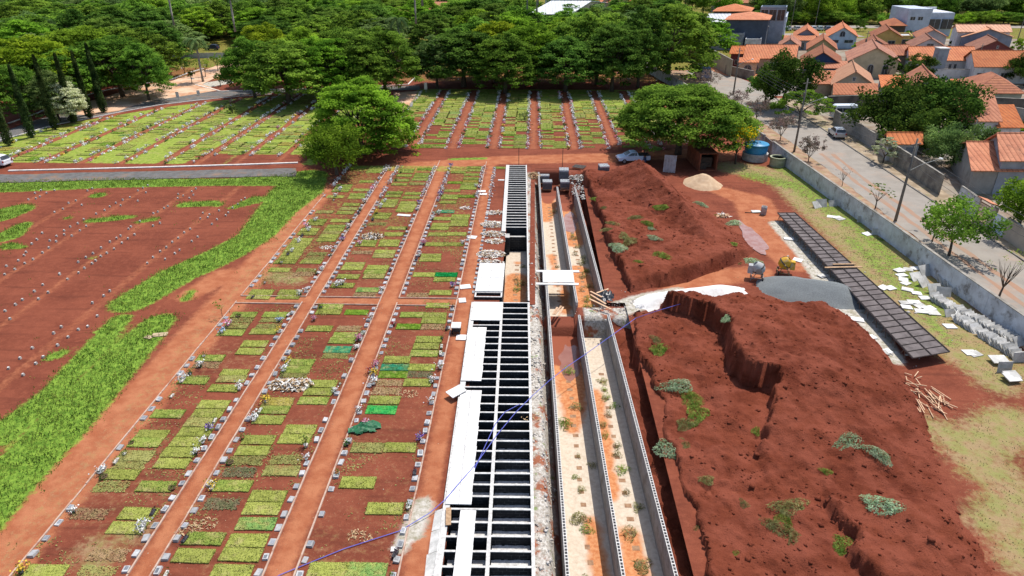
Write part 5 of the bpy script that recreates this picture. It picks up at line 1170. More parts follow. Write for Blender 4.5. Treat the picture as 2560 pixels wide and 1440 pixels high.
def tile(name, c, axis, per=.28, rows=True):
    m, nt, b = nodes(name); t = N(nt, 'ShaderNodeTexCoord').outputs['Object']; sx = N(nt, 'ShaderNodeSeparateXYZ'); nt.links.new(t, sx.inputs[0])
    w1 = math_(nt, 'ABSOLUTE', math_(nt, 'SINE', math_(nt, 'MULTIPLY', sx.outputs[axis], math.pi/per))); w2 = math_(nt, 'FRACT', math_(nt, 'DIVIDE', sx.outputs[1-axis], .42))
    v = coords(nt); n1 = noise(nt, v, .6, 7, .65); n2 = noise(nt, v, 4, 5, .7)
    hs = N(nt, 'ShaderNodeHueSaturation'); nt.links.new(mix(nt, ramp(nt, n1, .35, .65), c[0], c[1]), hs.inputs['Color']); rr_ = N(nt, 'ShaderNodeObjectInfo').outputs['Random']; nt.links.new(ramp(nt, rr_, 0, 1, .78, 1.15), hs.inputs['Value']); nt.links.new(ramp(nt, math_(nt, 'FRACT', math_(nt, 'MULTIPLY', rr_, 5.7)), 0, 1, .90, 1.08), hs.inputs['Saturation']); col = hs.outputs[0]; col = mix(nt, ramp(nt, noise(nt, v, .9, 8, .75), .55, .70, 0, .6), col, (.085, .06, .045)); col = mix(nt, ramp(nt, n2, .5, .72, 0, .55), col, tuple(x*.55 for x in c[1]))
    col = mix(nt, ramp(nt, w1, 0, .42, .62, 0), col, tuple(x*.30 for x in c[1]))
    if rows: col = mix(nt, ramp(nt, w2, .82, 1, 0, .3), col, tuple(x*.4 for x in c[1]))
    nt.links.new(col, b.inputs['Base Color']); b.inputs['Roughness'].default_value = .85
    bump(nt, b, math_(nt, 'ADD', w1, math_(nt, 'MULTIPLY', w2, .4)), .8, .08); return m
TL = {(k, a): tile(f'{k} roof tiles along {"xy"[a]}', c, a, .62 if k in 'ob' or k == 'br' else 1.0) for k, c in RC.items() for a in (0, 1)}
glassM = M('dark glass', (.02, .025, .03), (.04, .05, .06), 2, .15, spec=.6); frameM = M('window frame', (.55, .55, .55), None, 4, .6); doorM = M('painted metal door', (.25, .28, .32), (.2, .22, .25), 2, .6)
def house(xl_, xr_, row, hw, rise, depth, roof, rc, wc, label, win=(), cat='house', name='house', ov=.45, rz=0.0, skew=.36):
    a, b = P(xl_, row, hw), P(xr_, row, hw); W = b.x-a.x
    o = empty(name, ((a.x+b.x)/2, a.y, 0), rz, label, cat, 'houses of the town'); h = W/2
    mb = MB(); mb.box((0, depth/2, hw/2-.25), (W, depth, hw+.5))
    if roof == 'gy': mb.add([(-h, 0, hw), (h, 0, hw), (0, 0, hw+rise), (-h, depth, hw), (h, depth, hw), (0, depth, hw+rise)], [(0, 1, 2), (4, 3, 5)])
    if roof == 'gx': mb.add([(-h, 0, hw), (-h, depth, hw), (-h, depth/2, hw+rise), (h, 0, hw), (h, depth, hw), (h, depth/2, hw+rise)], [(1, 0, 2), (3, 4, 5)])
    if roof == 'shed': mb.add([(-h, 0, hw), (h, 0, hw), (h, depth, hw), (-h, depth, hw), (h, depth, hw+rise), (-h, depth, hw+rise)], [(1, 2, 4), (3, 0, 5), (2, 3, 5, 4)])
    mb.build('wall', WM[wc], o)
    mb = MB(); t = .13; e = .03
    def plane(q):      # slab with thickness t over four corners
        n = (Vector(q[1])-Vector(q[0])).cross(Vector(q[2])-Vector(q[0])).normalized()*t
        lo = [Vector(v) for v in q]; hi = [v+n for v in lo]; k = len(q)
        mb.add(lo+hi, [tuple(reversed(range(k))), tuple(range(k, 2*k))]+[(i, (i+1) % k, k+(i+1) % k, k+i) for i in range(k)])
    if roof == 'gy':
        s_ = rise/h; zl = hw-ov*s_+e
        plane([(0, -ov, hw+rise+e), (-h-ov, -ov, zl), (-h-ov, depth+ov, zl), (0, depth+ov, hw+rise+e)][::1]); plane([(0, depth+ov, hw+rise+e), (h+ov, depth+ov, zl), (h+ov, -ov, zl), (0, -ov, hw+rise+e)]); ax = 1
        mb.tube([(0, -ov, hw+rise+e+t), (0, depth+ov, hw+rise+e+t)], .12, 6)
    elif roof == 'gx':
        s_ = rise/(depth/2); zl = hw-ov*s_+e; c = depth/2
        plane([(-h-ov, -ov, zl), (h+ov, -ov, zl), (h+ov, c, hw+rise+e), (-h-ov, c, hw+rise+e)]); plane([(h+ov, depth+ov, zl), (-h-ov, depth+ov, zl), (-h-ov, c, hw+rise+e), (h+ov, c, hw+rise+e)]); ax = 0
        mb.tube([(-h-ov, c, hw+rise+e+t), (h+ov, c, hw+rise+e+t)], .12, 6)
    elif roof == 'hip':
        k = min(h, depth/2)*.95; X0, X1, Y0, Y1 = -h-ov, h+ov, -ov, depth+ov; z = hw+e; zt = hw+rise
        r0, r1 = ((-h+k, depth/2), (h-k, depth/2)) if h > depth/2 else ((0, k), (0, depth-k))
        if h > depth/2:
            A_ = [(X0, Y0, z), (X1, Y0, z), (r1[0], r1[1], zt), (r0[0], r0[1], zt)]; plane(A_); plane([(X1, Y1, z), (X0, Y1, z), (r0[0], r0[1], zt), (r1[0], r1[1], zt)]); plane([(X1, Y0, z), (X1, Y1, z), (r1[0], r1[1], zt)]); plane([(X0, Y1, z), (X0, Y0, z), (r0[0], r0[1], zt)])
        else:
            plane([(X0, Y0, z), (X1, Y0, z), (r0[0], r0[1], zt)]); plane([(X1, Y1, z), (X0, Y1, z), (r1[0], r1[1], zt)]); plane([(X1, Y0, z), (X1, Y1, z), (r1[0], r1[1], zt), (r0[0], r0[1], zt)]); plane([(X0, Y1, z), (X0, Y0, z), (r0[0], r0[1], zt), (r1[0], r1[1], zt)])
        ax = 1 if h <= depth/2 else 0
    elif roof == 'shed':
        s_ = rise/depth; plane([(-h-ov, -ov, hw-ov*s_+e), (h+ov, -ov, hw-ov*s_+e), (h+ov, depth, hw+rise+e), (-h-ov, depth, hw+rise+e)]); ax = 0
    else:
        ax = 0; mb.box((0, depth/2, hw+.02), (W-.3, depth-.3, .1))
    mb.build('roof', TL[(rc, ax)], o)
    if roof == 'flat':
        mb = MB()
        for c, d in (((0, .12, hw+.2), (W+.04, .24, .5)), ((0, depth-.12, hw+.2), (W+.04, .24, .5)), ((-h+.12, depth/2, hw+.2), (.236, depth-.5, .5)), ((h-.12, depth/2, hw+.2), (.236, depth-.5, .5))): mb.box(c, d)
        mb.build('parapet', WM[wc], o)
    for wn in win:
        u0, u1, z0, z1 = wn[:4]; kd = wn[4] if len(wn) > 4 else 'w'; x0, x1 = -h+W*u0, -h+W*u1; mb = MB()
        if kd == 'arch':
            n = 10; r = (x1-x0)/2; pr = [(x0, z0), (x1, z0)]+[((x0+x1)/2+r*math.cos(math.pi*i/n), z1-r+r*math.sin(math.pi*i/n)) for i in range(n+1)]
            mb.add([(x, -.03, z) for x, z in pr], [tuple(range(len(pr)))])
            f = mb.build('window', glassM, o); mb = MB(); mb.tube([(x, -.05, z) for x, z in pr]+[(x0, -.05, z0)], .05, 4); mb.box(((x0+x1)/2, -.04, (z0+z1)/2), (.05, .04, z1-z0)); mb.build('frame', frameM, f)
        else:
            mb.box(((x0+x1)/2, -.02, (z0+z1)/2), (x1-x0, .06, z1-z0)); f = mb.build('door' if kd == 'd' else 'window', doorM if kd == 'd' else glassM, o)
            if kd == 'w':
                mb = MB(); q_ = .06
                for c, d in ((((x0+x1)/2, -.05, z0), (x1-x0+q_, .08, q_)), (((x0+x1)/2, -.05, z1), (x1-x0+q_, .08, q_)), ((x0, -.05, (z0+z1)/2), (q_, .08, z1-z0-q_)), ((x1, -.05, (z0+z1)/2), (q_, .08, z1-z0-q_)), (((x0+x1)/2, -.05, (z0+z1)/2), (q_*.7, .06, z1-z0-q_))): mb.box(c, d)
                mb.build('frame', frameM, f)
    for ch in o.children_recursive:      # the lots are skewed against the street: sides run back at an angle
        me = ch.data; V_ = np.zeros(len(me.vertices)*3, np.float32); me.vertices.foreach_get('co', V_); V_ = V_.reshape(-1, 3); V_[:, 0] += skew*V_[:, 1]; me.vertices.foreach_set('co', V_.ravel()); me.update()
    return o
W2 = ((.12, .32, 1.0, 2.2), (.62, .86, 1.0, 2.2)); W1 = ((.35, .6, 1.0, 2.2),)
HS = [
 (1816, 1920, 50, 7.6, 1.2, 15, 'hip', 'o', 'slate', 'tall slate blue warehouse wall under a low orange hipped roof', ((.42, .6, 1.2, 1.9),)),
 (1764, 1814, 58, 6.4, 1.6, 16, 'gx', 'white', 'slate', 'dark building with white curved metal roof, left of the slate warehouse', ((.55, .72, 2.2, 3.2),)),
 (1781, 1824, 92, 3.4, .2, 8, 'flat', 'white', 'grey', 'low grey box building with white roof below the slate warehouse', ()),
 (1826, 1860, 87, 4.0, .2, 8, 'flat', 'white', 'grey', 'grey box building with raised white edged wall, middle of three low boxes', ()),
 (1863, 1902, 101, 2.8, .2, 6, 'flat', 'white', 'white', 'small white box building with a dark doorway below the slate warehouse', ((.05, .22, 0, 1.9),)),
 (1785, 1874, 29, 7.0, 1.7, 12, 'hip', 'o', 'brown', 'house with orange hipped roof over a long dark wall, behind the slate warehouse', ((.8, .93, 5, 6.2),)),
 (1902, 1966, 21, 9.5, .2, 5, 'flat', 'grey', 'steel', 'building with grey glassy upper screen behind the slate warehouse', ((.03, .31, 6.2, 9.2), (.35, .64, 6.2, 9.2), (.68, .97, 6.2, 9.2))),
 (1926, 1966, 46, 6.0, .2, 16, 'flat', 'grey', 'whiteblue', 'pale blue white building with small windows, right of slate warehouse', ((.3, .42, 2, 4), (.6, .72, 2, 4))),
 (1822, 1905, 7, 4.5, 1.8, 12, 'gx', 'o', 'cream', 'distant house with wide orange roof above the hipped roof house', W2),
 (1862, 1985, 145, 3.2, 2.0, 11, 'gx', 'o', 'cream', 'long row house with bright orange tiled roof on the street corner', ((.06, .3, .2, 2.3, 'arch'), (.5, .7, 1, 2.2))),
 (1828, 1860, 134, 3.6, 1.0, 8, 'gx', 'o', 'maroon', 'maroon walled wing on the left of the long row house', ((.35, .6, 1.2, 2.2),)),
 (1848, 1892, 156, 2.7, .5, 3, 'shed', 'o', 'cream', 'porch of the long row house under a narrow orange roof', ((.3, .75, .1, 2.2, 'arch'),)),
 (1985, 2044, 91, 3.0, 2.0, 12, 'gy', 'o', 'greyblue', 'house with grey blue gable under an orange roof, left of the light blue one', ()),
 (1962, 2034, 101, 2.5, .7, 4, 'shed', 'o', 'grey', 'low orange porch roof before the grey blue gable', ((.3, .55, .3, 1.9), (.6, .7, .1, 2))),
 (2070, 2142, 90, 3.4, 2.3, 14, 'gy', 'o', 'lightblue', 'light blue house with white edged gable and dark blue vent', ((.40, .58, 3.2, 4.7, 'arch'), (.08, .4, 1.6, 2.4), (.6, .9, 1.6, 2.4))),
 (1948, 1998, 114, 2.8, 1.6, 9, 'gy', 'br', 'grey', 'small brown roofed house behind the long row house', ()),
 (2020, 2090, 121, 3.0, 2.3, 11, 'gy', 'br', 'olive', 'house with olive yellow gable under brown tiles', ()),
 (2004, 2102, 159, 3.5, 2.4, 12, 'gy', 'br', 'navy', 'dark navy gabled house with brown tiles and a blue balustrade in front', ()),
 (2002, 2112, 170, 3.0, .8, 3.5, 'shed', 'o', 'navy', 'orange porch roof along the front of the navy house', ((.05, .9, 1.4, 2.6),)),
 (2124, 2246, 150, 3.8, 2.6, 13, 'gy', 'br', 'cream', 'cream house with arched windows in its gable front', ((.08, .2, .6, 2.6, 'arch'), (.40, .52, .6, 2.9, 'arch'), (.70, .82, .6, 2.9, 'arch'))),
 (2165, 2268, 137, 3.2, 1.6, 8, 'gx', 'br', 'tan', 'brown tiled roof behind the cream arched house', ()),
 (2184, 2254, 91, 3.3, 2.0, 11, 'gy', 'br', 'yellow', 'yellow house with a brown gabled roof and grilled window', ((.55, .8, .8, 2.2),)),
 (2251, 2281, 93, 2.8, .2, 7, 'flat', 'white', 'yellow', 'yellow garage with white flat roof next to the yellow house', ((.2, .85, .1, 2.2),)),
 (2148, 2224, 118, 2.9, 1.9, 9, 'gy', 'br', 'greyblue', 'brown roofed house with a small grey gable before the yellow house', ()),
 (2208, 2264, 65, 3.2, 1.7, 10, 'hip', 'br', 'brown', 'hip roofed brown house left of the white modern building', ()),
 (2294, 2366, 91, 2.9, 1.8, 9, 'gy', 'br', 'pale', 'small gabled house right below the white modern building', ()),
 (2280, 2364, 117, 2.8, 2.1, 10, 'gy', 'br', 'pale', 'brown gabled house with white trim above the big orange roof', ((.42, .62, 2.9, 3.6),)),
 (2396, 2524, 79, 5.6, 1.2, 8, 'gx', 'sal', 'white', 'wide salmon roofed building with white parapet, right of the modern building', ()),
 (2408, 2530, 91, 4.6, 1.9, 7, 'gy', 'sal', 'greyblue', 'grey gabled house with salmon eaves before the salmon roof', ((.1, .3, .6, 2.6), (.4, .6, .6, 2.6))),
 (2436, 2532, 124, 3.1, 2.2, 10, 'gy', 'br', 'maroon', 'house with dark maroon gable above the large orange shed roof', ((.55, .6, 3.4, 4.0),)),
 (2277, 2434, 150, 3.2, 2.0, 11, 'gx', 'o', 'white', 'house with big orange tiled roof split by a grey chimney tower', ((.62, .66, .8, 2.4), (.70, .74, .8, 2.4), (.05, .2, .2, 2))),
 (2440, 2600, 166, 3.5, 2.2, 12, 'gx', 'o', 'white', 'white house with huge orange roof and dark blue gate', ((.05, .2, .9, 2.2), (.24, .34, .9, 2.2), (.42, .52, .9, 2.2))),
 (2084, 2182, 208, 3.1, 2.2, 12, 'gy', 'sal', 'tan', 'salmon gabled house with lower orange roofs around it', ((.46, .53, 3.5, 4.2),)),
 (2034, 2084, 210, 2.6, .9, 9, 'shed', 'o', 'tan', 'low orange side roof left of the salmon gable', ()),
 (2088, 2188, 236, 2.5, 1.0, 4.5, 'shed', 'o', 'white', 'low orange front roof under the salmon gable', ()),
 (2270, 2370, 223, 3.1, 2.3, 12, 'gy', 'br', 'grey', 'weathered brown gabled house behind the mango trees', ()),
 (2208, 2264, 219, 2.7, .8, 8, 'shed', 'o', 'white', 'low orange roof with white edging, left of the weathered gable', ()),
 (2267, 2366, 251, 2.4, .9, 4.5, 'shed', 'o', 'white', 'low orange porch roof in front of the weathered gable', ()),
 (2432, 2554, 234, 3.3, 2.3, 12, 'hip', 'br', 'greenish', 'house with mottled brown hipped roof above the long dark wall', ()),
 (2392, 2424, 221, 2.8, .5, 6, 'shed', 'o', 'yellow', 'small orange roofed annex left of the mottled hipped roof', ()),
 (2436, 2530, 244, 2.4, .7, 3, 'shed', 'o', 'greenish', 'narrow orange porch roof under the mottled hipped roof', ()),
 (2402, 2496, 302, 3.4, 2.4, 9, 'shed', 'o', 'white', 'white house with a steep orange tiled roof beside the mango trees', ((.48, .62, .8, 2.0),)),
 (2498, 2552, 318, 2.6, 1.5, 8, 'shed', 'o', 'white', 'lower orange roof joined to the right of the white house', ()),
 (2508, 2640, 398, 4.3, 1.9, 8, 'gx', 'o', 'grey', 'tall orange tiled block at the picture edge, bottom of the roofs', ()),
 (2436, 2640, 424, 3.0, 1.7, 11, 'gx', 'o', 'stained', 'wide low orange roof over a stained wall behind the white gate', ()),
 (2224, 2298, 357, 2.6, .8, 3.5, 'gx', 'o', 'white', 'small orange tiled gate roof behind the cream mushroom tree', ((.6, .85, .1, 2.0, 'd'),)),
 (1070, 1108, 25, 6.0, 2.0, 12, 'gx', 'o', 'cream', 'distant red roofed house seen between the palms and trees', W2),
 (200, 232, 7, 5.5, 1.5, 12, 'gx', 'o', 'white', 'distant white house with orange roof at upper left', W1),
 (392, 430, 14, 5.0, 1.4, 12, 'gx', 'sal', 'white', 'distant white house with pale roof over the wood, left of a red roof', W1), (440, 482, 16, 4.5, 1.4, 12, 'gx', 'o', 'cream', 'distant red roof over the wood beside the pale roof', W1),
 (1322, 1424, 36, 8.0, 2.0, 40, 'gx', 'white', 'cream', 'distant factory hall with long white roof', ((.1, .9, 3.2, 4.2),)),
 (1440, 1500, 8, 4.5, 1.6, 14, 'gx', 'o', 'tan', 'distant red roofed house right of the factory', ()),
]
for h in HS: house(*h)
for i in range(16):
    u = R.uniform(1450, 2560); y_ = R.uniform(335, 420); q = P(u, 0); wpx = 34
    k = ('gx', 'hip', 'gy')[i % 3]; row = [9, 5, 2, -2, -6][i % 5]
    house(u, u+R.uniform(40, 62), row, 4.0, 1.6, 11, k, R.choice(('o', 'br', 'o', 'sal')), R.choice(('cream', 'white', 'tan')), 'small tiled house of the far town beyond the avenue trees', (), ov=.4)['group'] = 'far town houses'
# white modern two storey building
a, b, c = P(2276, 22, 8.0), P(2334, 22, 8.0), P(2392, 33, 6.8)
o = empty('modern_building', (b.x, b.y, 0), 0, 'white modern two storey building with large dark windows', 'building', 'houses of the town'); w1 = b.x-a.x; w2 = w1
mb = MB(); mb.box((-w1/2, 6, 3.9), (w1, 12, 8.2)); mb.box((w2/2+.002, 6.2, 3.3), (w2, 11.6, 7.0)); mb.build('wall', WM['whiteblue'], o)
mb = MB(); mb.box((w2/2, 6.4, 6.86), (w2-.4, 10.8, .1)); mb.box((w2/2, 11.8, 7.2), (w2, .3, .9)); mb.build('roof', TL[('white', 0)], o)
for x, z, dx, dz in ((-w1*.78, 5.2, w1*.20, 1.0), (-w1*.45, 5.2, w1*.20, 1.0), (w2*.20, 3.6, w2*.45, 2.9), (w2*.75, 3.6, w2*.45, 2.9), (-w1*.8, 1.2, w1*.22, 1.0), (-w1*.45, 1.2, w1*.22, 1.0)):
    mb = MB(); mb.box((x, .3 if x > 0 else -.0, z), (dx, .9 if x > 0 else .1, dz)); f = mb.build('window', glassM, o); mb = MB(); mb.box((x, -.16 if x > 0 else -.06, z+dz/2), (dx+.1, .06, .1)); mb.box((x, -.17 if x > 0 else -.07, z), (.07, .05, dz)); mb.build('frame', frameM, f)
a = P(2364, 122, 6.2); mb = MB(); mb.box((0, 1.2, 2.9), (2.0, 2.2, 6.4)); o = empty('chimney_tower', (a.x, a.y+.0, 0), 0, 'grey cement chimney tower rising through the big orange roof', 'tower'); mb.build('shaft', WM['grey'], o); mb = MB(); mb.box((0, 1.2, 6.2), (2.3, 2.5, .22)); mb.build('cap', capM, o)
a = P(1383, 16, 6); mb = MB(); mb.lathe([(2.9, 0), (2.9, 11), (2.5, 11.6), (.2, 11.8)], 20); o = mb.build('storage_tank', WM['white'], None, (a.x, a.y, 0), smooth=True); tag(o, 'white cylindrical tank behind the distant factory roof', 'tank')
# ------------------------------------------------------------------ walls and gates
def wall(pts, h, mat, label, th=.18, name='wall', cap=True, pp=None, grp=None, z0=-.2):
    mb = MB()
    for (x1, y1), (x2, y2) in zip(pts, pts[1:]):
        L = math.hypot(x2-x1, y2-y1); rz = math.atan2(y2-y1, x2-x1)
        mb.box(((x1+x2)/2, (y1+y2)/2, (h+z0)/2), (L, th, h-z0), rz)
    o = mb.build(name, mat); tag(o, label, 'wall', grp)
    if cap:
        mb = MB()
        for (x1, y1), (x2, y2) in zip(pts, pts[1:]): mb.box(((x1+x2)/2, (y1+y2)/2, h+.025), (math.hypot(x2-x1, y2-y1)+.02, th+.08, .05), math.atan2(y2-y1, x2-x1))
        mb.build('coping', M('dirty coping', (.20, .18, .15), (.34, .31, .27), 1.2, .95), o)
    if pp:
        mb = MB()
        for (x1, y1), (x2, y2) in zip(pts, pts[1:]):
            n = max(1, int(math.hypot(x2-x1, y2-y1)/pp))
            for i in range(n): mb.box((x1+(x2-x1)*i/n, y1+(y2-y1)*i/n, h/2), (.24, .24, h), math.atan2(y2-y1, x2-x1))
        mb.build('pilaster', mat, o)
    return o
cemM = M('limewashed cemetery wall', (.60, .63, .67), (.46, .47, .49), .9, .95, .35, 10, world=True, stain=((.16, .14, .12), .8, .85))
wall([(37.55, 38), (37.1, 45), (36.5, 54), (35.95, 64), (35.2, 74), (34.5, 84), (34.0, 91), (33.85, 95.1)], 1.95, cemM, 'long limewashed cemetery wall with dark damp stains along the street', .2, 'cemetery_wall', True, 4.2)
wall([(33.6, 99), (33.0, 110), (31.6, 125), (29.5, 142), (26, 165)], 1.95, cemM, 'far stretch of limewashed cemetery wall running behind the trees', .2, 'cemetery_wall', True, 4.2)
a = MB()
for i in range(16): a.box((0, i*.22, .9), (.05 if i % 2 else .08, .2, 1.85))
o = empty('metal_gate', (33.75, 95.3, 0), 0, 'ribbed grey metal gate closing the wall beside the blue water tank', 'gate'); a.build('panel', M('ribbed zinc', (.34, .32, .30), (.25, .22, .20), 1.5, .7), o); mb = MB(); mb.box((0, -.12, .95), (.14, .14, 2.1)); mb.box((0, 3.6, .95), (.14, .14, 2.1)); mb.build('gate_post', concM, o)
sgr = 'walls of the houses along the street'
wall([(49.6, 114), (49.3, 98)], 2.3, WM['stained'], 'grey stained wall from the corner tree to the van yard', .18, grp=sgr)
wall([(49.2, 96.5), (48.9, 91.5)], 2.2, WM['beige'], 'pale wall in front of the parked white van', .18, grp=sgr); wall([(48.8, 91), (48.3, 78.5)], 2.5, M('mould streaked wall', (.28, .25, .20), (.15, .13, .11), .7, .95, .3, 10, world=True), 'mould streaked wall between the silver car and mango trees', .18, grp=sgr)
wall([(48.6, 75.2), (48.2, 70.8)], 2.3, M('stained white wall', (.55, .56, .56), (.36, .35, .33), .8, .95, world=True, stain=((.12, .11, .10), .9, .9)), 'white wall with black damp stains left of the brown gate', .18, grp=sgr)
wall([(48.1, 68.6), (48.0, 67.6)], 2.4, WM['beige'], 'beige pillar wall between the brown gate and white gate', .3, grp=sgr); wall([(47.9, 65.5), (47.6, 58)], 2.2, WM['beige'], 'beige rendered wall right of the white metal gate', .2, grp=sgr)
def gate(x, y0, y1, h, mat, label, bars):
    o = empty('house_gate', (x, y0, 0), 0, label, 'gate', 'house gates'); L = y1-y0
    if bars:
        mb = MB(); n = int(L/.14)
        for i in range(n): mb.box((0, (i+.5)*L/n, h/2+.1), (.03, .04, h))
        mb.build('bars', mat, o); mb = MB(); mb.box((0, L/2, .15), (.05, L, .08)); mb.box((0, L/2, h+.1), (.05, L, .08)); mb.box((0, L/2, h*.55), (.05, L, .06)); mb.build('frame', mat, o)
    else:
        for s_ in (0, 1):
            mb = MB(); mb.box((0, L*(.25+.5*s_), h/2+.1), (.05, L/2-.04, h)); mb.build('leaf', mat, o)
gate(48.15, 68.8, 70.6, 2.0, M('brown iron', (.16, .07, .045), None, 4, .7), 'brown barred iron gate with tiled canopy above', True); gate(47.95, 65.6, 67.5, 1.9, M('white sheet gate', (.62, .70, .78), (.52, .60, .68), 2, .6), 'white blue sheet metal double gate on the pavement', False)
mb = MB(); mb.box((48.3, 69.7, 2.45), (1.2, 2.3, .12), tilt=(0, .3)); o = mb.build('gate_canopy', TL[('o', 1)]); tag(o, 'narrow orange tiled canopy over the brown barred gate', 'canopy')
darkwM = M('blackened wall', (.06, .058, .055), (.14, .12, .10), .6, .95, .3, 10, world=True, stain=((.24, .22, .19), .5, .6))
def wallpx(a, b, row_a, row_b, h, mat, label, **k): wall([tuple(P(a, row_a, h).xy), tuple(P(b, row_b, h).xy)], h, mat, label, **k)
wallpx(2372, 2600, 239, 249, 3.4, darkwM, 'long blackened wall under the mottled hipped roof', grp=sgr); wallpx(2070, 2200, 241, 237, 2.6, darkwM, 'blackened wall behind the white van', grp=sgr); wallpx(2440, 2560, 322, 330, 1.8, darkwM, 'low dark wall below the white house', grp=sgr); wallpx(2500, 2620, 262, 282, 2.6, WM['stained'], 'mossy grey wall right of the white house roof', grp=sgr)
wallpx(2430, 2640, 412, 432, 2.9, M('black stained plaster', (.42, .41, .39), (.22, .21, .20), .7, .95, world=True, stain=((.05, .05, .05), .8, .95)), 'black stained plaster wall under the wide low orange roof', grp=sgr); wallpx(2010, 2110, 200, 203, 2.0, M('red brick wall', (.26, .11, .085), (.20, .085, .065), 2, .9), 'plain red brick wall in front of the blue balustrade house', grp=sgr)
wallpx(1786, 1832, 126, 150, 3.6, WM['tan'], 'peeling old side wall of the maroon wing at the corner', grp=sgr); wallpx(1815, 1885, 163, 178, 1.9, M('patchy painted wall', (.30, .25, .22), (.18, .13, .11), .5, .95, world=True, stain=((.38, .30, .26), .7, .7)), 'low patchy painted wall around the corner house', grp=sgr); wallpx(2442, 2520, 176, 178, 2.4, WM['navy'], 'dark blue gate wall in front of the huge orange roof', grp=sgr); wallpx(2340, 2436, 172, 174, 2.2, WM['white'], 'pale yard wall by the grey chimney tower', grp=sgr)
wallpx(420, 620, 134, 131, 1.2, M('white low wall', (.62, .62, .60), (.50, .49, .47), 1, .9), 'low white wall with posts beyond the clearing of the wood', pp=3.5, grp=None)
# balustrade of the navy house
a = P(2006, 185, 1.2); b = P(2112, 184, 1.2); o = empty('balustrade', (a.x, a.y, 0), 0, 'blue and white balustrade before the navy gabled house', 'balustrade'); L = b.x-a.x; mb = MB(); mb.box((L/2, 0, .45), (L, .2, 1.0)); mb.build('plinth', M('bright blue paint', (.05, .16, .40), None, 3, .7), o); mb = MB(); mb.box((L/2, 0, 1.95), (L, .2, .14)); mb.box((L/2, 0, 1.0), (L, .22, .1)); mb.build('rail', WM['lightblue'], o); mb = MB(); [mb.tube([((i+.5)*L/34, 0, 1.05), ((i+.5)*L/34, 0, 1.45), ((i+.5)*L/34, 0, 1.88)], [.05, .08, .05], 6) for i in range(34)]; mb.build('balusters', WM['white'], o)
# hedge
a = P(1934, 106); hb = np.random.default_rng(3); C = np.stack([hb.uniform(-2.6, 2.6, 3000), hb.uniform(-1, 1, 3000), hb.uniform(.1, 2.0, 3000)], 1); ed = hb.integers(0, 3, 3000); C[ed == 0, 2] = 2.0; C[ed == 1, 1] = -1; o = link('clipped_hedge', quads('clipped_hedge', leaf_quads(C, hb.normal(0, .6, C.shape)+[0, -.4, .7], .28, .6, hb), LEAF['bright']), None, (a.x, a.y, 0)); tag(o, 'clipped box hedge at the foot of the slate warehouse', 'hedge')
# ------------------------------------------------------------------ street lamps and wires
poleM = M('concrete pole', (.19, .175, .155), (.13, .12, .105), 2, .9); armM = M('grey painted steel', (.42, .42, .38), None, 4, .5); lampM = M('lamp glass', (.75, .75, .70), None, 4, .3)
def lamp(base, h, arm, label, rz=0.0, r=.17):
    o = empty('street_lamp', (base.x, base.y, 0), rz, label, 'street lamp', 'street lamps and poles'); mb = MB(); mb.tube([(0, 0, -.2), (0, 0, h)], [r, r*.55], 8); mb.build('pole', poleM, o, smooth=True)
    mb = MB(); mb.box((0, 0, h-.6), (1.5, .09, .1), .5); mb.box((0, .12, h-2.2), (.3, .3, .6)); mb.build('crossarm', greywoodM, o)
    if arm:
        mb = MB(); z = h*.62; mb.tube([(0, 0, z), (arm*.45, -.1, z+arm*.30), (arm, -.1, z+arm*.5)], [.045, .04, .035], 6); mb.build('arm', armM, o); mb = MB(); mb.lathe([(.02, -.12), (.16, -.08), (.22, .02), (.15, .10), (.03, .12)], 10, (arm+.25, -.1, z+arm*.5+.05)); mb.build('lamp_head', lampM, o)
    return o
lamp(P(2238, 553), 9.0, 2.6, 'nearest wooden grey lamp post leaning over the street past the white wall'); lamp(P(1985, 380), 10.2, 2.6, 'lamp post at mid street beside the flat topped tree'); lamp(P(1833, 237), 8.8, 2.4, 'lamp post at the street corner by the pinkish trees')
lamp(P(1902, 118), 8.2, .9, 'thin lamp post in front of the slate warehouse', r=.11); lamp(P(2236, 345), 5.6, 0, 'plain pole before the dark mango trees', r=.13); lamp(P(2415, 392), 5.2, 0, 'short plain pole in front of the grey green round tree', r=.13); lamp(P(2440, 170), 5.6, 0, 'plain dark pole beside the huge orange roof', r=.11); lamp(P(2304, 205), 5.0, 0, 'pale pole next to the round dark garden tree', r=.11); lamp(P(2152, 165), 8.0, 0, 'tall pole crossing the cream arched house', r=.12)
lamp(P(1976, 76), 11, 0, 'dark pole left of parked cars by the avenue', r=.13); lamp(P(2036, 74), 12, 0, 'dark pole right of parked cars by the avenue', r=.13); lamp(P(2540, 112), 12, 0, 'tall dark pole at the right end of the roofs', r=.14)
wireM = M('black cable', (.05, .05, .055), None, 4, .6)
def cable(name, pts, r, mat, label, cat, sag=0.0, n=14, grp=None):
    out = []
    for a, b in zip(pts, pts[1:]):
        for i in range(n):
            t = i/n; q_ = Vector(a).lerp(Vector(b), t); q_.z -= sag*4*t*(1-t); out.append(q_)
    out.append(Vector(pts[-1])); mb = MB(); mb.tube(out, r, 5); o = mb.build(name, mat); return tag(o, label, cat, grp)
p0, p1, p2 = P(2238, 553), P(1985, 380), P(1833, 237)
for i, dz in enumerate((0, .5, 1.0, 1.5)):
    cable('power_line', [(p0.x+1.5, 42, 5.6+dz), (p0.x+.1, p0.y, 6.4+dz), (p1.x+.1, p1.y, 7.0+dz), (p2.x+.1, p2.y, 6.2+dz)], .016, wireM, f'thin black power line along the street, {nth(i+1)} from the bottom', 'power line', .5, 14, 'power lines')
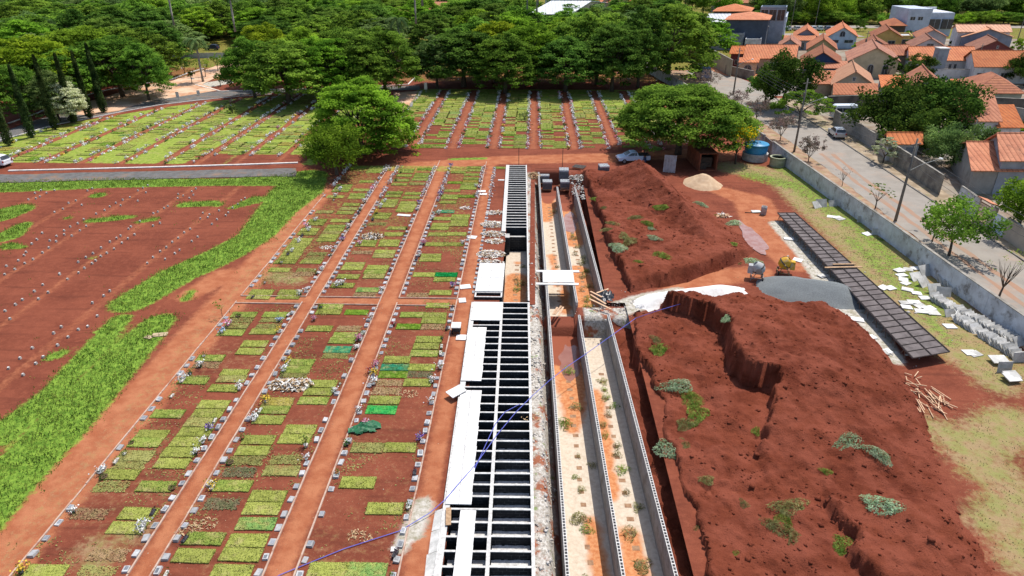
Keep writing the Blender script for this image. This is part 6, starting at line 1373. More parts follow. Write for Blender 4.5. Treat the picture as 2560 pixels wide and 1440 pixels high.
# ------------------------------------------------------------------ vehicles
def paint(name, c, rough=.3): return M(name, c, c, 2, rough, spec=.6)
tyreM = M('tyre rubber', (.02, .02, .02), None, 4, .9); rimM = M('alloy rim', (.45, .45, .46), None, 4, .4, metal=.6); headM = M('headlight glass', (.8, .8, .82), None, 4, .15, spec=.6); tailM = M('tail light', (.35, .02, .02), None, 4, .25, spec=.5); blkM = M('black plastic', (.025, .025, .028), None, 4, .6)
def wheel(o, x, y, r, w_=.2):
    mb = MB(); prof = [(r*.62, -w_/2), (r*.95, -w_/2), (r, -w_*.3), (r, w_*.3), (r*.95, w_/2), (r*.62, w_/2)]
    n = 18; vs = [(x+b, y+a*math.cos(6.2832*k/n), r+a*math.sin(6.2832*k/n)) for a, b in prof for k in range(n)]; fs = [(i*n+k, i*n+(k+1) % n, ((i+1) % 6)*n+(k+1) % n, ((i+1) % 6)*n+k) for i in range(6) for k in range(n)]; mb.add(vs, fs)
    w = mb.build('wheel', tyreM, o); mb = MB(); mb.tube([(x-w_*.42, y, r), (x+w_*.42, y, r)], r*.62, 14); mb.build('rim', rimM, w)
def car(kind, col, loc, rz, label, mat=None):
    """built along +Y (front), wheels on the ground"""
    o = empty({'hatch': 'parked_car', 'pickup': 'pickup_truck', 'van': 'minibus', 'truck': 'truck'}[kind], loc, rz, label, {'hatch': 'car', 'pickup': 'pickup truck', 'van': 'minibus', 'truck': 'truck'}[kind]); pm = mat or paint(label[:20]+' paint', col)
    W = {'hatch': 1.68, 'pickup': 1.72, 'van': 2.0, 'truck': 2.4}[kind]
    body = {'hatch': [(-1.9, .35), (-1.98, .55), (-1.95, .92), (-1.5, 1.0), (.75, .98), (1.75, .78), (1.98, .62), (1.98, .35)], 'pickup': [(-2.2, .42), (-2.22, .95), (-.5, .98), (1.05, .98), (2.0, .84), (2.22, .66), (2.22, .36), (-2.0, .36)][::1],
            'van': [(-2.7, .4), (-2.75, 1.05), (1.6, 1.05), (2.45, .98), (2.75, .72), (2.75, .38)], 'truck': [(-3.2, .6), (-3.2, 1.15), (1.4, 1.2), (2.9, 1.2), (3.0, .95), (3.0, .5)]}[kind]
    cab = {'hatch': [(-1.88, .94), (-1.55, 1.42), (-.9, 1.5), (-.1, 1.48), (.35, 1.36), (1.05, .97)], 'pickup': [(-.55, .95), (-.42, 1.40), (-.1, 1.50), (.45, 1.46), (.75, 1.32), (1.35, .96)], 'van': [(-2.72, 1.0), (-2.68, 2.2), (-2.4, 2.42), (1.0, 2.42), (1.5, 2.2), (2.35, 1.0)], 'truck': [(.9, 1.18), (.9, 2.5), (1.2, 2.75), (2.4, 2.7), (2.8, 1.9), (2.9, 1.2)]}[kind]
    def loft(mb, prof, w0, w1, zt, m=0):   # rounded-in upper width
        n = len(prof); zs = [p[1] for p in prof]; lo, hi = min(zs), max(zs); vs = []
        for s_ in (-1, 1):
            for y, z in prof: vs.append((s_*(w0+(w1-w0)*((z-lo)/(hi-lo))**1.2)/2, y, z))
        mb.add(vs, [tuple(range(n)) , tuple(reversed(range(n, 2*n)))]+[(i, n+i, n+(i+1) % n, (i+1) % n) for i in range(n)], m)
    mb = MB(); loft(mb, body, W, W*.95, 1); ob = mb.build('body', pm, o); bv = ob.modifiers.new('bevel', 'BEVEL'); bv.width = .06; bv.segments = 2
    mb = MB(); loft(mb, cab, W*.93, W*.74, 1); oc = mb.build('cabin', pm, o); bv = oc.modifiers.new('bevel', 'BEVEL'); bv.width = .07; bv.segments = 2
    zs = [c_[1] for c_ in cab]; lo, hi = min(zs), max(zs)
    def ww(z): return (W*.93+(W*.74-W*.93)*((z-lo)/(hi-lo))**1.2)/2
    y0, y1 = cab[0][0], cab[-1][0]; z0 = lo+(hi-lo)*.16; z1 = lo+(hi-lo)*.82
    def at(z, front):
        pts = cab if not front else cab[::-1]
        for (ya, za), (yb_, zb_) in zip(pts, pts[1:]):
            if za <= z <= zb_: return ya+(yb_-ya)*(z-za)/(zb_-za+1e-9)
        return pts[0][0]
    for s_ in (-1, 1):
        segs = {'hatch': ((.04, .30), (.33, .62), (.65, .96)), 'pickup': ((.08, .32), (.36, .94)), 'van': ((.02, .24), (.26, .48), (.50, .74), (.78, .97)), 'truck': ((.2, .9),)}[kind]
        if kind == 'van': z0 = lo+(hi-lo)*.22; z1 = lo+(hi-lo)*.68
        for (u, v) in segs:
            a0, b0_, a1, b1 = [at(z, False)+.08+(at(z, True)-at(z, False)-.2)*t_ for z in (z0, z1) for t_ in (u, v)]
            d = .035; mb = MB(); q4 = [(s_*(ww(z0)+d), a0, z0), (s_*(ww(z0)+d), b0_, z0), (s_*(ww(z1)+d), b1, z1), (s_*(ww(z1)+d), a1, z1)]; mb.add(q4, [(0, 1, 2, 3) if s_ > 0 else (3, 2, 1, 0)]); mb.build('side_window', glassM, o)
    for fr, nm in ((True, 'windscreen'), (False, 'rear_window')):
        if kind == 'truck' and not fr: continue
        q4 = []; d = .05*(1 if fr else -1)
        for z, k in ((z0, .86), (z1+.02, .86)): q4 += [(-ww(z)*k, at(z, fr)+d, z+.03), (ww(z)*k, at(z, fr)+d, z+.03)]
        mb = MB(); mb.add(q4, [(1, 0, 2, 3) if fr else (0, 1, 3, 2)]); mb.build(nm, glassM, o)
    ys_ = {'hatch': (-1.25, 1.25), 'pickup': (-1.35, 1.4), 'van': (-1.7, 1.75), 'truck': (-1.9, 2.0)}[kind]; r = {'truck': .48, 'van': .36}.get(kind, .31)
    for s_ in (-1, 1):
        for y in ys_: wheel(o, s_*(W/2-.09), y, r, .22)
        yf = max(p[0] for p in body); yr_ = min(p[0] for p in body)
        mb = MB(); mb.box((s_*W*.36, yf-.06, .68 if kind != 'truck' else .9), (.36, .2, .16)); mb.build('headlight', headM, o); mb = MB(); mb.box((s_*W*.42, yr_+.05, .8), (.18, .16, .26)); mb.build('tail_light', tailM, o)
    mb = MB(); mb.box((0, max(p[0] for p in body)-.02, .45), (W*.92, .14, .16)); mb.box((0, min(p[0] for p in body)+.02, .45), (W*.92, .14, .16)); mb.build('bumper', blkM if kind in ('pickup', 'truck') else pm, o)
    if kind == 'pickup':
        mb = MB(); mb.box((0, -1.4, .985), (W*.80, 1.5, .03)); mb.build('load_bed', blkM, o)
        for s_ in (-1, 1): mb = MB(); mb.box((s_*(W/2+.07), .85, 1.02), (.16, .12, .13)); mb.build('mirror', pm, o)
    if kind == 'truck': mb = MB(); mb.box((0, -1.3, 1.9), (2.4, 3.8, 1.4)); mb.build('cargo_box', M('dark canvas', (.05, .055, .07), None, 3, .8), o)
    return o
silver = M('silver paint', (.50, .51, .53), (.46, .47, .49), 2, .28, metal=.5, spec=.5)
car('hatch', 0, P(2090, 343)+Vector((0, 0, .14)), -.10, 'silver hatchback parked on the pavement by the mould streaked wall', silver)
car('pickup', (.58, .67, .80), P(1582, 404), math.radians(98), 'white pickup parked in tree shade behind the pointed soil heap')
car('van', (.68, .74, .80), P(2118, 297), math.radians(-86), 'white minibus with dark windows parked behind the pale wall')
car('truck', (.05, .10, .22), P(1756, 196), math.radians(182), 'dark blue truck with pale bonnet parked at the street corner under the trees')
car('hatch', (.75, .76, .78), P(-8, 414), math.radians(80), 'white car at the picture edge by the road of the left field'); car('hatch', (.03, .04, .08), P(530, 125), math.radians(90), 'dark blue car passing beyond the low white wall')
for i, (u, c, nm) in enumerate(((1968, (.6, .62, .64), 'white'), (1990, (.45, .44, .44), 'pale grey'), (2012, (.45, .12, .14), 'red'), (2031, (.66, .68, .7), 'bright white'), (2047, (.45, .56, .56), 'pale green'), (2066, (.10, .13, .2), 'navy'), (2095, (.05, .05, .06), 'black'))):
    q = P(u, 76); car('hatch', c, q, R.uniform(-.1, .1), f'{nm} parked car in the row between the roofs and the avenue')['group'] = 'cars parked by the avenue'
# ------------------------------------------------------------------ person by the pickup
def person(loc, rz, label):
    o = empty('person', loc, rz, label, 'person')
    def skin(name, J, E, mat, root=0, sub=2):
        me = bpy.data.meshes.new(name); me.from_pydata([j[:3] for j in J], E, []); ob = link(name, me, o); me.materials.append(mat)
        sk = ob.modifiers.new('skin', 'SKIN'); sk.use_smooth_shade = True
        for i, j in enumerate(J):
            v = me.skin_vertices[0].data[i]; v.radius = (j[3], j[4] if len(j) > 4 else j[3]); v.use_root = i == root
        ss = ob.modifiers.new('sub', 'SUBSURF'); ss.levels = ss.render_levels = sub; return ob
    sk_ = M('skin', (.30, .16, .10), None, 6, .6); 
    J = [(0, 0, .94, .13, .10), (0, .01, 1.12, .14, .10), (0, .02, 1.32, .16, .105), (0, .02, 1.46, .07, .07), (0, .04, 1.55, .055), (0, .06, 1.66, .085, .10), (0, .05, 1.74, .06, .075),
         (-.2, .03, 1.42, .062), (-.25, .16, 1.20, .046), (-.20, .38, 1.12, .036), (.2, .03, 1.42, .062), (.26, .14, 1.19, .046), (.2, .36, 1.10, .036),
         (-.10, 0, .86, .095), (-.12, .03, .48, .066), (-.13, -.03, .09, .045), (-.13, .10, .04, .04), (.10, 0, .86, .095), (.13, .03, .48, .066), (.14, -.03, .09, .045), (.14, .10, .04, .04)]
    E = [(0, 1), (1, 2), (2, 3), (3, 4), (4, 5), (5, 6), (2, 7), (7, 8), (8, 9), (2, 10), (10, 11), (11, 12), (0, 13), (13, 14), (14, 15), (15, 16), (0, 17), (17, 18), (18, 19), (19, 20)]
    skin('body', J, E, sk_)
    shirt = M('black shirt', (.015, .016, .02), None, 5, .9); jeans = M('blue jeans', (.045, .09, .20), (.03, .06, .15), 8, .9)
    skin('shirt', [(0, 0, .90, .155, .12), (0, .01, 1.12, .16, .12), (0, .02, 1.32, .178, .122), (0, .02, 1.45, .09, .085), (-.2, .03, 1.42, .076), (-.245, .14, 1.23, .062), (.2, .03, 1.42, .076), (.255, .12, 1.22, .062)], [(0, 1), (1, 2), (2, 3), (2, 4), (4, 5), (2, 6), (6, 7)], shirt)
    skin('trousers', [(0, 0, .95, .148, .115), (-.10, 0, .84, .11), (-.12, .03, .48, .082), (-.13, -.02, .10, .066), (.10, 0, .84, .11), (.13, .03, .48, .082), (.14, -.02, .10, .066)], [(0, 1), (1, 2), (2, 3), (0, 4), (4, 5), (5, 6)], jeans)
    mb = MB(); mb.lathe([(.095, 1.66), (.105, 1.70), (.09, 1.765), (.04, 1.79)], 12, (0, .05, 0)); mb.build('cap', blkM, o, smooth=True)
    for s_ in (-1, 1):
        mb = MB()
        for k in range(5):
            a = (k-2)*.017; mb.tube([(s_*.2+a, .40, 1.115), (s_*.2+a*1.3, .45, 1.10-.01*abs(k-2)), (s_*.2+a*1.3, .47, 1.07)], [.010, .009, .007], 6)
        mb.tube([(s_*.2, .36, 1.11), (s_*.2, .41, 1.11)], [.034, .036], 8); mb.build('hand', sk_, o, smooth=True)
    for s_ in (-1, 1): mb = MB(); mb.box((s_*.13, .05, .045), (.10, .27, .09), taper=.8); mb.build('shoe', blkM, o)
    return o
q = P(1611, 408); person(q, -.35, 'person in black shirt and blue jeans standing beside the white pickup')

# ------------------------------------------------------------------ yard greenery and roof clutter of the town
for i, (a, b, rad, h) in enumerate(((2060, 128, 1.6, 2.6), (2112, 118, 1.8, 3.0), (2140, 128, 1.4, 2.2), (2268, 128, 1.8, 3.2), (2238, 108, 1.5, 2.4), (2385, 128, 1.7, 2.8), (2268, 100, 1.6, 2.6), (2150, 78, 2.4, 4.2), (2200, 66, 2.6, 4.6), (2420, 112, 1.6, 2.6), (2545, 130, 2.0, 3.4), (2195, 188, 1.2, 2.0), (2240, 178, 1.1, 1.8), (2440, 200, 1.4, 2.2), (2060, 212, 1.2, 2.0), (2372, 235, 1.3, 2.4), (2470, 148, 1.5, 2.4), (1925, 150, 1.6, 2.4), (1990, 118, 1.8, 3.0), (2545, 345, 1.4, 2.6))):
    small_tree('garden_shrub', P(a, b), rad, h, .2, ('mid', 'mango', 'bright', 'dark')[i % 4], f'leafy garden shrub between the tiled houses, {nth(i+1)} of those in the yards', .34, 30, 140, seed=200+i, r0=.06, group='garden shrubs between the houses')
band(30, 1890, 2660, 264, 268, 3.2, 5.0, 'rnd', ['mid', 'dark', 'bright'], '{} low bushy tree along the avenue edge', 'low trees along the avenue', 4.0, 5.5, 'avenue_tree', lambda u, y: not 2225 < u < 2420)
# ================================================================== THE YARD AND LOOSE THINGS
def pile(name, c, rx, ry, h, rz, mat, label, seed, skew=(0, 0), ridge=0.0):
    n = 44; t = np.linspace(-1.15, 1.15, n); U, Vv = np.meshgrid(t, t)
    uu = np.maximum(np.abs(U)-ridge, 0)/(1-ridge); d = np.hypot(uu, Vv)*(1+.16*vnoise(U*2+seed, Vv*2, 1.3, seed))
    Z = h*np.maximum(1-d, -.08)**1.0*np.where(d < 1, 1, 1); Z = np.where(d < 1, h*(1-d)**.92, -.06)+.05*h*vnoise(U*4, Vv*4, 1.5, seed+1)*(d < 1.05)
    Z = np.where(d < .12, Z*.95, Z)
    X_ = U*rx+skew[0]*Z; Y_ = Vv*ry+skew[1]*Z; cc, s_ = math.cos(rz), math.sin(rz)
    V = np.stack([c[0]+X_*cc-Y_*s_, c[1]+X_*s_+Y_*cc, Z+(c[2] if len(c) > 2 else 0)], -1).reshape(-1, 3); idx = np.arange(n*n).reshape(n, n); f = np.stack([idx[:-1, :-1], idx[:-1, 1:], idx[1:, 1:], idx[1:, :-1]], -1)
    keep = (d[:-1, :-1] < 1.15) | (d[1:, 1:] < 1.15)
    return tag(link(name, grid_mesh(name, V, f[keep], mat)), label, name.split('_')[0]+' pile', 'piles of building material')
limeM = M('white lime sand', (.78, .76, .73), (.66, .63, .59), 2.5, .95, .5, 16, world=True, stain=((.45, .33, .26), .5, .5)); sandM = M('tan sand', (.58, .42, .27), (.50, .34, .21), 2, .95, .4, 20, world=True); gravelM = M('blue grey gravel', (.20, .215, .215), (.14, .15, .15), 14, .95, .8, 40, world=True)
q = P(1712, 742); pile('lime_pile', (q.x+.6, q.y-.3), 5.2, 1.7, 1.0, .30, limeM, 'long white lime heap spilling towards the trench', 1, (0, 0), .45)
q = P(1757, 460); pile('sand_pile', (q.x, q.y), 2.3, 2.6, 1.45, .2, sandM, 'small tan sand heap in front of the rusty container', 2)
q = P(2010, 722); pile('gravel_pile', (q.x+.6, q.y-.6), 4.6, 2.6, 1.15, -.28, gravelM, 'blue grey gravel heap beside the concrete mixers', 3, (0, 0), .35)
# drying table
A_, B_, C_, D_ = [P(*p, .75) for p in ((1943, 532), (1987, 532), (2375, 880), (2281, 896))]
o = empty('formwork_table', ((A_.x+D_.x)/2, D_.y, 0), 0, 'very long dark plank table on trestle legs, beside the wall', 'table'); og = Vector(o.location)
def bil(u, v): return (A_.lerp(B_, u)).lerp(D_.lerp(C_, u), v)-og      # v 0 far, 1 near
mb = MB(); n = 34
for i in range(n):
    v0, v1 = i/n+.0006, (i+1)/n-.0006; q4 = [bil(0, v1), bil(1, v1), bil(1, v0), bil(0, v0)]; lo = [p-Vector((0, 0, .05)) for p in q4]
    dz = R.uniform(-.006, .006); q4 = [p+Vector((0, 0, dz)) for p in q4]
    mb.add(lo+q4, [(3, 2, 1, 0), (4, 5, 6, 7)]+[(k, (k+1) % 4, 4+(k+1) % 4, 4+k) for k in range(4)])
mb.build('table_top', M('dark soaked planks', (.105, .085, .082), (.155, .13, .125), 1.2, .75, .3, 10, world=True, stain=((.06, .048, .045), .9, .7)), o)
railM = M('dark batten', (.045, .036, .032), (.075, .06, .055), 4, .85)
for u in (.01, .5, .99): mb = MB(); mb.tube([bil(u, 0)+Vector((0, 0, .05)), bil(u, 1)+Vector((0, 0, .05))], .045, 4); mb.build('rail', railM, o)
for i in range(n+1): mb = MB(); mb.tube([bil(.02, i/n)+Vector((0, 0, .035)), bil(.98, i/n)+Vector((0, 0, .035))], .03, 4); mb.build('batten', railM, o)
for i in range(19):
    v = (i+.4)/19.3
    for u in (.06, .94):
        p = bil(u, v); mb = MB()
        for s_ in (-1, 1): mb.tube([p-Vector((0, 0, .06)), Vector((p.x+.02*s_, p.y+.42*s_, -.05))], .035, 4)
        mb.build('leg', M('old trestle timber', (.22, .16, .12), (.14, .10, .08), 4, .9) if not i and u < .1 else bpy.data.materials['old trestle timber'], o)
for i, (a, b, c, d) in enumerate(((2062, 669, 2155, 667), (2082, 661, 2138, 660))):
    p, q = P(a, b, .86), P(c, d, .86); slab('timber_board', ((p.x+q.x)/2, (p.y+q.y)/2, .87), ((q-p).length, .22, .045), woodM, ['longer raw board lying across the dark table', 'shorter raw board lying across the dark table'][i], 'boards on the dark table', math.atan2(q.y-p.y, q.x-p.x), None, 'board')
# concrete mixers
def mixer(loc, rz, col, label, motor, name):
    o = empty('concrete_mixer', loc, rz, label, 'concrete mixer', 'concrete mixers'); pm = M(name+' mixer paint', col, tuple(x*.8 for x in col), 3, .6, stain=((.42, .40, .37), 1.6, .75)); mb = MB()
    prof = [(.03, -.50), (.34, -.48), (.50, -.25), (.56, 0), (.54, .12), (.40, .42), (.30, .56), (.27, .56), (.36, .40), (.0, .30)]
    mb.lathe(prof[:-1], 22); d = mb.build('drum', pm, o, (0, 0, 1.05), smooth=True); d.rotation_euler = (.0, -.75, 0)
    mb = MB(); mb.lathe([(.565, -.05), (.60, -.05), (.60, .05), (.565, .05)], 22); r_ = mb.build('gear_ring', M('gear iron', (.10, .09, .08), None, 4, .7), d)
    fm = M(name+' mixer frame', tuple(x*.6 for x in col), (.25, .2, .16), 4, .7)
    for s_ in (-1, 1):
        mb = MB(); mb.tube([(-.45, s_*.52, .2), (0, s_*.6, 1.1), (.45, s_*.52, .2)], .04, 6); mb.tube([(-.55, s_*.5, .24), (.6, s_*.5, .24)], .04, 6); mb.build('frame', fm, o)
    mb = MB(); mb.tube([(-.5, -.5, .24), (-.5, .5, .24)], .035, 6); mb.tube([(.5, -.5, .24), (.5, .5, .24)], .035, 6); mb.tube([(0, -.6, 1.1), (0, -.75, 1.1)], .06, 8); mb.tube([(0, .6, 1.1), (0, .75, 1.1)], .06, 8); mb.build('axle', fm, o)
    mb = MB(); mb.box((motor*.68, 0, .95), (.42, .62, .75), taper=.85); mb.build('motor_housing', pm, o)
    mb = MB(); mb.lathe([(.25, -.02), (.27, 0), (.25, .02)], 16); w_ = mb.build('tilt_wheel', fm, o, (0, -.82, 1.1)); w_.rotation_euler = (math.pi/2, 0, 0)
    for s_ in (-1, 1): wheel(o, .45, s_*.58, .2, .1); 
    for s_ in (-1, 1): mb = MB(); mb.tube([(-.5, s_*.5, .26), (-.55, s_*.5, -.03)], .04, 6); mb.build('leg', fm, o)
    return o
mixer(P(1892, 697), math.radians(-15), (.42, .42, .42), 'grey concrete mixer next to the gravel heap', -1, 'grey'); mixer(P(1957, 684), math.radians(165), (.62, .34, .02), 'yellow concrete mixer next to the dark table', -1, 'yellow')
# slabs: long leaning rows by the wall, loose ones on the grass
SLB = []
for k in range(3):
    mb = MB(); mb.box((0, 0, .36), (.95, .06, .78)); SLB.append(mb.mesh('cement_slab', oldslabM))
rowdef = [((2356, 704), (2515, 812), 66, 'row nearest the wall'), ((2340, 752), (2556, 868), 74, 'middle row'), ((2402, 806), (2560, 905), 60, 'row nearest the dark table')]
for (a, b, n, nm) in rowdef:
    p, q = P(*a), P(*b); d = (q-p).normalized(); rz = math.atan2(d.y, d.x)-math.pi/2
    for i in range(n):
        if n == 66 and i in (14, 15, 33, 34): continue
        if n == 60 and i in (19, 20, 21, 22): continue
        c = p.lerp(q, (i+.5)/n)+Vector((R.gauss(0, .05), 0, -.03))
        s_ = link('cement_slab', R.choice(SLB), None, c); s_.rotation_euler = (R.uniform(.62, 1.0), R.uniform(-.04, .04), rz+R.gauss(0, .05)); s_.scale = (R.uniform(.9, 1.05), R.uniform(.8, 1.3), R.uniform(.85, 1.1))
        tag(s_, f'cement slab standing tilted in the stack, {nth(i+1)} from far end, {nm}', 'slab', 'stacked cement slabs by the wall')
LOOSE = '2248,678 2254,689 2258,700 2264,709 2208,720 2225,721 2268,725 2291,734 2311,746 2264,758 2285,756 2266,769 2300,766 2322,772 2302,779 2332,783 2374,817 2425,883 2436,886 1972,598 1994,651 2056,691 2143,800 2174,844 2204,883 2214,880 2091,544 2100,548 2080,543 2168,586 2270,675 2290,672 2249,676 1890,530'.split()
for i, it in enumerate(LOOSE):
    a, b = it.split(','); q = P(float(a), float(b)); s_ = slab('cement_slab', (q.x, q.y, .06), (R.uniform(.75, 1.05), R.uniform(.6, .75), .05), slabM if i % 3 else oldslabM, f'loose cement slab lying flat in the yard, {nth(i+1)} along the dark table side' if i > 18 else f'loose cement slab lying flat on dry grass, {nth(i+1)} before the stacked rows', 'loose slabs in the yard', R.uniform(-.6, .6), (R.uniform(-.07, .07), R.uniform(-.07, .07)))
LEAN = [(2296, 702, .3, 1.2, .9), (2316, 716, .6, 1.3, .8), (2340, 735, .2, 1.3, .7), (2358, 742, -.2, 1.2, .5), (2320, 690, .4, 1.5, .7), (2308, 672, -.1, 1.0, .25), (2322, 676, -.2, 1.0, .2), (2054, 518, .1, 1.3, .5), (2046, 520, .5, 1.2, .7), (2083, 516, .1, 1.0, .5), (2153, 556, .0, .95, .2), (2160, 556, .2, .95, .3), (2204, 590, -.5, 1.0, .2), (2190, 587, -.2, .9, .3), (2120, 520, -.6, 1.1, .25), (2130, 524, -.5, 1.1, .3), (2145, 545, .2, .9, .4), (2510, 930, .1, 1.1, .2), (2503, 915, .0, 1.2, 1.45), (2537, 960, .2, 1.1, 1.35), (2535, 953, .1, 1.0, 1.4), (2398, 800, .9, 1.0, .5), (2376, 792, .2, .9, .6), (2548, 905, .1, 1.1, .15)]
for i, (a, b, rz, s_, t_) in enumerate(LEAN):
    q = P(a, b); o = link('cement_slab', SLB[i % 3], None, (q.x, q.y, .0 if t_ < 1.2 else .25), rz); o.rotation_mode = 'XYZ'; o.rotation_euler = (-t_, R.uniform(-.05, .05), rz); o.scale = (s_, 1.2, s_*.95)
    tag(o, f'broad cement slab leaning on others by the cemetery wall, {nth(i+1)} of the scattered leaning ones', 'slab', 'leaning slabs by the wall')
for i, (a, b, w_, d_, c_) in enumerate(((1208, 486, .9, .6, 'pinkish'), (1205, 479, .9, .55, 'pinkish'), (1181, 594, .85, .75, 'white'), (1163, 718, .95, .75, 'white'), (1156, 752, .6, .8, 'cream'), (1153, 845, .75, .75, 'cream'), (1010, 539, 1.5, .5, 'white'), (1253, 451, .8, .4, 'white'), (400, 838, 1.1, .55, 'tan'), (372, 844, .6, .45, 'tan'), (985, 1375, .3, .3, 'white'))):
    q = P(a, b); slab('flat_slab', (q.x, q.y, .05), (w_, d_, .05), slabM if c_ != 'tan' else M('tan board', (.50, .38, .24), None, 3, .9) if 'tan board' not in bpy.data.materials else bpy.data.materials['tan board'], f'{c_} flat slab lying on the red ground, {nth(i+1)} of the stray ones', 'stray slabs among the graves', R.uniform(-.25, .25))
# timber stakes
STK = []
for k in range(3): mb = MB(); mb.box((0, 0, 0), (.055, 1.5, .05)); STK.append(mb.mesh('timber_stake', woodM))
PK = M('pale split timber', (.62, .42, .27), (.50, .30, .18), 5, .9, rnd=.15)
for i in range(46):
    big = i < 30; a, b = (R.uniform(2290, 2362), R.uniform(985, 1035)) if big else (R.uniform(2236, 2300), R.uniform(938, 990)); q = P(a, b); o = link('timber_stake', STK[i % 3], None, (q.x, q.y, .06+.012*(i % 14)), 0, PK); o.rotation_euler = (R.uniform(-.12, .12), 0, R.gauss(.05, .35) if big else R.uniform(-1.2, 1.2)); o.scale = (1, R.uniform(.5, 1.05) if big else R.uniform(.3, .9), 1)
    tag(o, f'pale split stake, {nth(i+1)} of the jumbled timber pile by the dry grass', 'timber stake', 'jumbled timber stakes')
# block stacks on pallets
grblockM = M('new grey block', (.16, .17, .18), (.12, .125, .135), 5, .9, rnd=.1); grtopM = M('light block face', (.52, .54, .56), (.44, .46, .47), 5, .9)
def block_stack(loc, nx_, ny_, nz_, rz, label):
    o = empty('block_stack', loc, rz, label, 'block stack', 'stacks of grey blocks'); mb = MB()
    for i in range(4): mb.box((0, -nx_*.2+.13*i*nx_, .06), (nx_*.41, .1, .1))
    mb.build('pallet', woodM, o)
    for k in range(nz_):
        mb = MB()
        for i in range(nx_):
            for j in range(ny_):
                c = ((i-(nx_-1)/2)*.405, (j-(ny_-1)/2)*.16, .12+.2*k+.095); mb.box(c, (.39, .145, .185), R.uniform(-.01, .01))
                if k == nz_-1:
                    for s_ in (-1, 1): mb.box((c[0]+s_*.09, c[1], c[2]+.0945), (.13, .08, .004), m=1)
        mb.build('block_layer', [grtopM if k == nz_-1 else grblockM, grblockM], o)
    return o
block_stack(Vector((*P(1368, 472, -1.75).xy, -1.75)), 3, 7, 5, .02, 'stack of grey blocks in the trench end, front left'); block_stack(Vector((*P(1361, 456, -1.6).xy, -1.6)), 3, 7, 5, .0, 'taller stack of grey blocks behind the front left stack')
block_stack(Vector((*P(1412, 472, -1.5).xy, -1.5)), 3, 7, 5, .0, 'stack of grey blocks in the trench end, right side'); block_stack(Vector((*P(1409, 450, -1.0).xy, -1.0)), 3, 8, 7, .0, 'tallest stack of grey blocks at the head of the trench'); block_stack(P(1508, 441), 3, 8, 7, .15, 'cube of grey blocks standing alone left of the pointed heap')
mb = MB(); [mb.box((0, (i-3)*.2, .1), (1.5, .15, .05)) for i in range(7)]; o = mb.build('wooden_pallet', PK, None, Vector((*P(1414, 466, -1.2).xy, -1.3)), .2); tag(o, 'pale slatted pallet before the grey block stacks', 'pallet'); mb = MB(); [mb.box((0, (i-3)*.2, .1), (1.6, .1, .05)) for i in range(7)]; o = mb.build('wooden_pallet', greywoodM, None, P(1448, 418, .1), -.4); tag(o, 'dark broken pallet beyond the grey block stacks', 'pallet')
# tank, ring, container, panels, drum, cart
blueM = M('blue water tank', (.02, .22, .42), (.025, .26, .48), 1.5, .45, spec=.5); q = P(1886, 398); o = empty('water_tank', (q.x, q.y, 0), 0, 'blue ribbed water tank on a round stained concrete base', 'water tank'); mb = MB(); mb.lathe([(1.72, -.1), (1.72, .95), (1.6, 1.0)], 28); mb.build('base', concM, o, smooth=False); mb = MB(); mb.lathe([(1.45, 1.0), (1.5, 1.2), (1.46, 1.26), (1.53, 1.45), (1.49, 1.5), (1.56, 1.7), (1.52, 1.76), (1.58, 2.05), (1.66, 2.08), (1.66, 2.14)], 32); mb.build('tank', blueM, o, smooth=True); mb = MB(); mb.lathe([(1.68, 2.12), (1.55, 2.25), (.5, 2.42), (.48, 2.5), (.05, 2.52)], 32); mb.build('lid', blueM, o, smooth=True)
q = P(1942, 414); mb = MB(); mb.lathe([(1.0, -.1), (1.0, 1.2), (.84, 1.2), (.84, .2), (.02, .2)], 28); mb.lathe([(1.07, 1.05), (1.07, 1.22), (.83, 1.225), (.83, 1.05)], 28); o = mb.build('concrete_ring', M('mossy concrete', (.40, .40, .30), (.27, .29, .17), 1.5, .95, stain=((.12, .12, .08), 1.2, .6)), None, (q.x, q.y, 0)); tag(o, 'open concrete well ring by the cemetery wall', 'concrete ring')
q = P(1908, 536); mb = MB(); mb.lathe([(.30, 0), (.32, .05), (.30, .32), (.32, .35), (.30, .62), (.32, .66), (.30, .95), (.27, .95), (.27, .5), (.02, .5)], 20); o = mb.build('steel_drum', M('cement crusted drum', (.40, .39, .38), (.28, .26, .25), 4, .8), None, (q.x, q.y, 0), smooth=True); tag(o, 'grey cement crusted drum standing on the red track', 'drum'); cable('hose_pipe', [(*P(1862, 532).xy, .05), (*P(1885, 533).xy, .06), (*P(1903, 535).xy, .2)], .04, blkM, 'short grey pipe lying by the cement drum', 'pipe')
rustM = M('rusty steel', (.26, .085, .040), (.17, .055, .030), 1.6, .85, .3, 10, stain=((.08, .035, .025), 1.1, .6)); q = P(1768, 428); o = empty('shipping_container', (q.x, q.y, 0), .06, 'rusty open container under the flat crowned tree', 'container'); mb = MB()
for c, d in (((0, 3, .06), (2.4, 6, .12)), ((0, 3, 2.3), (2.4, 6, .08)), ((-1.17, 3, 1.2), (.06, 6, 2.1)), ((1.17, 3, 1.2), (.06, 6, 2.1)), ((0, 5.97, 1.2), (2.3, .06, 2.1))): mb.box(c, d)
for i in range(20):
    for s_ in (-1, 1): mb.box((s_*1.215, .3+.28*i, 1.2), (.04, .12, 2.0))
mb.build('shell', rustM, o)
for s_ in (-1, 1): mb = MB(); mb.box((s_*1.12, -.03, 1.2), (.14, .1, 2.36)); mb.build('door_post', rustM, o)
mb = MB(); mb.box((0, 2.2, .9), (1.6, 2.5, 1.3)); mb.box((-.4, 1.0, .5), (.8, .7, .8)); mb.build('stored_goods', M('dark clutter', (.04, .035, .03), (.09, .07, .05), 4, .9), o)
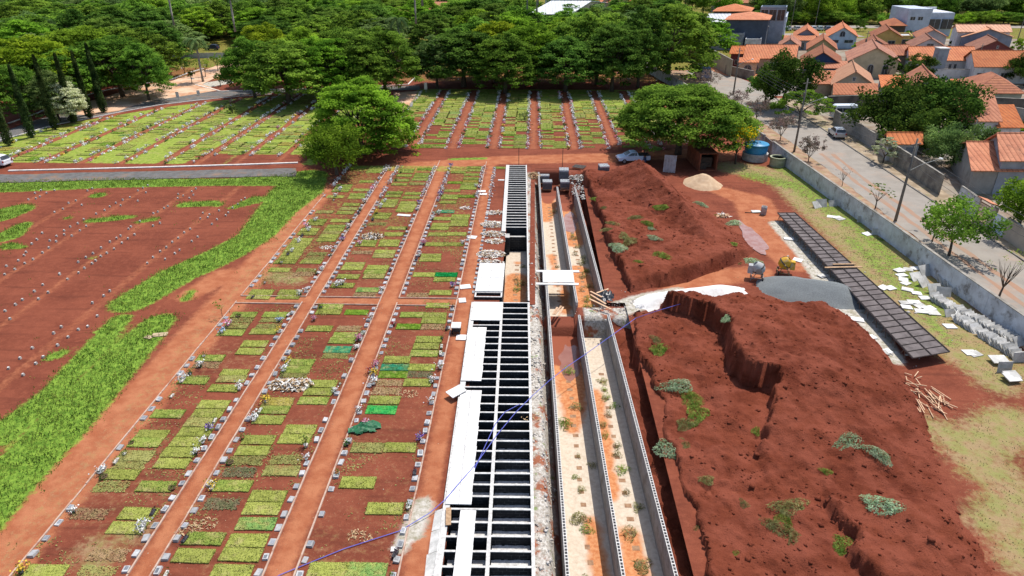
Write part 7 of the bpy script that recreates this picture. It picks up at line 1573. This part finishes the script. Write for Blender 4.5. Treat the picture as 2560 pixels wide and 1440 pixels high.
o = empty('metal_window_frame', P(1672, 432), -.25, 'rusty white framed sheet panels leaning under the tree', 'panel'); mb = MB(); mb.box((0, .35, 1.1), (1.5, .05, 2.2), tilt=(-.28, 0)); mb.build('sheet', M('grey sheet', (.36, .38, .40), (.26, .24, .22), 1.5, .7), o)
for x in (-.75, -.38, 0, .38, .75): mb = MB(); mb.box((x, .30, 1.1), (.05, .06, 2.25), tilt=(-.28, 0)); mb.build('bar', M('white bars', (.55, .55, .54), (.35, .28, .22), 3, .7) if x == -.75 else bpy.data.materials['white bars'], o)
o = empty('wheeled_cart', P(1141, 832), .02, 'white topped cart on small wheels at the edge of the inner bed', 'cart'); mb = MB(); mb.box((0, .1, .62), (.72, .85, .07)); mb.build('top', slabM, o); mb = MB(); mb.box((0, .1, .42), (.6, .72, .34)); mb.build('box', blkM, o)
for x in (-.28, .28): wheel(o, x, -.22, .17, .08); wheel(o, x, .42, .17, .08)
# hose across the site, tarp, debris
blueh = M('blue hose', (.12, .13, .50), (.16, .18, .58), 6, .5)
pts = [(*P(a, b, z).xy, z) for a, b, z in ((640, 1475, .06), (700, 1437, .06), (860, 1372, .06), (1000, 1327, .06), (1075, 1282, .2), (1112, 1250, .36), (1150, 1205, .36), (1190, 1160, .32), (1240, 1090, .30), (1290, 1030, .30), (1328, 992, .34), (1375, 950, .30), (1420, 915, .2), (1460, 888, .2), (1530, 838, .35), (1590, 795, .3), (1640, 778, .95), (1710, 757, 1.3))]
cable('hose_pipe', pts, .022, blueh, 'long thin blue hose snaking across beds, vaults and trench', 'hose', 0, 4)
pts = [(*P(a, b, .3).xy, .3) for a, b in ((1184, 1178), (1215, 1110), (1238, 1060), (1262, 1030), (1300, 1010))]; cable('hose_pipe', pts, .02, blueh, 'second short loop of blue hose over the vaults', 'hose', 0, 6)
def sheet_heap(name, loc, rx, ry, h, mat, label, seed, cat, rz=0.0):
    n = 22; t = np.linspace(-1, 1, n); U, Vv = np.meshgrid(t, t); d = np.hypot(U, Vv)*(1+.5*vnoise(U*2+seed, Vv*2, 1, seed)); Z = h*np.maximum(1-d, 0)**.5*(.45+1.1*np.abs(vnoise(U*5+seed, Vv*5, 1, seed+2)))+.012
    V = np.stack([U*rx, Vv*ry, Z], -1).reshape(-1, 3); idx = np.arange(n*n).reshape(n, n); f = np.stack([idx[:-1, :-1], idx[:-1, 1:], idx[1:, 1:], idx[1:, :-1]], -1); keep = d[:-1, :-1] < .95
    return tag(link(name, grid_mesh(name, V, f[keep], mat, None, False), None, loc, rz), label, cat)
sheet_heap('tarpaulin', P(912, 1072), 1.0, .55, .6, M('dark green tarp', (.02, .10, .045), (.03, .16, .07), 3, .5), 'crumpled dark green tarpaulin on a bare grave', 4, 'tarpaulin', .3)
sheet_heap('tarpaulin', P(1513, 742, .0)+Vector((0, 0, -.2)), .9, .8, 1.1, M('black plastic', (.012, .012, .014), (.05, .05, .055), 3, .3, spec=.6), 'crumpled black plastic sheet at the trench corner', 5, 'tarpaulin')
sheet_heap('plastic_bag', P(1600, 776, .3)+Vector((0, 0, .2)), .45, .4, .5, paleM, 'crumpled white plastic bag on the back edge of the terraced bank', 8, 'bag')
for i, (a, b, L_, rz) in enumerate(((1495, 752, 1.9, -.9), (1500, 765, 2.2, -.7), (1490, 742, 1.6, -1.0), (1506, 735, 1.2, .5), (1395, 778, 1.6, 1.2), (1388, 780, 1.5, 1.3), (1402, 782, 1.4, 1.25))):
    q = P(a, b, .1 if i < 4 else -.4); slab('timber_board', (q.x, q.y, (.25+.05*i) if i < 4 else -.38+.02*i), (L_, .16, .035), PK, f'raw board dropped around the trench crossing, {nth(i+1)} of the jumble', 'boards at the trench crossing', rz, (0, R.uniform(-.1, .1)), 'board')
def debris(loc, rx, ry, n, label, seed, mats, hgt=.25, s=.5):
    r = np.random.default_rng(seed); d = np.sqrt(r.random(n)); a = r.uniform(0, 6.283, n); C = np.stack([rx*d*np.cos(a), ry*d*np.sin(a), .02+hgt*r.random(n)*(1.05-d)], 1)
    o = link('debris_pile', quads('debris_pile', leaf_quads(C, r.normal(0, .5, (n, 3))+[0, 0, 1.2], s, .24, r), mats, r.integers(0, len(mats), n)), None, loc); return tag(o, label, 'debris pile', 'piles of dry debris')
strawM = M('dry frond', (.58, .42, .24), (.46, .31, .17), 4, .9); wpM = M('weathered white strip', (.82, .79, .74), (.66, .60, .52), 4, .9); DBM = [strawM, wpM, M('brown frond', (.22, .13, .06), None, 4, .9), wpM]
debris(P(728, 964), 1.6, .75, 420, 'heap of dry palm fronds and white strips on the middle near bed', 1, DBM, .45); debris(P(931, 592), 1.2, .7, 260, 'heap of dry fronds on the middle far bed', 2, DBM, .4)
for i, (a, b, rx, ry, n) in enumerate(((1240, 533, 1.1, .6, 170), (1233, 562, 1.4, .95, 320), (1233, 586, 1.3, .8, 240), (1237, 604, 1.0, .6, 160), (1228, 636, 1.4, .9, 330), (1230, 656, 1.2, .5, 170))): debris(P(a, b), rx, ry, n, f'dry frond and scrap heap on the vault side strip, {nth(i+1)} from far end', 10+i, [wpM, wpM, strawM, wpM], .35, .42)
debris(P(1164, 521), .7, .4, 40, 'white paper scraps on the inner far bed', 21, [wpM, paleM], .3, .4); debris(P(820, 619), .9, .4, 60, 'thin scatter of pale scraps in the outer far bed', 22, [wpM], .05, .3); debris(P(1745, 672), 1.0, .5, 44, 'broken white boards and plastic at the foot of the pointed heap', 23, [wpM, paleM, M('green plastic', (.05, .16, .10), None, 4, .6)], .6, .8); debris(P(1808, 540), .8, .5, 40, 'splintered boards on the right slope of the pointed heap', 24, [PK, wpM], .3, .7)
debris(P(1448, 446), 1.3, 1.2, 160, 'broken slabs and scrap at the head of the trench', 25, [wpM, oldslabM, greywoodM], .5, .6); debris(P(1335, 440), .7, 1.5, 150, 'dry brush pile beside the far vaults', 26, [strawM, DBM[2]], .5, .5); debris(P(1330, 1040), .8, .5, 34, 'straw tuft on the inner near bed', 27, [strawM], .06, .25)
for i, (a, b) in enumerate(((900, 1340), (945, 985), (1020, 985), (470, 1325), (510, 1310))): debris(P(a, b), .7, .45, 60, f'loose wisp of straw on bare red soil, {nth(i+1)} of several', 30+i, [strawM], .03, .22)
# rubble and litter
pts = []; sz = []
for _ in range(1900):
    y = R.uniform(20, 86); x = (.80-.0153*y)+R.uniform(.02, .85)*(xl(y)-(.80-.0153*y)); t_ = (x-(.80-.0153*y))/(xl(y)-(.80-.0153*y)); pts.append((x, y, -.06-1.5*float(S(np.array((t_-.42)/.4))))); sz.append(math.exp(R.gauss(-3.0, .55)))
for c in PALE[0:2]:
    for (x1, y1, r1), (x2, y2, r2) in zip(c, c[1:]):
        for _ in range(150): t_ = R.random(); q = P(x1+(x2-x1)*t_, y1+(y2-y1)*t_); pts.append((q.x+R.gauss(0, r1*.7), q.y+R.gauss(0, .8), 0)); sz.append(math.exp(R.gauss(-3.2, .5)))
for _ in range(260): q = P(R.uniform(1430, 1480), R.uniform(430, 500), -.2); pts.append((q.x, q.y, -.15)); sz.append(math.exp(R.gauss(-2.2, .5)))
for _ in range(300): q = P(R.uniform(1960, 2400), R.uniform(470, 900)); pts.append((q.x, q.y, .0)); sz.append(math.exp(R.gauss(-3.3, .5)))
scatter_lumps('rubble', 0, pts, np.clip(sz, .02, .22), M('pale rubble stones', (.62, .58, .53), (.38, .34, .30), 5, .9, world=True), .6)
pts = []; sz = []
for _ in range(1500): pts.append((R.uniform(-24, -5), R.uniform(20, 89), .0)); sz.append(math.exp(R.gauss(-3.9, .5)))
scatter_lumps('small_litter', 0, pts, np.clip(sz, .008, .06), M('straw and chips', (.58, .42, .28), (.40, .22, .13), 3, .9, world=True), .4)
# concrete markers in the bare field
mb = MB(); mb.box((0, 0, .08), (.16, .19, .2), taper=.85); MK = mb.mesh('concrete_marker', M('white tipped concrete', (.42, .40, .37), (.30, .27, .24), 4, .9)); mb = MB(); mb.box((0, 0, .186), (.11, .13, .012)); MT = mb.mesh('top_plate', capM)
MKP = '275,606 292,597 302,591 253,621 233,635 215,645 196,657 268,634 253,642 286,624 305,609 320,598 337,588 240,653 231,660 212,672 197,684 170,700 150,688 108,714 87,730 121,733 97,749 57,751 40,763 14,779 26,799 149,686 446,487 400,559 383,566 476,574 461,583 446,597 431,607 416,620 401,630 383,645 369,660 337,588 495,594 480,605 449,627 438,635 413,650 530,562 520,545 508,534 548,528 524,538 501,548 604,503 595,512 582,521 571,533 565,540 543,550 613,497 275,729 260,741 231,759 244,792 220,818 197,826 154,819 135,835 171,845 145,865 82,872 51,898 22,923 59,939 91,911 108,895 106,584 93,600 80,611 66,632 61,640 47,653 17,667 13,688 38,675 63,660 83,650 107,633 123,621 141,605 125,603 142,592 161,578 176,568 195,560 210,550 216,567 200,578 180,591 161,588 241,536 262,527 275,518 290,509 172,509 190,503 205,514 158,524 137,532 307,501 325,495 345,504 302,515 219,478 231,473 88,484 103,477 117,484 100,493 90,498 72,500 137,477 358,471 370,465 345,478 365,483 420,517 411,522 395,531 490,473 480,480 458,491 445,497 484,489 474,497 384,535 350,555 328,568 322,574'.split()
for i, it in enumerate(MKP):
    a, b = it.split(','); q = P(float(a), float(b)); o = link('concrete_marker', MK, None, (q.x, q.y, 0), R.uniform(-.3, .3)); o.rotation_euler = (R.uniform(-.15, .15), R.uniform(-.15, .15), R.uniform(-.4, .4)); tag(o, 'small white tipped concrete marker in the bare red field', 'marker', 'concrete markers in the bare field'); link('top_plate', MT, o)
# small signs
for a, b, h_, lb in ((446, 250, 1.5, 'small white sign board at the back of the left field'), (1065, 231, 1.9, 'white sign post at the corner of the far path'), (497, 239, 1.0, 'low white sign at the asphalt bend')):
    o = empty('sign_board', P(a, b), 0, lb, 'sign'); mb = MB(); mb.box((0, 0, h_*.65), (.6, .06, h_*.7)); mb.build('panel', whitekerbM, o); mb = MB(); mb.tube([(0, .06, 0), (0, .06, h_*.9)], .04, 6); mb.build('post', armM, o)
for i, (a, b, x, y) in enumerate(((1297, 412, 0, 2.4), (1406, 417, 0, 2.6))): q = P(a, b); mb = MB(); mb.tube([(0, 0, -.1), (0, 0, y)], .035, 6); o = mb.build('iron_rod', wireM, None, (q.x, q.y, 0)); tag(o, ['thin upright rod at the head of the far vaults', 'thin upright rod behind the tallest block stack'][i], 'rod', 'upright rods')
